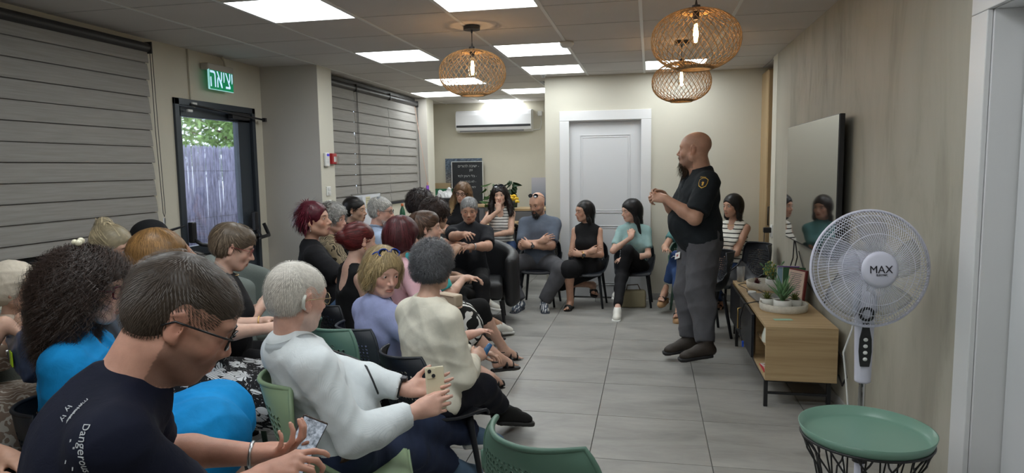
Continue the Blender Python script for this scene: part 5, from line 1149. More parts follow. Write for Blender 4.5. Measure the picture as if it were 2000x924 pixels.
# glass exit door
t = empty('door_3', (XL, 5.24, 0)); t['kind'] = 'structure'; del t['kind']; tag(t, 'dark aluminium glass exit door with push bars and closer', 'door')
t.name = 'exit_door'
mb = MB()
for a, b_ in (((-.10, -.548, 0), (.02, -.495, 2.047)), ((-.10, .50, 0), (.02, .548, 2.047)), ((-.10, -.548, 1.995), (.02, .548, 2.047))): mb.span(a, b_, bev=.003)
mb.build('door_frame', M_dark, t)
leaf = MB()
for a, b_ in (((-.07, -.49, .02), (-.01, -.445, 1.99)), ((-.07, .315, .02), (-.01, .495, 1.99)), ((-.07, -.49, 1.91), (-.01, .495, 1.99)), ((-.07, -.445, .78), (-.01, .315, .86)), ((-.07, -.445, .02), (-.01, .315, .14))): leaf.span(a, b_, bev=.003)
leaf = leaf.build('door_leaf', M_dark, t)
mb = MB(); mb.span((-.045, -.45, .86), (-.038, .32, 1.92)); mb.build('glass_pane', M_pane, leaf)
mb = MB(); mb.span((-.05, -.45, .13), (-.03, .32, .79)); mb.build('lower_panel', M_dark, leaf)
M_blk = mat('black_plastic', (.015, .015, .017), .4)
mb = MB(); mb.box((.04, -.46, .98), (.05, .05, .17), bev=.01).tube([(.055, -.46, .92), (.10, -.44, .88), (.105, -.36, .865), (.105, .30, .865), (.09, .36, .88)], .016, n=10); mb.build('push_bar', M_blk, leaf)
mb = MB(); mb.box((.04, .42, 1.0), (.05, .05, .18), bev=.01).tube([(.05, .42, .93), (.10, .40, .87), (.11, .34, .85), (.11, .53, .86), (.09, .55, .88), (.05, .55, .97)], .017, n=10); mb.build('push_bar_end', M_blk, leaf)
mb = MB(); mb.box((.035, .27, 1.955), (.05, .26, .06), bev=.006); mb.build('door_closer', M_blk, leaf)
mb = MB(); mb.tube([(.06, -.42, 2.0), (.065, .2, 1.965), (.075, .60, 1.945)], .009, n=8).box((.075, .61, 1.945), (.03, .03, .035)); mb.build('closer_arm', M_blk, leaf)
M_wp = mat('white_plastic', (.72, .72, .70), .4)
for z, nm in ((2.015, 'upper'), (1.955, 'lower')):
    mb = MB(); mb.box((.03, -.33 if z > 2 else -.39, z), (.018, .055, .02), bev=.003); mb.build('alarm_contact', M_wp, t)
# cable trunking and exit sign
mb = MB(); mb.box((XL+.008, 4.905, 2.23), (.014, .022, .44), bev=.002).tube([(XL+.01, 4.905, 2.02), (XL+.015, 4.90, 2.0), (XL+.03, 4.92, 1.985)], .004, n=6); o = mb.build('cable_trunking', M_wall); tag(o, 'cream cable trunking running down to the exit door frame', 'trunking')
t = empty('exit_sign', (XL+.07, 5.225, 2.17), 0, 'lit green emergency exit sign in Hebrew above the glass door', 'sign')
mb = MB(); mb.box((-.03, 0, .165), (.075, .35, .055), bev=.008); mb.build('housing', mat('sign_housing', (.42, .39, .34), .5), t)
mb = MB(); mb.tube([(-.02, .10, .19), (-.02, .09, .24), (-.03, .07, .275)], .012, n=8); mb.build('bracket', M_wall, t)
M_green = mat('sign_green', (.0, .26, .10), .4, emit=.28); M_swhite = mat('sign_white', (.55, .75, 1.0), .4, emit=.55); M_edge = mat('sign_edge_glow', (.35, .75, .75), .3, emit=.4)
mb = MB(); mb.box((0, 0, .065), (.010, .325, .165)); mb.build('acrylic_panel', M_green, t)
mb = MB(); mb.box((0, -.166, .065), (.014, .006, .168)).box((0, 0, -.019), (.014, .325, .004)); mb.build('panel_edge', M_edge, t)
text('lettering', 'האיצי', .178, M_swhite, t, basis((0, 1, 0), (0, 0, 1), (1, 0, 0), (.0055, .0, .070)) @ Matrix.Diagonal((.80, 1.25, 1, 1)))
# keypad, alarm, switches on the pier side
t = empty('alarm_keypad', (XP, 6.03, 1.565), 0, 'white alarm keypad with blue display on the pier', 'keypad')
mb = MB(); mb.box((.014, 0, 0), (.028, .085, .135), bev=.01); mb.build('case', M_wp, t); mb = MB(); mb.box((.029, .004, .045), (.002, .05, .025)); mb.build('display', mat('keypad_display', (.05, .04, .35), .2, emit=.4), t)
mb = MB()
for a in range(3):
    for c_ in range(4): mb.box((.0285, -.018+a*.018, .018-c_*.016), (.002, .012, .009))
mb.build('keys', mat('key_grey', (.6, .6, .6), .5), t)
t = empty('fire_alarm', (XP, 6.155, 1.575), 0, 'small red manual fire alarm call point beside the keypad', 'fire alarm')
mb = MB(); mb.box((.018, 0, 0), (.036, .10, .105), bev=.006); mb.build('box', mat('alarm_red', (.33, .01, .015), .35), t); mb = MB(); mb.box((.037, .005, -.005), (.002, .045, .05)); mb.build('press_plate', M_wp, t)
mb = MB(); mb.box((.048, .03, -.01), (.003, .07, .08)); mb.build('clear_cover', mat('clear_plastic', (.9, .9, .9), .05, trans=1, alpha=.4), t)
for z, l in ((1.262, 'white double light switch on the pier, upper one'), (1.13, 'white light switch on the pier, lower one')):
    t = empty('light_switch', (XP, 6.06, z), 0, l, 'switch'); mb = MB(); mb.box((.005, 0, 0), (.010, .085, .09), bev=.004); mb.build('plate', M_wp, t)
    for q in (-1, 1): mb = MB(); mb.box((.012, 0, q*.017), (.006, .045, .028), bev=.003); mb.build('rocker', mat('switch_rocker', (.62, .62, .60), .35), t)
# outside: ground, reed fence, beige wall, tree, two blue chairs
mb = MB(); mb.span((-16, -6, -.25), (XL-.2, 22, -.12)); o = mb.build('yard_ground', mat('yard_paving', (.30, .28, .26), .9, var=.2)); o['kind'] = 'structure'
t = empty('reed_fence', (-5.6, 8.0, -.12), 0, 'lilac-grey reed screening fence outside the exit door', 'fence'); rs = random.Random(5)
M_reed = mat('grey_reed', (.27, .26, .35), .8, var=.45, vscale=30, stretch=(1, 1, .25)); mb = MB(); y = -3.2
while y < 3.4:
    r = rs.uniform(.005, .0095); h_ = 1.90+rs.uniform(-.02, .03); mb.cyl((rs.uniform(-.012, .012), y, 0), (rs.uniform(-.014, .014), y+rs.uniform(-.02, .02), h_), r, r*.7, n=5); y += r*.8
o = mb.build('reeds', M_reed, t, smooth=True); o['kind'] = 'stuff'
mb = MB()
for z in (.4, 1.0, 1.6): mb.tube([(.012, -3.2, z), (.012, 3.4, z)], .002, n=5)
mb.build('binding_wire', M_cord, t)
mb = MB(); mb.span((-12, 3.0, -.12), (-11.7, 11.2, 3.0)); o = mb.build('neighbouring_wall', mat('beige_render', (.80, .72, .62), .8)); o['kind'] = 'structure'
def tree(loc, r, n, seed, label):
    rs = np.random.RandomState(seed); t = empty('tree', loc, 0, label, 'tree')
    mb = MB(); mb.tube([(0, 0, -.1), (.05, 0, 1.0), (0, .08, 2.2)], [.12, .09, .07], n=10)
    for k in range(7): a = rs.rand()*6.28; mb.tube([(0, .05, 1.6+.1*k), (cos(a)*r*.4, sin(a)*r*.4, 2.2+.15*k), (cos(a)*r*.8, sin(a)*r*.8, 2.5+.2*k)], [.04, .025, .012], n=6)
    mb.build('trunk', mat('bark', (.12, .085, .06), .9, var=.3), t)
    c = rs.randn(n, 3); c /= np.linalg.norm(c, axis=1, keepdims=True); c *= (rs.rand(n, 1)**.4)*r; c[:, 2] = c[:, 2]*.75+2.6
    d = rs.randn(n, 3); d /= np.linalg.norm(d, axis=1, keepdims=True); e = np.cross(d, rs.randn(n, 3)); e /= np.linalg.norm(e, axis=1, keepdims=True); s_ = (.05+.05*rs.rand(n))[:, None]
    V = np.stack([c-d*s_, c+e*s_*.4, c+d*s_, c-e*s_*.4], 1).reshape(-1, 3); F = np.arange(n*4).reshape(-1, 4)
    o = from_np('foliage', V, F, t, mat('leaf_green', (.16, .27, .07), .6, var=.5, vscale=3), False); o['kind'] = 'stuff'
tree((-9.2, 14.3, 0), 1.9, 8000, 3, 'leafy green tree beyond the reed fence')
# ================================================================ CHAIRS
def shell_mesh(holes=True, arm=1.0, slats=False):
    def Pt(u, v):
        # v 0 front lip .. .45 seat rear .. 1 top of back
        c = [(0, .215, .395), (.05, .205, .418), (.12, .15, .422), (.30, .0, .408), (.44, -.13, .405), (.52, -.185, .44), (.60, -.205, .50), (.80, -.24, .64), (1.0, -.275, .775)]
        for (a, y0, z0), (b_, y1, z1) in zip(c, c[1:]):
            if v <= b_+1e-9: t = (v-a)/(b_-a); break
        t2 = t*t*(3-2*t) if 0 else t; y = y0+(y1-y0)*t2; z = z0+(z1-z0)*t2
        w = .205+.03*math.sin(min(v/.6, 1)*pi*.5); w *= 1-.10*max((v-.6)/.4, 0)**2
        if v > .86: w *= math.sqrt(max(1-((v-.86)/.17)**2*.55, .1))
        up = .155*arm*math.exp(-((v-.50)/.20)**2)+.02; fw = .115*max(0, (v-.42)/.58)**.6
        a = abs(u)**2.4
        return np.array((w*u*(1+.06*arm*math.exp(-((v-.45)/.2)**2)*a), y+fw*a, z+up*a*(1 if v < .55 else max(0, 1-(v-.55)/.2))))
    nu, nv = 22, 34; V = []; Fq = []; idx = {}
    def nrm(u, v):
        e = 1e-3; a = Pt(min(u+e, 1), v)-Pt(max(u-e, -1), v); b_ = Pt(u, min(v+e, 1))-Pt(u, max(v-e, 0)); n = np.cross(a, b_); return n/np.linalg.norm(n)
    th = .0035
    def vert(u, v):
        k = (round(u, 5), round(v, 5))
        if k not in idx:
            p = Pt(u, v); n = nrm(u, v); idx[k] = len(V); V.append(p+n*th); V.append(p-n*th)
        return idx[k]
    def face(q): Fq.append(q); Fq.append([x+1 for x in q][::-1])
    for i in range(nu):
        for j in range(nv):
            u0, u1 = -1+2*i/nu, -1+2*(i+1)/nu; v0, v1 = j/nv, (j+1)/nv
            c = [vert(u0, v0), vert(u1, v0), vert(u1, v1), vert(u0, v1)]
            if slats: hole = holes and 2 <= i < nu-2 and 20 <= j < nv-4 and i % 2 == 0
            else: hole = holes and 2 <= i < nu-2 and 19 <= j < nv-3 and (nv-3-j > 1 or 4 <= i < nu-4)
            if hole:
                um, vm = (u0+u1)/2, (v0+v1)/2; du, dv = (u1-u0)*.36, (v1-v0)*.38
                if slats: d = [vert(u0+.02, v0), vert(u1-.0, v0), vert(u1-.0, v1), vert(u0+.02, v1)]; continue
                sh = du*.5*(1 if j % 2 else -1)
                d = [vert(um-sh, vm-dv), vert(um+du, vm), vert(um+sh, vm+dv), vert(um-du, vm)]
                for a, b_, cc in ((c[0], c[1], d[0]), (c[1], d[1], d[0]), (c[1], c[2], d[1]), (c[2], d[2], d[1]), (c[2], c[3], d[2]), (c[3], d[3], d[2]), (c[3], c[0], d[3]), (c[0], d[0], d[3])): face([a, b_, cc])
                for a, b_ in zip(d, d[1:]+d[:1]): Fq.append([b_, a, a+1, b_+1])
            else: face(c)
    per = [Pt(-1+2*i/nu, 0) for i in range(nu)]+[Pt(1, j/nv) for j in range(nv)]+[Pt(1-2*i/nu, 1) for i in range(nu)]+[Pt(-1, 1-j/nv) for j in range(nv)]
    me = bpy.data.meshes.new('seat_shell'); me.from_pydata([tuple(v) for v in V], [], Fq); me.validate()
    for p in me.polygons: p.use_smooth = True
    rim = MB(); rim.tube([Vector(p) for p in per[::1]], .0085, n=8, closed=True); rb = bpy.data.meshes.new('rim'); bmesh.ops.recalc_face_normals(rim.bm, faces=rim.bm.faces); rim.bm.to_mesh(rb); rim.bm.free()
    return me, rb
SH = {}
def leg_me():
    mb = MB(); out = []
    for sx, sy in ((-1, 1), (1, 1), (-1, -1), (1, -1)):
        mb = MB(); a = Vector((sx*.165, .13*sy-.01, .405)); b_ = Vector((sx*.215, .185*sy-.02, 0)); mb.tube([a, a.lerp(b_, .15), b_], [.022, .018, .0125], n=10)
        me = bpy.data.meshes.new('leg'); mb.bm.to_mesh(me); mb.bm.free(); out.append(me)
    return out
LEGS = leg_me()
def plastic(name, c): return mat(name, c, .42, spec=.4)
M_chk = plastic('black_polypropylene', (.012, .014, .019)); M_chg = plastic('charcoal_polypropylene', (.035, .04, .05)); M_sage = plastic('sage_polypropylene', (.085, .16, .12)); M_pale = plastic('pale_green_polypropylene', (.24, .33, .20))
chairs = {}
def chair(x, y, deg, m, label, kind='net', group=None, sc=.97, z=0):
    t = empty('chair', (x, y, z), R(deg), label, 'chair', group)
    if kind not in SH: SH[kind] = shell_mesh(True, {'net': .9, 'arm': 1.15, 'slat': .6, 'cafe': .3}[kind], kind == 'slat')
    for nm, me in (('seat_shell', SH[kind][0]), ('rim', SH[kind][1])):
        key = (nm, kind, m.name)
        if key not in chairs: q = me.copy(); q.materials.append(m); chairs[key] = q
        o = bpy.data.objects.new(nm, chairs[key]); COL.objects.link(o); o.parent = t
    for k, me in enumerate(LEGS):
        key = ('leg', k, m.name)
        if key not in chairs: q = me.copy(); q.materials.append(m); chairs[key] = q
        o = bpy.data.objects.new('leg', chairs[key]); COL.objects.link(o); o.parent = t
    t.scale = (sc, sc, sc); return t
def under(label_part, m, label, kind='net', dx=0, dy=0, deg=None, sc=None):
    p = next(p for p in P_ if label_part in p['label']) if any(label_part in p['label'] for p in P_) else None
    if p is None: return
    a = R(p['face_deg'] if deg is None else deg); hz = p['hz']; sc = sc or min(1.0, max(.86, (hz-.075*p.get('s', 1))/.425)); x, y = p['at']; c = (-sin(a), cos(a))
    chair(x+c[0]*(.03+dy)+cos(a)*dx, y+c[1]*(.03+dy)+sin(a)*dx, p['face_deg'] if deg is None else deg, m, label, kind, sc=sc)
under('standing', M_chk, 'x') if 0 else None
under('white-haired man', M_pale, 'pale green perforated plastic armchair under the man in the white striped shirt', 'arm', deg=-66)
under('blonde elderly', M_chg, 'charcoal perforated plastic chair under the woman in lavender')
under('cream long', M_chk, 'black plastic chair hidden under the woman in the cream top', 'cafe')
chair(-1.33, 2.96, -40, M_sage, 'empty sage green chair just behind the head of the white-haired man')
under('red hair bun', M_chk, 'black plastic chair under the woman with the dark red bun')
under('maroon bob', M_chk, 'black plastic chair under the woman in the pink top')
under('turquoise top and', M_chk, 'black plastic chair under the woman in the turquoise top')
under('white sneakers', M_chk, 'black plastic chair under the woman in black leggings') 
under('dark teal dress', M_chk, 'black plastic chair under the woman in the dark teal dress')
under('spiky dark red', M_chk, 'black plastic chair under the woman with spiky dark red hair')
under('curly grey hair and', M_chk, 'black plastic chair under the woman with the leopard scarf')
under('black hair tied', M_chk, 'black plastic chair under the woman with tied black hair')
under('kippah', M_chk, 'black plastic chair under the white-bearded man')
under('red glasses', M_sage, 'sage green plastic chair under the woman with red glasses')
under('auburn', M_sage, 'sage green plastic chair under the woman in the black floral dress')
under('wine glasses', M_chk, 'black plastic chair under the woman in the bright blue dress')
under('topknot', M_chk, 'black plastic chair under the woman with the blonde topknot')
under('black cap', M_chk, 'black plastic chair under the man in the checked shirt')
under('navy T-shirt', M_chk, 'black plastic chair under the man in the navy T-shirt')
under('taupe', M_chk, 'black slatted-back plastic chair under the woman in the leaf-print dress', 'slat')
under('lower left', M_chk, 'black plastic chair at the lower left frame corner', 'slat')
under('goatee', M_chk, 'black perforated chair under the bald man with crossed arms')
under('sleeveless black dress', M_chk, 'black perforated chair under the woman in the sleeveless black dress')
under('pale teal', M_chk, 'black perforated chair under the woman in the pale teal T-shirt')
under('striped white tank top and jeans', M_chk, 'black plastic chair under the woman in the striped tank top')
under('wedge', M_sage, 'sage green chair under the woman in wedge sandals behind the speaker')
under('black T-shirt, at', M_chk, 'black desk chair under the curly-haired woman at the back desk')
under('hand pressed', M_chk, 'black desk chair under the woman with her hand over her mouth')
chair(-.205, 1.86, -34, M_sage, 'empty sage green perforated chair at the bottom of the picture, seen from behind', 'arm')
chair(-2.30, 4.90, -60, M_chk, 'empty black plastic chair between red-haired women and the exit door')
chair(-2.44, 1.98, -62, M_chk, 'black slatted-back chair at the left edge in front of the taupe leaf-print skirt', 'slat')
chair(.46, 5.98, 100, M_chk, 'empty black chair at the far console end, tablet on its seat', sc=.93)
chair(.80, 6.25, 112, M_chk, 'empty black perforated chair behind the plants on the console')
chair(-4.75, 6.75, 120, plastic('pale_blue_plastic', (.12, .30, .62)), 'pale blue plastic chair outside the glass door', 'cafe', sc=1.32, z=-.12)
# tub armchairs
def tub(x, y, deg, m, label, w=.34, h_=.70, s_=1):
    t = empty('armchair', (x, y, 0), R(deg), label, 'armchair')
    prims = []
    for k in range(31):
        a = R(-25)+R(230)*k/30; px, py = w*cos(a), -w*.95*sin(a)*1.0-.02
        zt = h_-.16*abs(k-15)/15
        prims.append((cap((px, py, .22), (px, py, zt), .052, .048), .05, '+'))
    f = grow(prims, .012); V, F = f.mesh(); V = relax(V, F, 3); from_np('shell', V, F, t, m)
    f = grow([(rbox((0, .05, .34), (.21, .22, .04), .045), .02, '+')], .012); V, F = f.mesh(); from_np('seat_cushion', V, F, t, m)
    for sx in (-1, 1):
        for sy in (-1, 1): mb = MB(); mb.cyl((sx*.24, sy*.22, .24), (sx*.27, sy*.25, 0), .02, .012, n=10); mb.build('leg', M_blk, t)
M_leather = mat('dark_leather', (.018, .018, .020), .45, bump=.15, bscale=90); M_greygreen = mat('grey_green_upholstery', (.19, .22, .205), .8, bump=.2, bscale=200)
tub(-1.62, 6.15, -168, M_leather, 'dark leather tub armchair under the man in the black polo shirt', .36, .74)
tub(-2.78, 2.62, -62, M_greygreen, 'grey-green upholstered armchair under the woman in the headscarf', .36, .80)
tub(-2.93, 4.45, -75, M_greygreen, 'grey-green upholstered armchair between the exit door and the row of seats', .25, .80)
# ================================================================ CEILING THINGS
M_rattan = mat('rattan', (.36, .235, .115), .6, var=.25, vscale=25); M_fil = mat('filament_glow', (1.0, .55, .18), .4, emit=55); M_bulb = mat('bulb_glass', (1, .85, .6), .02, trans=1, ior=1.1, alpha=.45)
M_cdark = mat('lamp_black', (.035, .035, .037), .5)
def cage_me():
    mb = MB(); N_ = 36; RR, HH = .232, .158
    def p(t, a):   # t 0 top .. 1 bottom
        z = cos(pi*(.09+.80*t)); r = math.sqrt(max(0, 1-abs(z)**2.3)); return Vector((RR*r*cos(a), RR*r*sin(a), HH*z*1.02))
    for s_ in (-1, 1):
        for k in range(N_):
            a0 = 2*pi*k/N_+(.03 if s_ > 0 else 0); off = .002*s_
            mb.tube([p(t/15, a0+s_*1.25*(t/15))*(1+off/.2) for t in range(16)], .0019, n=4)
    for t, r_ in ((0, .004), (1, .006)):
        for dz in (0, .006, .012): mb.tube([p(t, 2*pi*k/40)+Vector((0, 0, dz*(-1 if t == 0 else 1))) for k in range(40)], r_, n=6, closed=True)
    me = bpy.data.meshes.new('rattan_cage'); mb.bm.to_mesh(me); mb.bm.free(); me.materials.append(M_rattan); return me
CAGE = cage_me()
for x, y, lab, hh in ((-1.222, 4.66, 'left round rattan pendant lamp hanging alone, with its canopy in view', 0), (.235, 3.80, 'largest nearest rattan pendant lamp at the upper right', 0), (.243, 5.66, 'smaller rattan pendant lamp hanging behind and below the largest one', 0)):
    zc = 2.125; t = empty('pendant_lamp', (x, y, zc), 0, lab, 'lamp', 'rattan pendant lamps')
    o = bpy.data.objects.new('rattan_cage', CAGE); COL.objects.link(o); o.parent = t; o.rotation_euler = (0, 0, x*7)
    top = H-zc
    mb = MB(); mb.cyl((0, 0, top-.028), (0, 0, top-.004), .058, n=28); mb.build('canopy', M_cdark, t, autos=40)
    mb = MB(); mb.cyl((0, 0, .19), (0, 0, top-.02), .0028, n=8).cyl((0, 0, top-.05), (0, 0, top-.028), .006, n=10); mb.build('cord', M_cdark, t)
    mb = MB(); mb.cyl((0, 0, .145), (0, 0, .18), .022, n=16).cyl((0, 0, .18), (0, 0, .205), .008, .004, n=12).cyl((0, 0, .105), (0, 0, .145), .017, n=16); mb.build('socket', M_cdark, t)
    mb = MB(); mb.lathe([(.012, .105), (.013, .09), (.024, .055), (.030, .02), (.026, -.01), (.012, -.03), (0, -.034)], 20); bu = mb.build('bulb', M_bulb, t)
    mb = MB()
    for k in range(6): a = 2*pi*k/6; mb.tube([(.006*cos(a), .006*sin(a), .085), (.012*cos(a), .012*sin(a), .03), (.007*cos(a+.5), .007*sin(a+.5), -.012)], .0014, n=5)
    mb.build('filament', M_fil, bu)
    l = bpy.data.lights.new('bulb_light', 'POINT'); l.energy = 2.0; l.color = (1, .62, .30); l.shadow_soft_size = .012; lo = bpy.data.objects.new('bulb_light', l); COL.objects.link(lo); lo.parent = t; lo.location = (0, 0, .035)
t = empty('smoke_detector', (-.652, 5.44, H), 0, 'round white smoke detector on the ceiling runner', 'smoke detector')
mb = MB(); mb.lathe([(0, -.004), (.055, -.004), (.058, -.018), (.050, -.030), (.036, -.045), (0, -.048)], 28); mb.build('case', M_wp, t)
t = empty('sprinkler', (-1.12, 7.25, H), 0, 'tiny ceiling sprinkler near the partition corner', 'sprinkler'); mb = MB(); mb.lathe([(0, -.002), (.035, -.002), (.03, -.012), (.012, -.02), (.02, -.035), (0, -.036)], 18); mb.build('head', M_silver, t)
# air conditioner
t = empty('air_conditioner', (-2.29, YB, 2.0), 0, 'white wall-mounted split air conditioner on the back wall', 'air conditioner')
mb = MB(); pr = [(0, .02), (0, .32), (-.14, .32), (-.19, .30), (-.205, .25), (-.205, .09), (-.18, .03), (-.10, .0), (-.02, .0)]
bm = mb.bm; w = .575; A = [bm.verts.new((-w, y, z)) for y, z in pr]; B = [bm.verts.new((w, y, z)) for y, z in pr]
for i in range(len(pr)): bm.faces.new((A[i], A[(i+1) % len(pr)], B[(i+1) % len(pr)], B[i]))
bm.faces.new(A[::-1]); bm.faces.new(B); mb.build('case', mat('ac_white', (.78, .78, .80), .3), t)
mb = MB(); mb.box((0, -.206, .088), (1.13, .006, .032), bev=.002); mb.build('dark_trim', M_blk, t)
mb = MB(); mb.box((-.03, -.165, .022), (.98, .035, .012), rot=(.9, 0, 0)); mb.build('air_flap', mat('ac_grey', (.25, .25, .26), .4), t)
for k in range(6): mb = MB(); mb.box((-.45+.18*k, -.09, .321), (.12, .10, .004)); mb.build('top_grille', mat('ac_grille', (.45, .45, .46), .5), t)
mb = MB(); mb.tube([(-1.66, YB-.02, 2.26), (-1.60, YB-.02, 2.26), (-1.59, YB-.02, 2.12), (-1.61, YB-.02, 2.03), (-1.72, YB-.02, 2.02)], .006, n=6).box((-1.61, YB-.02, 2.26), (.07, .035, .07), bev=.01); o = mb.build('cable_outlet', M_wp); tag(o, 'white outlet box with loose cable right of the air conditioner', 'outlet')
# ================================================================ BACK WALL THINGS
M_wood = bpy.data.materials.new('light_oak'); nt, b = nodes(M_wood); v = coords(nt, (.6, 14, 14)); n1 = noise(nt, v, 2.2, 6, .6, .8); nt.links.new(ramp(nt, n1, [(.3, (.36, .24, .12)), (.5, (.44, .31, .165)), (.7, (.50, .36, .20))]), b.inputs['Base Color']); b.inputs['Roughness'].default_value = .5
M_woodz = bpy.data.materials.new('light_oak_upright'); nt, b = nodes(M_woodz); v = coords(nt, (14, 14, .7)); n1 = noise(nt, v, 2.0, 6, .6, .9); nt.links.new(ramp(nt, n1, [(.3, (.37, .25, .125)), (.5, (.44, .31, .165)), (.7, (.49, .355, .20))]), b.inputs['Base Color']); b.inputs['Roughness'].default_value = .5
M_desk = mat('desk_grey', (.13, .13, .14), .6)
t = empty('blackboard', (-2.73, YB-.09, .93), 0, 'black chalkboard with faint Hebrew handwriting leaning on the back wall', 'board')
mb = MB(); mb.box((0, 0, .315), (.48, .018, .63)); mb.build('slate', mat('chalkboard', (.018, .020, .024), .7, var=.3, vscale=3), t)
mb = MB()
for a in (-1, 1): mb.box((a*.243, -.002, .315), (.008, .024, .645))
mb.box((0, -.002, .634), (.49, .024, .008)); mb.build('edge_frame', M_wp, t)
M_chalk = mat('chalk', (.42, .43, .44), .9)
for z, s_, tx, xx in ((.565, .055, 'םירוהל הבישי -', .02), (.505, .045, 'ןמז', .06), (.415, .05, 'דבל ןויער ילב -', .0), (.33, .045, 'הבשקהב אל -', .01), (.245, .045, 'דחי', .10)):
    text('chalk_writing', tx, s_, M_chalk, t, basis((1, 0, 0), (0, 0, 1), (0, -1, 0), (xx, -.0095, z)), ext=.0003)
M_poster = bpy.data.materials.new('harbour_photo'); nt, b = nodes(M_poster); tc = nt.nodes.new('ShaderNodeTexCoord'); s3 = nt.nodes.new('ShaderNodeSeparateXYZ'); nt.links.new(tc.outputs['Object'], s3.inputs[0])
g1 = ramp(nt, s3.outputs[2], [(.0, (.10, .10, .10)), (.30, (.30, .28, .26)), (.55, (.10, .14, .20)), (.62, (.16, .22, .30)), (.7, (.12, .17, .25))]); n1 = noise(nt, coords(nt, (1, 1, 2.2)), 26, 5, .75)
nt.links.new(mix(nt, .8, g1, ramp(nt, n1, [(.42, (.15, .15, .17)), (.5, (.6, .58, .55)), (.6, (1.2, 1.15, 1.1))]), 'MULTIPLY'), b.inputs['Base Color']); b.inputs['Roughness'].default_value = .4
mb = MB(); mb.box((0, 0, .345), (.58, .02, .69)); o = mb.build('poster_board', M_poster); o.location = (-2.80, YB-.04, .925); tag(o, 'blue harbour photo board behind the blackboard', 'picture')
M_seap = bpy.data.materials.new('seascape_photo'); nt, b = nodes(M_seap); tc = nt.nodes.new('ShaderNodeTexCoord'); s3 = nt.nodes.new('ShaderNodeSeparateXYZ'); nt.links.new(tc.outputs['Object'], s3.inputs[0])
nt.links.new(ramp(nt, s3.outputs[2], [(.0, (.06, .08, .10)), (.15, (.20, .24, .30)), (.2, (.32, .33, .38)), (.45, (.50, .48, .52))]), b.inputs['Base Color'])
mb = MB(); mb.box((0, 0, .2), (.30, .015, .42)); o = mb.build('picture', M_seap); o.location = (-1.60, YB-.02, .90); tag(o, 'pale sea and sky picture at the edge of the partition wall', 'picture')
def cabinet(name, loc, d, label, top=M_wood, body=M_desk, doors=2):
    t = empty(name, loc, 0, label, 'cabinet'); mb = MB(); mb.box((0, 0, d[2]/2-.015), (d[0], d[1], d[2]-.03)); mb.build('body', body, t)
    mb = MB(); mb.box((0, 0, d[2]-.015), (d[0]+.02, d[1]+.02, .03), bev=.002); mb.build('top', top, t)
    for k in range(doors):
        w_ = d[0]/doors; mb = MB(); mb.box((-d[0]/2+w_*(k+.5), -d[1]/2-.01, d[2]/2-.015), (w_-.008, .018, d[2]-.06), bev=.002); dd = mb.build('cabinet_door', body, t)
        mb = MB(); mb.box((-d[0]/2+w_*(k+.5)+w_*.35, -d[1]/2-.03, d[2]*.6), (.01, .02, .12)); mb.build('handle', M_blk, dd)
cabinet('cabinet', (-2.80, 9.72, 0), (.88, .42, .925), 'low cabinet against the back wall under the blackboard')
cabinet('cabinet', (-1.50, 9.25, 0), (.62, .45, .905), 'low oak-topped cabinet behind the bald man')
t = empty('vase_of_roses', (-1.86, 8.95, .74), 0, 'bunch of yellow roses in a glass vase behind the women at the desk', 'flowers')
mb = MB(); mb.lathe([(0, 0), (.04, 0), (.045, .02), (.04, .12), (.05, .18), (.046, .18), (.036, .12), (.04, .02), (0, .015)], 20); mb.build('vase', M_pane, t)
M_rose = mat('yellow_petal', (.75, .48, .03), .6); M_lf = mat('foliage', (.06, .14, .035), .5, var=.4, vscale=30)
rs = random.Random(3)
for k in range(9):
    a = rs.uniform(0, 6.28); r = rs.uniform(.02, .11); z = rs.uniform(.24, .36); mb = MB()
    for j in range(9): b_ = j*2.4; rr = .006+.0022*j; mb.sph((r*cos(a)+rr*cos(b_), r*sin(a)+rr*sin(b_), z-.001*j), (.013, .013, .017), n=5)
    mb.build('rose', M_rose, t, smooth=True)
    mb = MB(); mb.tube([(0, 0, .05), (r*cos(a)*.6, r*sin(a)*.6, z*.6), (r*cos(a), r*sin(a), z-.01)], .0025, n=5); mb.build('stem', M_lf, t)
def leafy(t, n, r, h0, h1, sz, m, seed, name='leaf'):
    rs = random.Random(seed)
    for k in range(n):
        a = rs.uniform(0, 6.28); rr = rs.uniform(.3, 1)*r; z = rs.uniform(h0, h1); s_ = sz*rs.uniform(.7, 1.2); mb = MB(); bm = mb.bm; q = Euler((rs.uniform(-.9, .3), rs.uniform(-.5, .5), a-pi/2)).to_matrix(); c = Vector((rr*cos(a), rr*sin(a), z)); vs = []
        for i, (x, y) in enumerate(((0, -.5), (.22, -.3), (.34, 0), (.2, .35), (0, .6), (-.2, .35), (-.34, 0), (-.22, -.3))): vs.append(bm.verts.new(c+q@Vector((x*s_, y*s_, -abs(x)*s_*.3))))
        bm.faces.new(vs[:5]); bm.faces.new([vs[0]]+vs[4:]); bmesh.ops.solidify(bm, geom=bm.faces[:], thickness=.0012)
        mb.tube([(0, 0, h0*.4), c*.6+Vector((0, 0, h0*.2)), c], .002, n=4); mb.build(name, m, t)
t = empty('potted_plant', (-2.12, 8.95, .74), 0, 'broad-leaved green plant behind the woman covering her mouth', 'plant')
mb = MB(); mb.lathe([(0, 0), (.07, 0), (.085, .13), (.078, .13), (.065, .02), (0, .02)], 20); mb.build('pot', mat('terracotta', (.35, .15, .08), .8), t); leafy(t, 16, .17, .22, .52, .15, M_lf, 4)
t = empty('potted_plant', (-1.90, 9.35, .905), 0, 'dark green plant behind the yellow roses', 'plant'); mb = MB(); mb.lathe([(0, 0), (.06, 0), (.07, .1), (.06, .1), (0, .02)], 16); mb.build('pot', M_blk, t); leafy(t, 14, .14, .15, .42, .13, mat('dark_foliage', (.03, .07, .03), .5), 9)
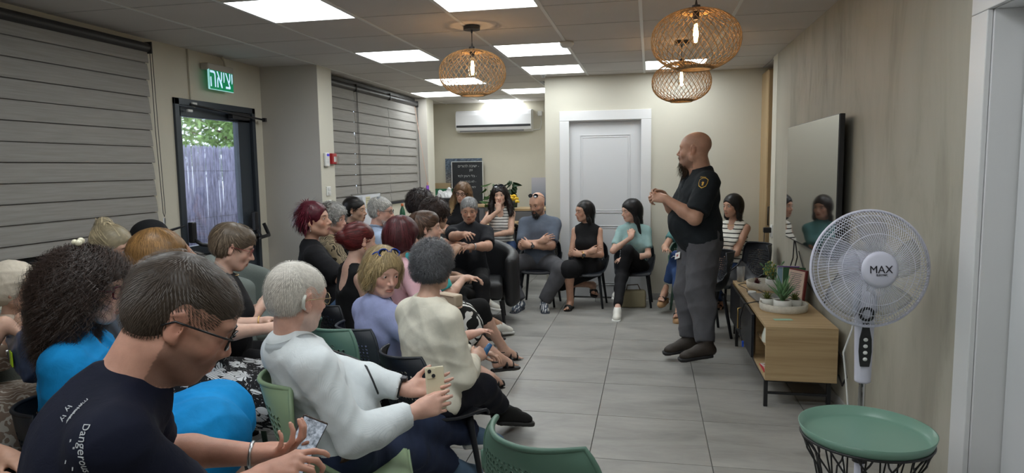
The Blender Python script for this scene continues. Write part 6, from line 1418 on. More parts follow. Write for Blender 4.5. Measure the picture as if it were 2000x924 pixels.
def desk(name, x0, x1, y0, y1, z, label, m=M_desk, top=M_wood):
    t = empty(name, ((x0+x1)/2, (y0+y1)/2, 0), 0, label, 'desk'); w, d = x1-x0, y1-y0
    mb = MB(); mb.box((0, 0, z-.014), (w, d, .028), bev=.002); mb.build('desktop', top, t)
    for s_ in (-1, 1): mb = MB(); mb.box((s_*(w/2-.02), 0, (z-.028)/2), (.03, d-.06, z-.028)); mb.build('side_panel', m, t)
    mb = MB(); mb.box((0, -d/2+.05, z*.62), (w-.08, .02, z*.66)); mb.build('modesty_panel', m, t)
desk('desk', -2.30, -1.60, 7.78, 8.42, .745, 'grey desk with light oak top in front of the two women at the back')
desk('desk', -3.05, -2.32, 7.55, 8.1, .745, 'grey side desk in front of the curly-haired woman', top=M_desk)
desk('window_desk', -3.22, -2.66, 6.55, 8.95, .80, 'long cream desk under the far window blinds', m=M_wall, top=mat('cream_laminate', (.62, .58, .50), .5))
desk('flower_table', -2.30, -1.72, 8.70, 9.0, .74, 'narrow table carrying the plant and roses', top=M_wood)
for k, (w_, d_, c_, l) in enumerate(((.26, .19, (.55, .53, .48), 'grey book at the bottom of the stack on the desk'), (.23, .17, (.65, .55, .25), 'yellow-edged book in the middle of the desk stack'), (.22, .16, (.62, .60, .55), 'cream notebook on top of the desk stack'))):
    t = empty('book', (-1.78+.01*k, 7.93, .745+.017*k), R(8*k-6), l, 'book', 'books on the back desk'); mb = MB(); mb.box((0, 0, .0085), (w_, d_, .017), bev=.002); mb.build('cover', mat('book_cover_%d' % k, c_, .6), t); mb = MB(); mb.box((.004, -.003, .0085), (w_-.002, d_, .012)); mb.build('pages', mat('paper', (.7, .68, .6), .8), t)
t = empty('pen_case', (-1.93, 7.85, .745), R(20), 'black pen case on the back desk', 'pen case'); mb = MB(); mb.box((0, 0, .012), (.13, .03, .024), bev=.01); mb.build('case', M_blk, t)
t = empty('mug', (-2.04, 7.90, .745), 0, 'dark purple mug on the back desk', 'mug'); mb = MB(); mb.lathe([(0, 0), (.036, 0), (.038, .09), (.034, .09), (.032, .01), (0, .01)], 24); mb.build('cup', mat('plum_glaze', (.10, .07, .11), .3), t); mb = MB(); mb.tube([(.036, 0, .07), (.06, 0, .065), (.062, 0, .03), (.036, 0, .02)], .005, n=8); mb.build('handle', mat('plum_glaze', (0, 0, 0)), t)
def bottle(x, y, z, label, cap_c, body, hh=.22):
    t = empty('bottle', (x, y, z), 0, label, 'bottle'); mb = MB(); mb.lathe([(0, 0), (.03, 0), (.032, .02), (.032, hh*.62), (.026, hh*.74), (.013, hh*.86), (.013, hh*.93)], 20); mb.build('body', body, t)
    mb = MB(); mb.lathe([(.0, hh), (.014, hh), (.015, hh*.9), (0, hh*.9)], 16); mb.build('cap', mat(*cap_c), t); mb = MB(); mb.cyl((0, 0, hh*.25), (0, 0, hh*.5), .0326, n=24, caps=False); mb.build('label_band', mat('bottle_label', (.55, .5, .5), .5), t)
M_clear = mat('clear_pet', (.85, .88, .9), .08, trans=.8, ior=1.2, alpha=.6)
bottle(-2.23, 7.68, .745, 'clear water bottle with red cap on the side desk', ('red_cap', (.5, .03, .02), .4), M_clear, .21)
bottle(-.545, 7.24, 0, 'clear water bottle on the floor by the white door', ('white_cap', (.7, .7, .7), .4), M_clear, .2)
bottle(-2.72, 7.15, .80, 'dark green drink bottle with orange cap beside the whiteboard', ('orange_cap', (.62, .16, .05), .4), mat('green_bottle', (.02, .10, .05), .3), .28)
t = empty('office_chair_back', (-2.62, 8.05, 0), R(175), 'black office chair behind the curly-haired woman', 'chair'); mb = MB(); mb.box((.0, -.12, .82), (.42, .06, .56), bev=.028); mb.build('backrest', M_blk, t)
mb = MB(); mb.box((0, .1, .46), (.46, .44, .07), bev=.03); mb.build('seat', M_blk, t); mb = MB(); mb.cyl((0, .05, .05), (0, .05, .44), .025).box((0, -.11, .5), (.06, .03, .2)); mb.build('column', M_blk, t)
for k in range(5): a = k*2*pi/5; mb = MB(); mb.tube([(0, .05, .09), (.28*cos(a), .05+.28*sin(a), .05)], .018, n=8).sph((.28*cos(a), .05+.28*sin(a), .027), .026, n=6); mb.build('leg', M_blk, t)
# bags of papers, cardboard on the back cabinet
t = empty('plastic_bag', (-2.98, 9.62, .925), 0, 'white plastic carrier bag on the back cabinet', 'bag')
f = grow([(ell((0, 0, .10), (.14, .09, .11)), .03, '+'), (ell((.06, 0, .2), (.04, .03, .07)), .03, '+'), (ell((-.08, 0, .18), (.04, .04, .05)), .03, '+')], .01); f.cut((0, 0, 0), (0, 0, -1)); V, F = f.mesh(); V = folds(V, vnormals(V, F), .03, 5, 45); from_np('body', V, F, t, mat('bag_film', (.62, .62, .64), .35))
mb = MB(); mb.box((0, 0, .16), (.28, .03, .32)); o = mb.build('cardboard_sheet', mat('cardboard', (.36, .26, .15), .8)); o.location = (-3.12, 9.90, .925); tag(o, 'brown cardboard sheet on the back cabinet beside the column', 'cardboard')
mb = MB(); mb.box((0, 0, .12), (.30, .06, .23)); o = mb.build('green_box', mat('green_print', (.03, .16, .08), .6, var=.5, vscale=20)); o.location = (-3.08, 9.82, .925); tag(o, 'green printed box in front of the brown cardboard', 'box')
t = empty('desk_monitor', (-2.84, 7.90, .80), R(-40), 'white flat desk monitor seen from behind by the far blinds', 'monitor'); mb = MB(); mb.box((0, 0, .24), (.34, .02, .24), bev=.006); mb.build('screen_case', mat('pale_grey_case', (.52, .52, .56), .4), t); mb = MB(); mb.box((0, .0, .065), (.04, .02, .13)).box((0, 0, .006), (.18, .14, .012)); mb.build('stand', M_wp, t)
# whiteboard with timetable
t = empty('whiteboard', (-3.13, 7.12, .815), 0, 'small white planning board with a timetable leaning at the far window', 'board')
mb = MB(); mb.box((0, 0, .19), (.012, .76, .38)); mb.build('panel', mat('board_white', (.66, .68, .72), .3), t); mb = MB()
for z in (0, .38): mb.box((0, 0, z), (.02, .78, .012))
for y in (-.385, .385): mb.box((0, y, .19), (.02, .012, .38))
mb.build('frame', M_silver, t)
for (yy, zz, w_, h_, c_) in ((-.2, .27, .14, .17, (.45, .48, .52)), (.02, .28, .12, .13, (.62, .58, .36)), (.22, .31, .08, .05, (.5, .58, .58))):
    mb = MB(); mb.box((.007, yy, zz), (.002, w_, h_)); s_ = mb.build('paper_sheet', mat('sheet_%d' % int(yy*100), c_, .7), t); mb = MB()
    for k in range(5): mb.box((.0085, yy, zz+h_*.35-k*h_*.16), (.001, w_*.8, .004))
    mb.build('ruled_lines', mat('ink', (.12, .13, .16), .7), s_)
t = empty('poster_roll', (-2.95, 6.95, .80), 0, 'purple printed leaflet standing below the whiteboard', 'leaflet'); mb = MB(); mb.box((0, .05, .10), (.01, .26, .19)); mb.build('sheet', mat('purple_print', (.16, .05, .33), .5, var=.6, vscale=18), t)
t = empty('hanging_ribbon', (-3.035, 8.98, 1.06), 0, 'purple felt strip hanging on the blind cord by the column', 'ribbon')
for q in (-1, 1): mb = MB(); mb.box((0, q*.022, .04), (.02, .036, .27), bev=.006); mb.build('strip', mat('purple_felt', (.24, .08, .50), .9), t)
mb = MB(); mb.tube([(0, -.01, .16), (0, 0, .20), (-.16, .0, 1.30)], .003, n=6).box((0, 0, .195), (.02, .03, .05), bev=.006); mb.build('cord', mat('peach_cord', (.55, .33, .24), .7), t)
# ================================================================ RIGHT SIDE
t = empty('television', (XR-.062, 4.84, .863), 0, 'large black flat television mounted on the plaster wall', 'television')
mb = MB(); mb.box((0, 0, .455), (.030, 1.44, .845), bev=.004); mb.build('case', M_blk, t)
mb = MB(); mb.box((-.0158, 0, .458), (.002, 1.425, .83)); mb.build('screen', mat('tv_glass', (.012, .012, .014), .045, spec=1.0, coat=1.0), t)
mb = MB(); mb.box((.038, 0, .45), (.046, .5, .4)); mb.build('wall_mount', M_blk, t); mb = MB(); mb.tube([(.02, .55, .04), (.03, .50, -.10), (.0, .42, -.16), (-.02, .52, -.20), (.02, .6, -.12), (.03, .62, .02)], .005, n=6); mb.build('loose_cable', M_blk, t)
t = empty('wall_socket', (XR, 6.60, .84), 0, 'white wall socket with black plug at the far end of the plaster wall', 'socket'); mb = MB(); mb.box((-.006, 0, 0), (.012, .09, .12), bev=.004); mb.build('plate', M_wp, t)
mb = MB(); mb.box((-.045, -.0, .01), (.07, .05, .05), bev=.008).tube([(-.07, 0, -.01), (-.075, 0, -.25), (-.06, -.04, -.6), (-.05, -.02, -.83)], .0035, n=6); mb.build('plug', M_blk, t)
# tall oak cupboard in the recess
t = empty('cupboard', (1.68, 7.24, 0), 0, 'tall light oak cupboard with black handle in the far right recess', 'cupboard'); mb = MB(); mb.box((0, .02, 1.19), (1.10, .40, 2.38)); mb.build('body', M_woodz, t)
for k in range(2): mb = MB(); mb.box((-.275+.55*k, -.19, 1.19), (.545, .018, 2.36), bev=.003); dd = mb.build('cupboard_door', M_woodz, t)
mb = MB(); mb.tube([(-.52, -.195, 1.04), (-.535, -.235, 1.04), (-.535, -.235, .86), (-.52, -.195, .86)], .006, n=8); mb.build('handle', M_blk, t)
# console
t = empty('console', (.88, 4.955, 0), 0, 'light oak television console with black legs and slatted sliding door', 'console'); cx0, cx1, hy0 = -.20, .20, .825
def cbox(name, a, b_, m, bev=.0015): mb = MB(); mb.span(a, b_, bev); return mb.build(name, m, t)
cbox('top', (cx0, -hy0, .487), (cx1, hy0, .505), M_wood); cbox('bottom', (cx0, -hy0, .178), (cx1, hy0, .196), M_wood)
cbox('side_panel', (cx0, -hy0, .196), (cx1, -hy0+.018, .487), M_wood); cbox('side_panel', (cx0, hy0-.018, .196), (cx1, hy0, .487), M_wood)
cbox('back_panel', (cx1-.012, -hy0+.018, .196), (cx1-.004, hy0-.018, .487), M_wood)
cbox('divider', (cx0+.02, -.30, .196), (cx1-.012, -.282, .487), M_wood); cbox('divider', (cx0+.02, .27, .196), (cx1-.012, .288, .487), M_wood)
cbox('shelf', (cx0+.03, -hy0+.018, .335), (cx1-.012, -.30, .350), M_wood)
mb = MB(); mb.span((cx0-.012, -.42, .196), (cx0-.008, .79, .487)); dr = mb.build('sliding_door', M_chk, t)
for k in range(int(.60/.022)):
    y = .20+k*.022
    if y > .78: break
    mb = MB(); mb.box((cx0-.017, y, .342), (.010, .011, .285)); mb.build('slat', M_chk, dr)
mb = MB(); mb.box((cx0-.017, -.11, .342), (.010, .60, .285)); mb.build('door_panel', M_chk, dr)
mb = MB(); mb.tube([(cx0-.022, .10, .27), (cx0-.045, .10, .275), (cx0-.045, .10, .42), (cx0-.022, .10, .425)], .005, n=8); mb.build('handle', M_gold, dr)
for yy in (-hy0+.06, hy0-.2):
    for xx in (cx0+.015, cx1-.03): mb = MB(); mb.box((xx, yy, .089), (.022, .022, .178)); mb.build('leg', M_blk, t)
    mb = MB(); mb.box(((cx0+cx1)/2, yy, .167), (.36, .02, .02)).box(((cx0+cx1)/2, yy, .085), (.36, .014, .014)); mb.build('leg_rail', M_blk, t)
mb = MB(); mb.box((cx0+.015, -.05, .167), (.02, 1.4, .02)); mb.build('front_rail', M_blk, t)
# things on and in the console
CZ = .505
M_stone = mat('cream_terrazzo', (.56, .53, .46), .7, var=.12, vscale=40, bump=.15, bscale=80); M_pot = mat('white_ceramic', (.68, .67, .63), .5)
def tray(x, y, r, h_, label):
    t = empty('plant_tray', (x, y, CZ), 0, label, 'tray'); mb = MB(); mb.lathe([(0, .003), (r*.96, .003), (r, .01), (r+.003, h_), (r-.008, h_), (r-.012, .016), (0, .016)], 48); mb.build('rim_bowl', M_stone, t); mb = MB(); mb.lathe([(0, 0), (r*.98, 0), (r*.98, .004), (0, .004)], 40); mb.build('wooden_base', M_wood, t)
tray(.865, 4.62, .148, .052, 'round cream stone tray with three succulents, nearest on the console'); tray(.90, 5.44, .155, .055, 'round cream stone tray with bushy plant at the console far end')
def pot(x, y, r, h_, label, name='succulent', ribs=0, z=CZ+.016):
    t = empty(name, (x, y, z), 0, label, 'plant'); mb = MB(); mb.lathe([(0, 0), (r*.85, 0), (r, h_*.3), (r, h_), (r*.9, h_), (r*.88, h_*.75), (0, h_*.75)], 32); mb.build('pot', M_pot, t)
    mb = MB(); mb.cyl((0, 0, h_*.6), (0, 0, h_*.86), r*.88, n=24); mb.build('soil', mat('soil', (.10, .07, .05), .9), t); return t
def spikes(t, n, L_, w_, z, m, seed, spread=.9, name='leaf', curve=.25):
    rs = random.Random(seed)
    for k in range(n):
        a = 2.4*k+rs.uniform(-.3, .3); ti = (k/n)**.8*spread*rs.uniform(.85, 1.1); l = L_*(1-.35*(k/n))*rs.uniform(.85, 1.1); mb = MB(); bm = mb.bm; rings = []
        dx, dy = cos(a), sin(a)
        for j in range(6):
            s_ = j/5; tt = ti+curve*s_; p = Vector((dx*l*s_*sin(tt), dy*l*s_*sin(tt), z+l*s_*cos(tt))); ww = w_*(1-s_)**.7*(.7+.9*s_*(1-s_)*2); sd = Vector((-dy, dx, 0))*ww; nn = Vector((dx, dy, -.3))*ww*.35
            rings.append([bm.verts.new(p+sd), bm.verts.new(p+nn), bm.verts.new(p-sd), bm.verts.new(p-nn*.4)])
        for A_, B_ in zip(rings, rings[1:]):
            for q in range(4): f_ = bm.faces.new((A_[q], A_[(q+1) % 4], B_[(q+1) % 4], B_[q])); f_.smooth = True
        mb.build(name, m, t)
M_agave = mat('agave_green', (.14, .27, .13), .5, var=.3, vscale=14); M_succ = mat('olive_succulent', (.17, .20, .05), .5, var=.4, vscale=20); M_burg = mat('burgundy_succulent', (.12, .03, .035), .5, var=.5, vscale=25)
spikes(pot(.855, 4.60, .056, .058, 'tall spiky green agave in a white pot on the nearest tray'), 30, .205, .016, .05, M_agave, 1, .75)
spikes(pot(.775, 4.70, .045, .048, 'small olive succulent in a white pot, left on the nearest tray'), 22, .068, .010, .04, M_succ, 2, 1.15)
spikes(pot(.945, 4.68, .045, .048, 'small olive succulent in a white pot, right on the nearest tray'), 22, .068, .010, .04, M_succ, 3, 1.15)
t = pot(.935, 5.42, .056, .062, 'bushy green plant with yellow buds in a white pot', 'bushy_plant'); rs = random.Random(8)
for k in range(34):
    a = rs.uniform(0, 6.28); r = rs.uniform(.02, .10); z = rs.uniform(.11, .21); e = Vector((r*cos(a), r*sin(a), z)); mb = MB(); mb.tube([(0, 0, .05), (e.x*.4, e.y*.4, z*.6), e], .0013, n=4)
    for j in range(7): q = e*rs.uniform(.6, 1)+Vector((rs.uniform(-.016, .016), rs.uniform(-.016, .016), rs.uniform(-.02, .012))); mb.sph(q, (.006, .006, .008), n=4)
    mb.build('sprig', M_agave if k % 3 else mat('yellow_bud', (.50, .46, .10), .6), t)
spikes(pot(.81, 5.37, .035, .035, 'dark red rosette succulent in a gold cup', z=CZ+.016), 26, .055, .011, .03, M_burg, 5, 1.25)
def standing_book(x, y, w_, h_, th, rz, c, label, leanx=0):
    t = empty('book', (x, y, CZ), R(rz), label, 'book', 'books leaning behind the plants'); mb = MB(); mb.box((0, 0, h_/2), (th, w_, h_), rot=(0, leanx, 0), bev=.001); mb.build('cover', mat('cover_'+label[:12], c, .5), t); mb = MB(); mb.box((0, .003, h_/2+.002), (th*.7, w_-.002, h_-.004), rot=(0, leanx, 0)); mb.build('pages', mat('paper', (0, 0, 0)), t); return t
standing_book(1.0, 5.20, .15, .21, .03, 80, (.12, .03, .25), 'purple book standing behind the agave'); standing_book(1.0, 5.165, .15, .205, .018, 80, (.10, .22, .28), 'teal book standing beside the purple one'); standing_book(.99, 5.13, .15, .20, .02, 80, (.22, .33, .40), 'pale blue book third from the purple one'); standing_book(1.02, 5.09, .15, .215, .022, 80, (.03, .10, .04), 'green book behind the open pink page')
t = empty('open_book', (1.02, 4.98, CZ), R(-62), 'dark red book propped with its printed pale page facing out', 'book'); mb = MB(); mb.box((0, 0, .11), (.17, .018, .22), rot=(-.12, 0, 0), bev=.002); mb.build('cover', mat('dark_red_cover', (.14, .02, .02), .5), t)
mb = MB(); mb.box((-.003, -.012, .108), (.158, .006, .205), rot=(-.12, 0, 0)); pg = mb.build('page', mat('pink_page', (.62, .47, .38), .7), t); mb = MB()
for k in range(13): mb.box((-.005, -.0165-(.19-k*.0135-.108)*-.12, .19-k*.0135), (.12-(k % 3)*.015, .001, .0035), rot=(-.12, 0, 0))
mb.build('print_lines', mat('ink', (0, 0, 0)), pg)
t = empty('laptop', (.84, 4.98, CZ), R(4), 'closed silver laptop on the console between the trays', 'laptop'); mb = MB(); mb.box((0, 0, .009), (.23, .31, .016), bev=.004); mb.build('body', mat('laptop_silver', (.28, .29, .31), .35, .8), t)
t = empty('drinking_glass', (.735, 5.72, CZ), 0, 'clear drinking glass at the far corner of the console', 'glass'); mb = MB(); mb.lathe([(0, 0), (.028, 0), (.034, .125), (.0325, .125), (.0265, .008), (0, .008)], 28); mb.build('tumbler', M_clear, t)
t = empty('charger', (.745, 5.16, CZ), 0, 'small white charger puck with black cable on the console', 'charger'); mb = MB(); mb.lathe([(0, 0), (.03, 0), (.031, .02), (.026, .026), (0, .027)], 24); mb.build('puck', M_wp, t)
mb = MB(); mb.tube([(-.03, .03, .012), (-.02, .12, .02), (-.06, .30, .02), (.0, .42, .012), (.04, .30, .008), (.09, .05, .006), (.2, .0, .006)], .0032, n=6); mb.build('cable', M_blk, t)
t = empty('power_cable', (.68, 4.70, CZ), 0, 'black cable running off the laptop and down the console front', 'cable'); mb = MB(); mb.tube([(.09, .12, .02), (.02, .06, .022), (-.035, .10, .0), (-.045, .22, -.12), (-.05, .20, -.22), (-.04, .12, -.28)], .0042, n=6); mb.build('cable', M_blk, t)
mb = MB(); mb.box((-.04, .11, -.285), (.012, .02, .04)); mb.build('connector', mat('blue_plug', (.02, .08, .5), .3), t)
t = empty('sticky_note', (.81, 4.33, CZ), R(8), 'mint green paper strip on the near end of the console', 'note'); mb = MB(); mb.box((0, 0, .001), (.11, .045, .0012)); mb.build('paper', mat('mint_paper', (.32, .50, .38), .8), t)
t = empty('white_bowl', (.80, 4.40, .350), 0, 'glossy white bowl upside down on the console shelf', 'bowl'); mb = MB(); mb.lathe([(.10, 0), (.10, .03), (.085, .085), (.05, .115), (0, .12)], 36); mb.build('shell', mat('glossy_white', (.66, .67, .58), .15), t)
for k, (c_, l) in enumerate((((.50, .04, .05), 'red leaflet lying on the console bottom'), ((.62, .58, .55), 'white leaflet on top of the red one'))):
    t = empty('leaflet', (.745+.02*k, 4.32, .196+.006*k), R(12*k), l, 'leaflet'); mb = MB(); mb.box((0, 0, .003), (.11, .17, .006)); mb.build('paper', mat('leaflet_%d' % k, c_, .6), t)
    mb = MB()
    for j in range(5): mb.box((0, -.06+j*.028, .0065), (.09, .010, .001))
    mb.build('print', mat('red_ink' if k else 'paper', (.5, .05, .05), .6), t)
t = empty('tablet', (.46, 5.93, .398), R(25), 'black tablet with cable on the empty chair seat', 'tablet'); mb = MB(); mb.box((0, 0, .012), (.16, .10, .008), bev=.003); mb.build('body', M_blk, t)
# loose cable loop behind the console
mb = MB(); mb.tube([(1.085, 4.25, .38), (1.10, 4.10, .34), (1.10, 4.02, .25), (1.09, 4.06, .19), (1.095, 4.16, .22)], .006, n=8); o = mb.build('cable_loop', M_blk); tag(o, 'black cable loop hanging behind the near end of the console', 'cable')
mb = MB(); mb.tube([(1.11, 5.4, .80), (1.108, 5.1, .62), (1.105, 4.6, .55), (1.105, 4.42, .72), (1.108, 4.3, .80)], .004, n=8); o = mb.build('television_cable', M_blk); tag(o, 'black cable hanging below the television', 'cable')
# handbag under chair
t = empty('handbag', (-.165, 7.02, 0), R(8), 'olive beige handbag on the floor under the black chair', 'handbag'); m_ = mat('olive_leather', (.27, .24, .15), .55, bump=.1, bscale=50)
f = grow([(rbox((0, 0, .09), (.11, .03, .07), .022), .02, '+')], .008); V, F = f.mesh(); V = folds(V, vnormals(V, F), .006, 3, 30); from_np('body', V, F, t, m_); mb = MB(); mb.tube([(-.07, 0, .17), (-.06, 0, .23), (.05, .01, .235), (.08, 0, .17)], .006, n=8); mb.build('strap', mat('brown_strap', (.08, .05, .03), .6), t)
# ================================================================ FAN
M_fan = mat('lilac_white_plastic', (.60, .60, .70), .35)
t = empty('stand_fan', (.835, 2.80, 0), 0, 'white pedestal fan with wire guard on chrome pole by the plaster wall', 'fan'); FZ = 1.055; yaw = R(-6)
fm = Euler((R(-5), 0, R(9))).to_matrix()   # fan looks along local -y
hubm = fm @ Matrix(((1, 0, 0), (0, 0, -1), (0, 1, 0)))    # local z -> -y
def fp(r, a, z): return fm @ Vector((r*cos(a), -z, r*sin(a)))+Vector((0, 0, FZ))
def guard(front):
    mb = MB(); N_ = 110; sg = 1 if front else -1
    for k in range(N_):
        a = 2*pi*k/N_; pts = []
        for j in range(8):
            s_ = j/7; r = .066+(.222-.066)*s_; z = sg*(.072*(1-s_**3.2)+.004); pts.append(fp(r, a+.22*s_*(1 if front else -1), z))
        mb.tube(pts, .00105, n=4)
    for r, z in ((.135, .070), (.178, .050), (.205, .022)): mb.tube([fp(r, 2*pi*k/48, sg*(z)) for k in range(48)], .0013, n=5, closed=True)
    return mb
M_wire_w = mat('white_guard_wire', (.66, .67, .76), .35)
guard(True).build('front_guard', M_wire_w, t); guard(False).build('rear_guard', M_wire_w, t)
mb = MB(); mb.tube([fp(.224, 2*pi*k/64, 0) for k in range(64)], .0055, n=8, closed=True); mb.build('guard_ring', M_fan, t)
mb = MB(); mb.lathe([(0, .088), (.055, .086), (.068, .080), (.070, .066), (0, .066)], 40, (0, 0, FZ), hubm); hub = mb.build('hub_cap', M_fan, t)
M_logo = mat('logo_black', (.015, .012, .02), .4)
Mh = fm.to_4x4() @ basis((1, 0, 0), (0, 0, 1), (0, -1, 0), (0, 0, 0)); Mh.translation = fp(0, 0, .0885)+fm@Vector((.0, 0, .0))
text('logo_lettering', 'MAX', .040, M_logo, hub, Mh); M2 = Mh.copy(); M2.translation = fp(0, 0, .0885)+fm@Vector((.003, 0, -.020)); text('logo_subline', 'ELECTRIC', .0095, M_logo, hub, M2)
for k in range(5):
    a0 = 2*pi*k/5; mb = MB(); bm = mb.bm; g_ = []
    for i in range(8):
        r = .04+.16*i/7; row = []
        for j in range(6): s_ = j/5-.5; wd = .95*(.5+.5*sin(pi*(i+1)/9)); row.append(bm.verts.new(fp(r, a0+s_*wd+.3*i/7, -.005+.03*s_)))
        g_.append(row)
    for i in range(7):
        for j in range(5): f_ = bm.faces.new((g_[i][j], g_[i+1][j], g_[i+1][j+1], g_[i][j+1])); f_.smooth = True
    bmesh.ops.solidify(bm, geom=bm.faces[:], thickness=.002); mb.build('blade', mat('clear_blade', (.62, .64, .74), .25, trans=.55, alpha=.55), t)
mb = MB(); mb.lathe([(0, .01), (.04, .0), (.045, -.03), (.065, -.045), (.07, -.12), (.05, -.17), (0, -.18)], 32, (0, 0, FZ), hubm); mb.build('motor_housing', M_fan, t)
f = grow([(cap((0, .035, .60), (0, .04, .93), .030, .038), .02, '+'), (cap((0, .04, .90), (0, .06, 1.0), .036, .03), .03, '+')], .006); f.cut((0, 0, .592), (0, 0, -1)); V, F = f.mesh(); from_np('neck', V, F, t, M_fan)
mb = MB(); 
prof = [(0, .018), (.02, .022), (.06, .026), (.11, .024), (.15, .015), (.175, .012)]
pts = [(-w_, z) for z, w_ in prof]+[(w_, z) for z, w_ in reversed(prof)]
pts = [(.0-.018 if 0 else a, b_) for a, b_ in pts]
mb.prism([(a*.9, b_) for a, b_ in pts], .006, basis((1, 0, 0), (0, 0, 1), (0, -1, 0), (-.004, .006, .665))); cp = mb.build('control_panel', M_blk, t)
for k in range(4): mb = MB(); mb.sph((-.004, .0, .695+.026*k), (.0085, .005, .0075), n=8); mb.build('button', M_wp, cp)
mb = MB(); mb.tube([(-.004+.024*cos(2*pi*k/20), -.002, .875+.024*sin(2*pi*k/20)) for k in range(20)], .006, n=8, closed=True); mb.build('timer_knob', M_blk, cp)
mb = MB(); mb.cyl((0, .035, .30), (0, .035, .60), .0135, n=20); mb.build('upper_pole', mat('chrome', (.55, .55, .55), .12, 1), t)
mb = MB(); mb.cyl((0, .035, .03), (0, .035, .30), .018, n=20); mb.build('lower_pole', M_fan, t); mb = MB(); mb.cyl((0, .035, .265), (0, .035, .315), .028, .020, n=24); mb.build('height_collar', M_blk, t)
mb = MB(); mb.lathe([(0, .0), (.20, .0), (.20, .018), (.17, .03), (.06, .045), (.03, .07), (0, .07)], 48, (0, .035, 0)); mb.build('base', M_fan, t)
mb = MB(); mb.tube([(-.02, .08, .93), (-.035, .07, .80), (-.065, .07, .70), (-.05, .08, .60), (-.03, .08, .40), (-.045, .09, .2), (-.05, .15, .012)], .0034, n=6).tube([(.02, .1, .85), (.03, .1, .62), (.02, .10, .5), (.015, .1, .3), (.03, .12, .05), (.1, .18, .01)], .003, n=6); mb.build('power_cord', M_wp, t)
# ================================================================ SAGE TRAY TABLE ON WIRE BASE
t = empty('side_table', (.735, 2.44, 0), R(20), 'round sage green tray table on a black wire base, bottom right', 'table'); M_tray = mat('sage_enamel', (.15, .27, .21), .28, spec=.5)
TZ = .545; mb = MB(); mb.lathe([(0, TZ-.022), (.182, TZ-.022), (.199, TZ-.016), (.212, TZ+.012), (.215, TZ+.012), (.205, TZ-.020), (.195, TZ-.028), (0, TZ-.028)], 72); mb.build('tray_top', M_tray, t)
mb = MB(); mb.tube([(.206*cos(2*pi*k/64), .206*sin(2*pi*k/64), TZ-.024) for k in range(64)], .0045, n=6, closed=True); mb.build('top_ring', M_blk, t); mb = MB(); mb.tube([(.17*cos(2*pi*k/64), .17*sin(2*pi*k/64), .006) for k in range(64)], .0045, n=6, closed=True); mb.build('base_ring', M_blk, t)
for k in range(30):
    a = 2*pi*k/30; d = .105; pts = []
    for q, r_, z in ((0, .206, TZ-.026), (.15, .195, TZ-.048), (.5, .188, TZ-.075), (.9, .160, .42), (1.3, .125, .25), (1.0, .15, .10), (.8, .17, .006)): aa = a+q*.26*(1 if k % 2 else -1); pts.append((r_*cos(aa), r_*sin(aa), z))
    mb = MB(); mb.tube(pts, .0032, n=6); mb.build('wire', M_blk, t)
# ================================================================ HELD THINGS
p = next((q for q in P_ if 'navy' in q['label']), None)
if p:
    t = empty('smartphone', (0, 0, 0), 0, 'dark smartphone with lit screen held by the man in navy', 'phone'); xx = (CR*.80-CU*.45+CF*.35).normalized(); yy = (CR*.44+CU*.80+CF*.15); yy = (yy-xx*yy.dot(xx)).normalized(); zz = xx.cross(yy); t.matrix_world = basis(xx, yy, zz, at(592, 868, 1.76))
    mb = MB(); mb.box((0, 0, 0), (.070, .145, .008), bev=.0035); mb.build('case', mat('dark_phone_case', (.05, .035, .03), .4), t)
    M_scr = bpy.data.materials.new('phone_screen'); nt, b = nodes(M_scr); v = coords(nt, (1, 1, 1)); n1 = noise(nt, v, 70, 4, .7); tc = nt.nodes.new('ShaderNodeTexCoord'); s3 = nt.nodes.new('ShaderNodeSeparateXYZ'); nt.links.new(tc.outputs['Object'], s3.inputs[0])
    nt.links.new(mix(nt, ramp(nt, s3.outputs[1], [(.49, (0, 0, 0)), (.51, (1, 1, 1))]), ramp(nt, n1, [(.35, (.03, .04, .05)), (.65, (.25, .28, .32))]), (.22, .36, .62)), b.inputs['Emission Color']); b.inputs['Emission Strength'].default_value = 1.0; b.inputs['Base Color'].default_value = (.02, .02, .02, 1); b.inputs['Roughness'].default_value = .1
    nt.nodes[-1]
    mb = MB(); mb.box((0, 0, .0043), (.064, .137, .0006)); mb.build('screen', M_scr, t)
t = empty('smartphone', (0, 0, 0), 0, 'cream smartphone seen from its back, held by the white-haired man', 'phone'); xx = (CR*.85-CU*.0+CF*.5).normalized(); yy = (CR*.05+CU*.95+CF*.25); yy = (yy-xx*yy.dot(xx)).normalized(); t.matrix_world = basis(xx, yy, xx.cross(yy), at(851, 758, 2.32))
mb = MB(); mb.box((0, 0, 0), (.070, .146, .008), bev=.0035); mb.build('body', mat('cream_phone', (.62, .56, .40), .3), t); mb = MB(); mb.box((-.015, .05, .005), (.032, .034, .003), bev=.001); cb = mb.build('camera_bump', mat('cream_phone', (0, 0, 0)), t)
for dx, dy in ((-.022, .058), (-.008, .042)): mb = MB(); mb.cyl((dx, dy, .006), (dx, dy, .0085), .0068, n=16); mb.build('camera_lens', M_blk, cb)
t = empty('purse', (*at(878, 572, 4.3).xy, .60), R(-30), 'small beige clutch purse with flap on a lap', 'purse'); m_ = mat('beige_leather', (.50, .40, .29), .5); f = grow([(rbox((0, 0, .03), (.075, .025, .028), .012), .02, '+')], .006); V, F = f.mesh(); from_np('body', V, F, t, m_); mb = MB(); mb.box((0, -.03, .05), (.15, .008, .035), rot=(.5, 0, 0), bev=.003).box((0, -.04, .04), (.02, .006, .012)); mb.build('flap', m_, t)
t = empty('sunglasses_case', (*at(925, 690, 3.0).xy, .56), 0, 'blue and white folded item in the hands of the woman in cream', 'case')
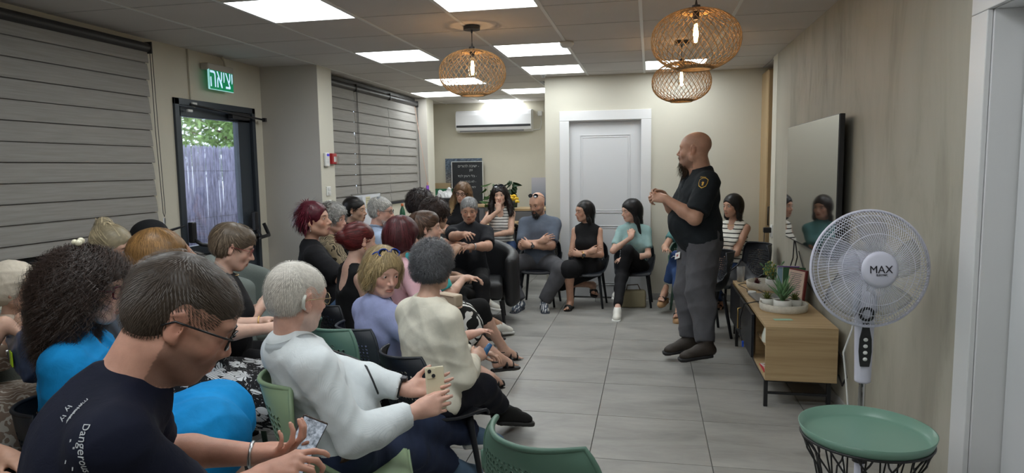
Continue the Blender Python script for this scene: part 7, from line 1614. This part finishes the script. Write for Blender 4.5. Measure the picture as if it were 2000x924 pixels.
t.location = at(946, 690, 3.28); mb = MB(); mb.tube([(-.03, 0, -.04), (0, .0, 0), (.03, .01, .045)], [.012, .016, .011], n=10); mb.build('case', mat('blue_gloss', (.03, .12, .28), .25), t)
# navy handbag with a lime tag
t = empty('handbag', at(80, 676, 2.6), R(-35), 'navy blue leather handbag with a lime tag on the lap at the left edge', 'handbag'); m_ = mat('navy_leather', (.035, .05, .10), .45, bump=.1, bscale=60)
f = grow([(rbox((0, 0, -.01), (.12, .05, .06), .04), .02, '+'), (rbox((-.02, -.075, -.02), (.08, .01, .035), .012), .02, '+')], .008); V, F = f.mesh(); V = folds(V, vnormals(V, F), .016, 8, 24); from_np('body', V, F, t, m_)
for q in (-1, 1): mb = MB(); mb.tube([(-.08, q*.04, .07), (-.05, q*.04, .14), (.05, q*.04, .15), (.09, q*.04, .06)], .006, n=8); mb.build('handle', m_, t)
mb = MB(); mb.box((.045, -.10, -.02), (.055, .004, .055), bev=.001); mb.build('tag', mat('lime_tag', (.50, .75, .02), .5), t); mb = MB(); mb.cyl((-.03, -.10, -.01), (-.03, -.106, -.01), .01, n=16).cyl((-.06, -.09, .05), (-.06, -.10, .05), .012, n=16); mb.build('buckle', M_silver, t)
t = empty('crossbody_bag', at(690, 885, 2.45), R(-30), 'small black crossbody bag at the hip of the white-haired man', 'bag'); f = grow([(rbox((0, 0, 0), (.09, .012, .035), .018), .01, '+')], .006); V, F = f.mesh(); from_np('body', V, F, t, M_leather)
# ================================================================ PRINTS, BADGES ON PEOPLE
def surf(p, name, world):
    """nearest point and normal on one of a person's garments, from a world position"""
    o = p['kids'][name]; bpy.context.view_layer.update(); q = o.matrix_world.inverted(); a = q @ CAM; l = q @ Vector(world); ok, c, n, i = o.ray_cast(a, (l-a).normalized())
    if not ok: ok, c, n, i = o.closest_point_on_mesh(l)
    return o, c, n
def decal_text(p, garment, px, py, dep, body, size, m, ang=0, name='print', wx=1.0):
    o, c, n = surf(p, garment, at(px, py, dep)); l = o.matrix_world.inverted().to_3x3() @ Vector((0, 0, 1)); n = n.normalized(); y = (l-n*l.dot(n)).normalized(); x = y.cross(n)
    q = Matrix.Rotation(R(ang), 3, n); x, y = q@x, q@y; cu = bpy.data.curves.new(name, 'FONT'); cu.body = body; cu.size = size; cu.extrude = .0002; cu.align_x = 'CENTER'; cu.align_y = 'CENTER'; cu.resolution_u = 3; cu.shear = .25
    t = bpy.data.objects.new(name, cu); COL.objects.link(t); bpy.context.view_layer.update(); me = bpy.data.meshes.new_from_object(t.evaluated_get(bpy.context.evaluated_depsgraph_get())); bpy.data.objects.remove(t)
    for v in me.vertices:
        w_ = c+x*(v.co.x*wx)+y*v.co.y; ok, cc, nn, i = o.closest_point_on_mesh(w_); v.co = cc+nn*(.0012+v.co.z)
    ob = link(name, me, o, m); return ob
def blob(p, garment, px, py, dep, pts, m, name, z=.0012, sc=1.0, thick=.0008, parent=None):
    o, c, n = surf(p, garment, at(px, py, dep)); l = o.matrix_world.inverted().to_3x3() @ Vector((0, 0, 1)); y = (l-n*l.dot(n)).normalized(); x = y.cross(n); mb = MB(); bm = mb.bm
    ctr = bm.verts.new((0, 0, 0)); vs = [bm.verts.new((a*sc, b_*sc, 0)) for a, b_ in pts]
    for i in range(len(vs)): bm.faces.new((ctr, vs[i], vs[(i+1) % len(vs)]))
    for v in bm.verts:
        w_ = c+x*v.co.x+y*v.co.y; ok, cc, nn, i = o.closest_point_on_mesh(w_); v.co = cc+nn*z
    bmesh.ops.recalc_face_normals(bm, faces=bm.faces); me = bpy.data.meshes.new(name); bm.to_mesh(me); bm.free(); ob = link(name, me, parent or o, m); ob['label'] = ob.get('label', '') or name; del ob['label']; return ob
M_print = mat('white_print', (.50, .52, .55), .8)
pn = next((q for q in P_ if 'navy' in q['label']), None)
if pn:
    for (px, py, tx, sz, an) in ((160, 878, 'Dangerous', .022, -80), (152, 800, 'makeda', .016, -72), (146, 806, 'maker', .016, -72), (130, 806, 'ly ly', .020, -70), (128, 885, '/', .055, 20), (138, 900, '/', .055, 20)):
        try: decal_text(pn, 'shirt', px, py, 1.4, tx, sz, M_print, an, 'back_print')
        except Exception as e_: print('print', e_)
ps = next((q for q in P_ if 'standing bald' in q['label']), None)
if ps:
    M_yel = mat('badge_gold', (.62, .38, .06), .6); M_bk = mat('badge_black', (.010, .010, .012), .8)
    sh = [(-.036, .028), (-.018, .040), (0, .044), (.018, .040), (.036, .028), (.036, .0), (.026, -.028), (0, -.048), (-.026, -.028), (-.036, 0)]
    a = blob(ps, 'shirt', 1373, 357, 4.86, sh, M_yel, 'shoulder_badge', .0020)
    blob(ps, 'shirt', 1373, 357, 4.86, sh, M_bk, 'badge_field', .0032, .86)
    decal_text(ps, 'shirt', 1373, 346, 4.86, 'החטבא', .015, M_yel, 0, 'badge_lettering')
    for dy, r_ in ((.002, .011), (-.016, .008)): blob(ps, 'shirt', 1373, 358, 4.86, [(r_*cos(k*pi/5)*(1 if k % 2 else .6), dy+r_*sin(k*pi/5)*(1 if k % 2 else .6)) for k in range(10)], M_yel, 'badge_emblem', .0042)
    o, c, n = surf(ps, 'trousers', at(1326, 500, 4.8)); mb = MB(); mb.box((0, 0, 0), (.05, .003, .065), bev=.001); bd = mb.build('id_badge', M_wp, o); bd.matrix_local = Matrix.Translation(c+n*.012) @ Vector((0, -1, 0)).rotation_difference(n).to_matrix().to_4x4()
    mb = MB(); mb.box((0, -.002, .0), (.018, .001, .024)); mb.build('badge_photo', mat('badge_photo', (.35, .10, .10), .6), bd); mb = MB(); mb.tube([(0, 0, .03), (.004, -.004, .055), (0, 0, .085)], .0035, n=6); mb.build('badge_clip', M_silver, bd)
pw = next((q for q in P_ if 'white-haired man' in q['label']), None)
if pw:
    J = pw['J']; mb = MB(); mb.tube([wl(J, (.080, -.022, .02)), wl(J, (.084, -.030, .005)), wl(J, (.084, -.028, -.02)), wl(J, (.080, -.016, -.028))], [.0045, .006, .006, .003], n=10); mb.build('hearing_aid', M_hwhite, pw['root'])
    Tw = J['T']; mb = MB(); pts = [Tw(.178*cos(a), .01+.155*sin(a), .050) for a in np.linspace(0, 2*pi, 40, endpoint=False)]; mb.tube([Vector(q) for q in pts], .016, n=6, closed=True); mb.build('belt', mat('brown_belt', (.05, .025, .015), .5), pw['root'])
    mb = MB(); pts = []
    for px, py in ((640, 655), (662, 668), (684, 682), (700, 697), (716, 718), (728, 742), (738, 766), (744, 786)):
        o, c, n = surf(pw, 'shirt', at(px, py, 2.4)); pts.append(c+n*.003)
    mb.tube(pts, .0035, n=6); mb.build('bag_strap', M_leather, pw['root'])
pc = next((q for q in P_ if 'wine glasses' in q['label']), None)
if pc:
    J = pc['J']; mb = MB(); mb.sph(wl(J, (.02, -.03, .155)), .012, n=8).sph(wl(J, (.036, -.03, .150)), .011, n=8).sph(wl(J, (.028, -.045, .150)), .010, n=8); mb.build('hair_clip', mat('pearl', (.7, .66, .5), .3), pc['root'])
print('TOTAL', time.time()-T0, sum(len(m_.polygons) for m_ in bpy.data.meshes))
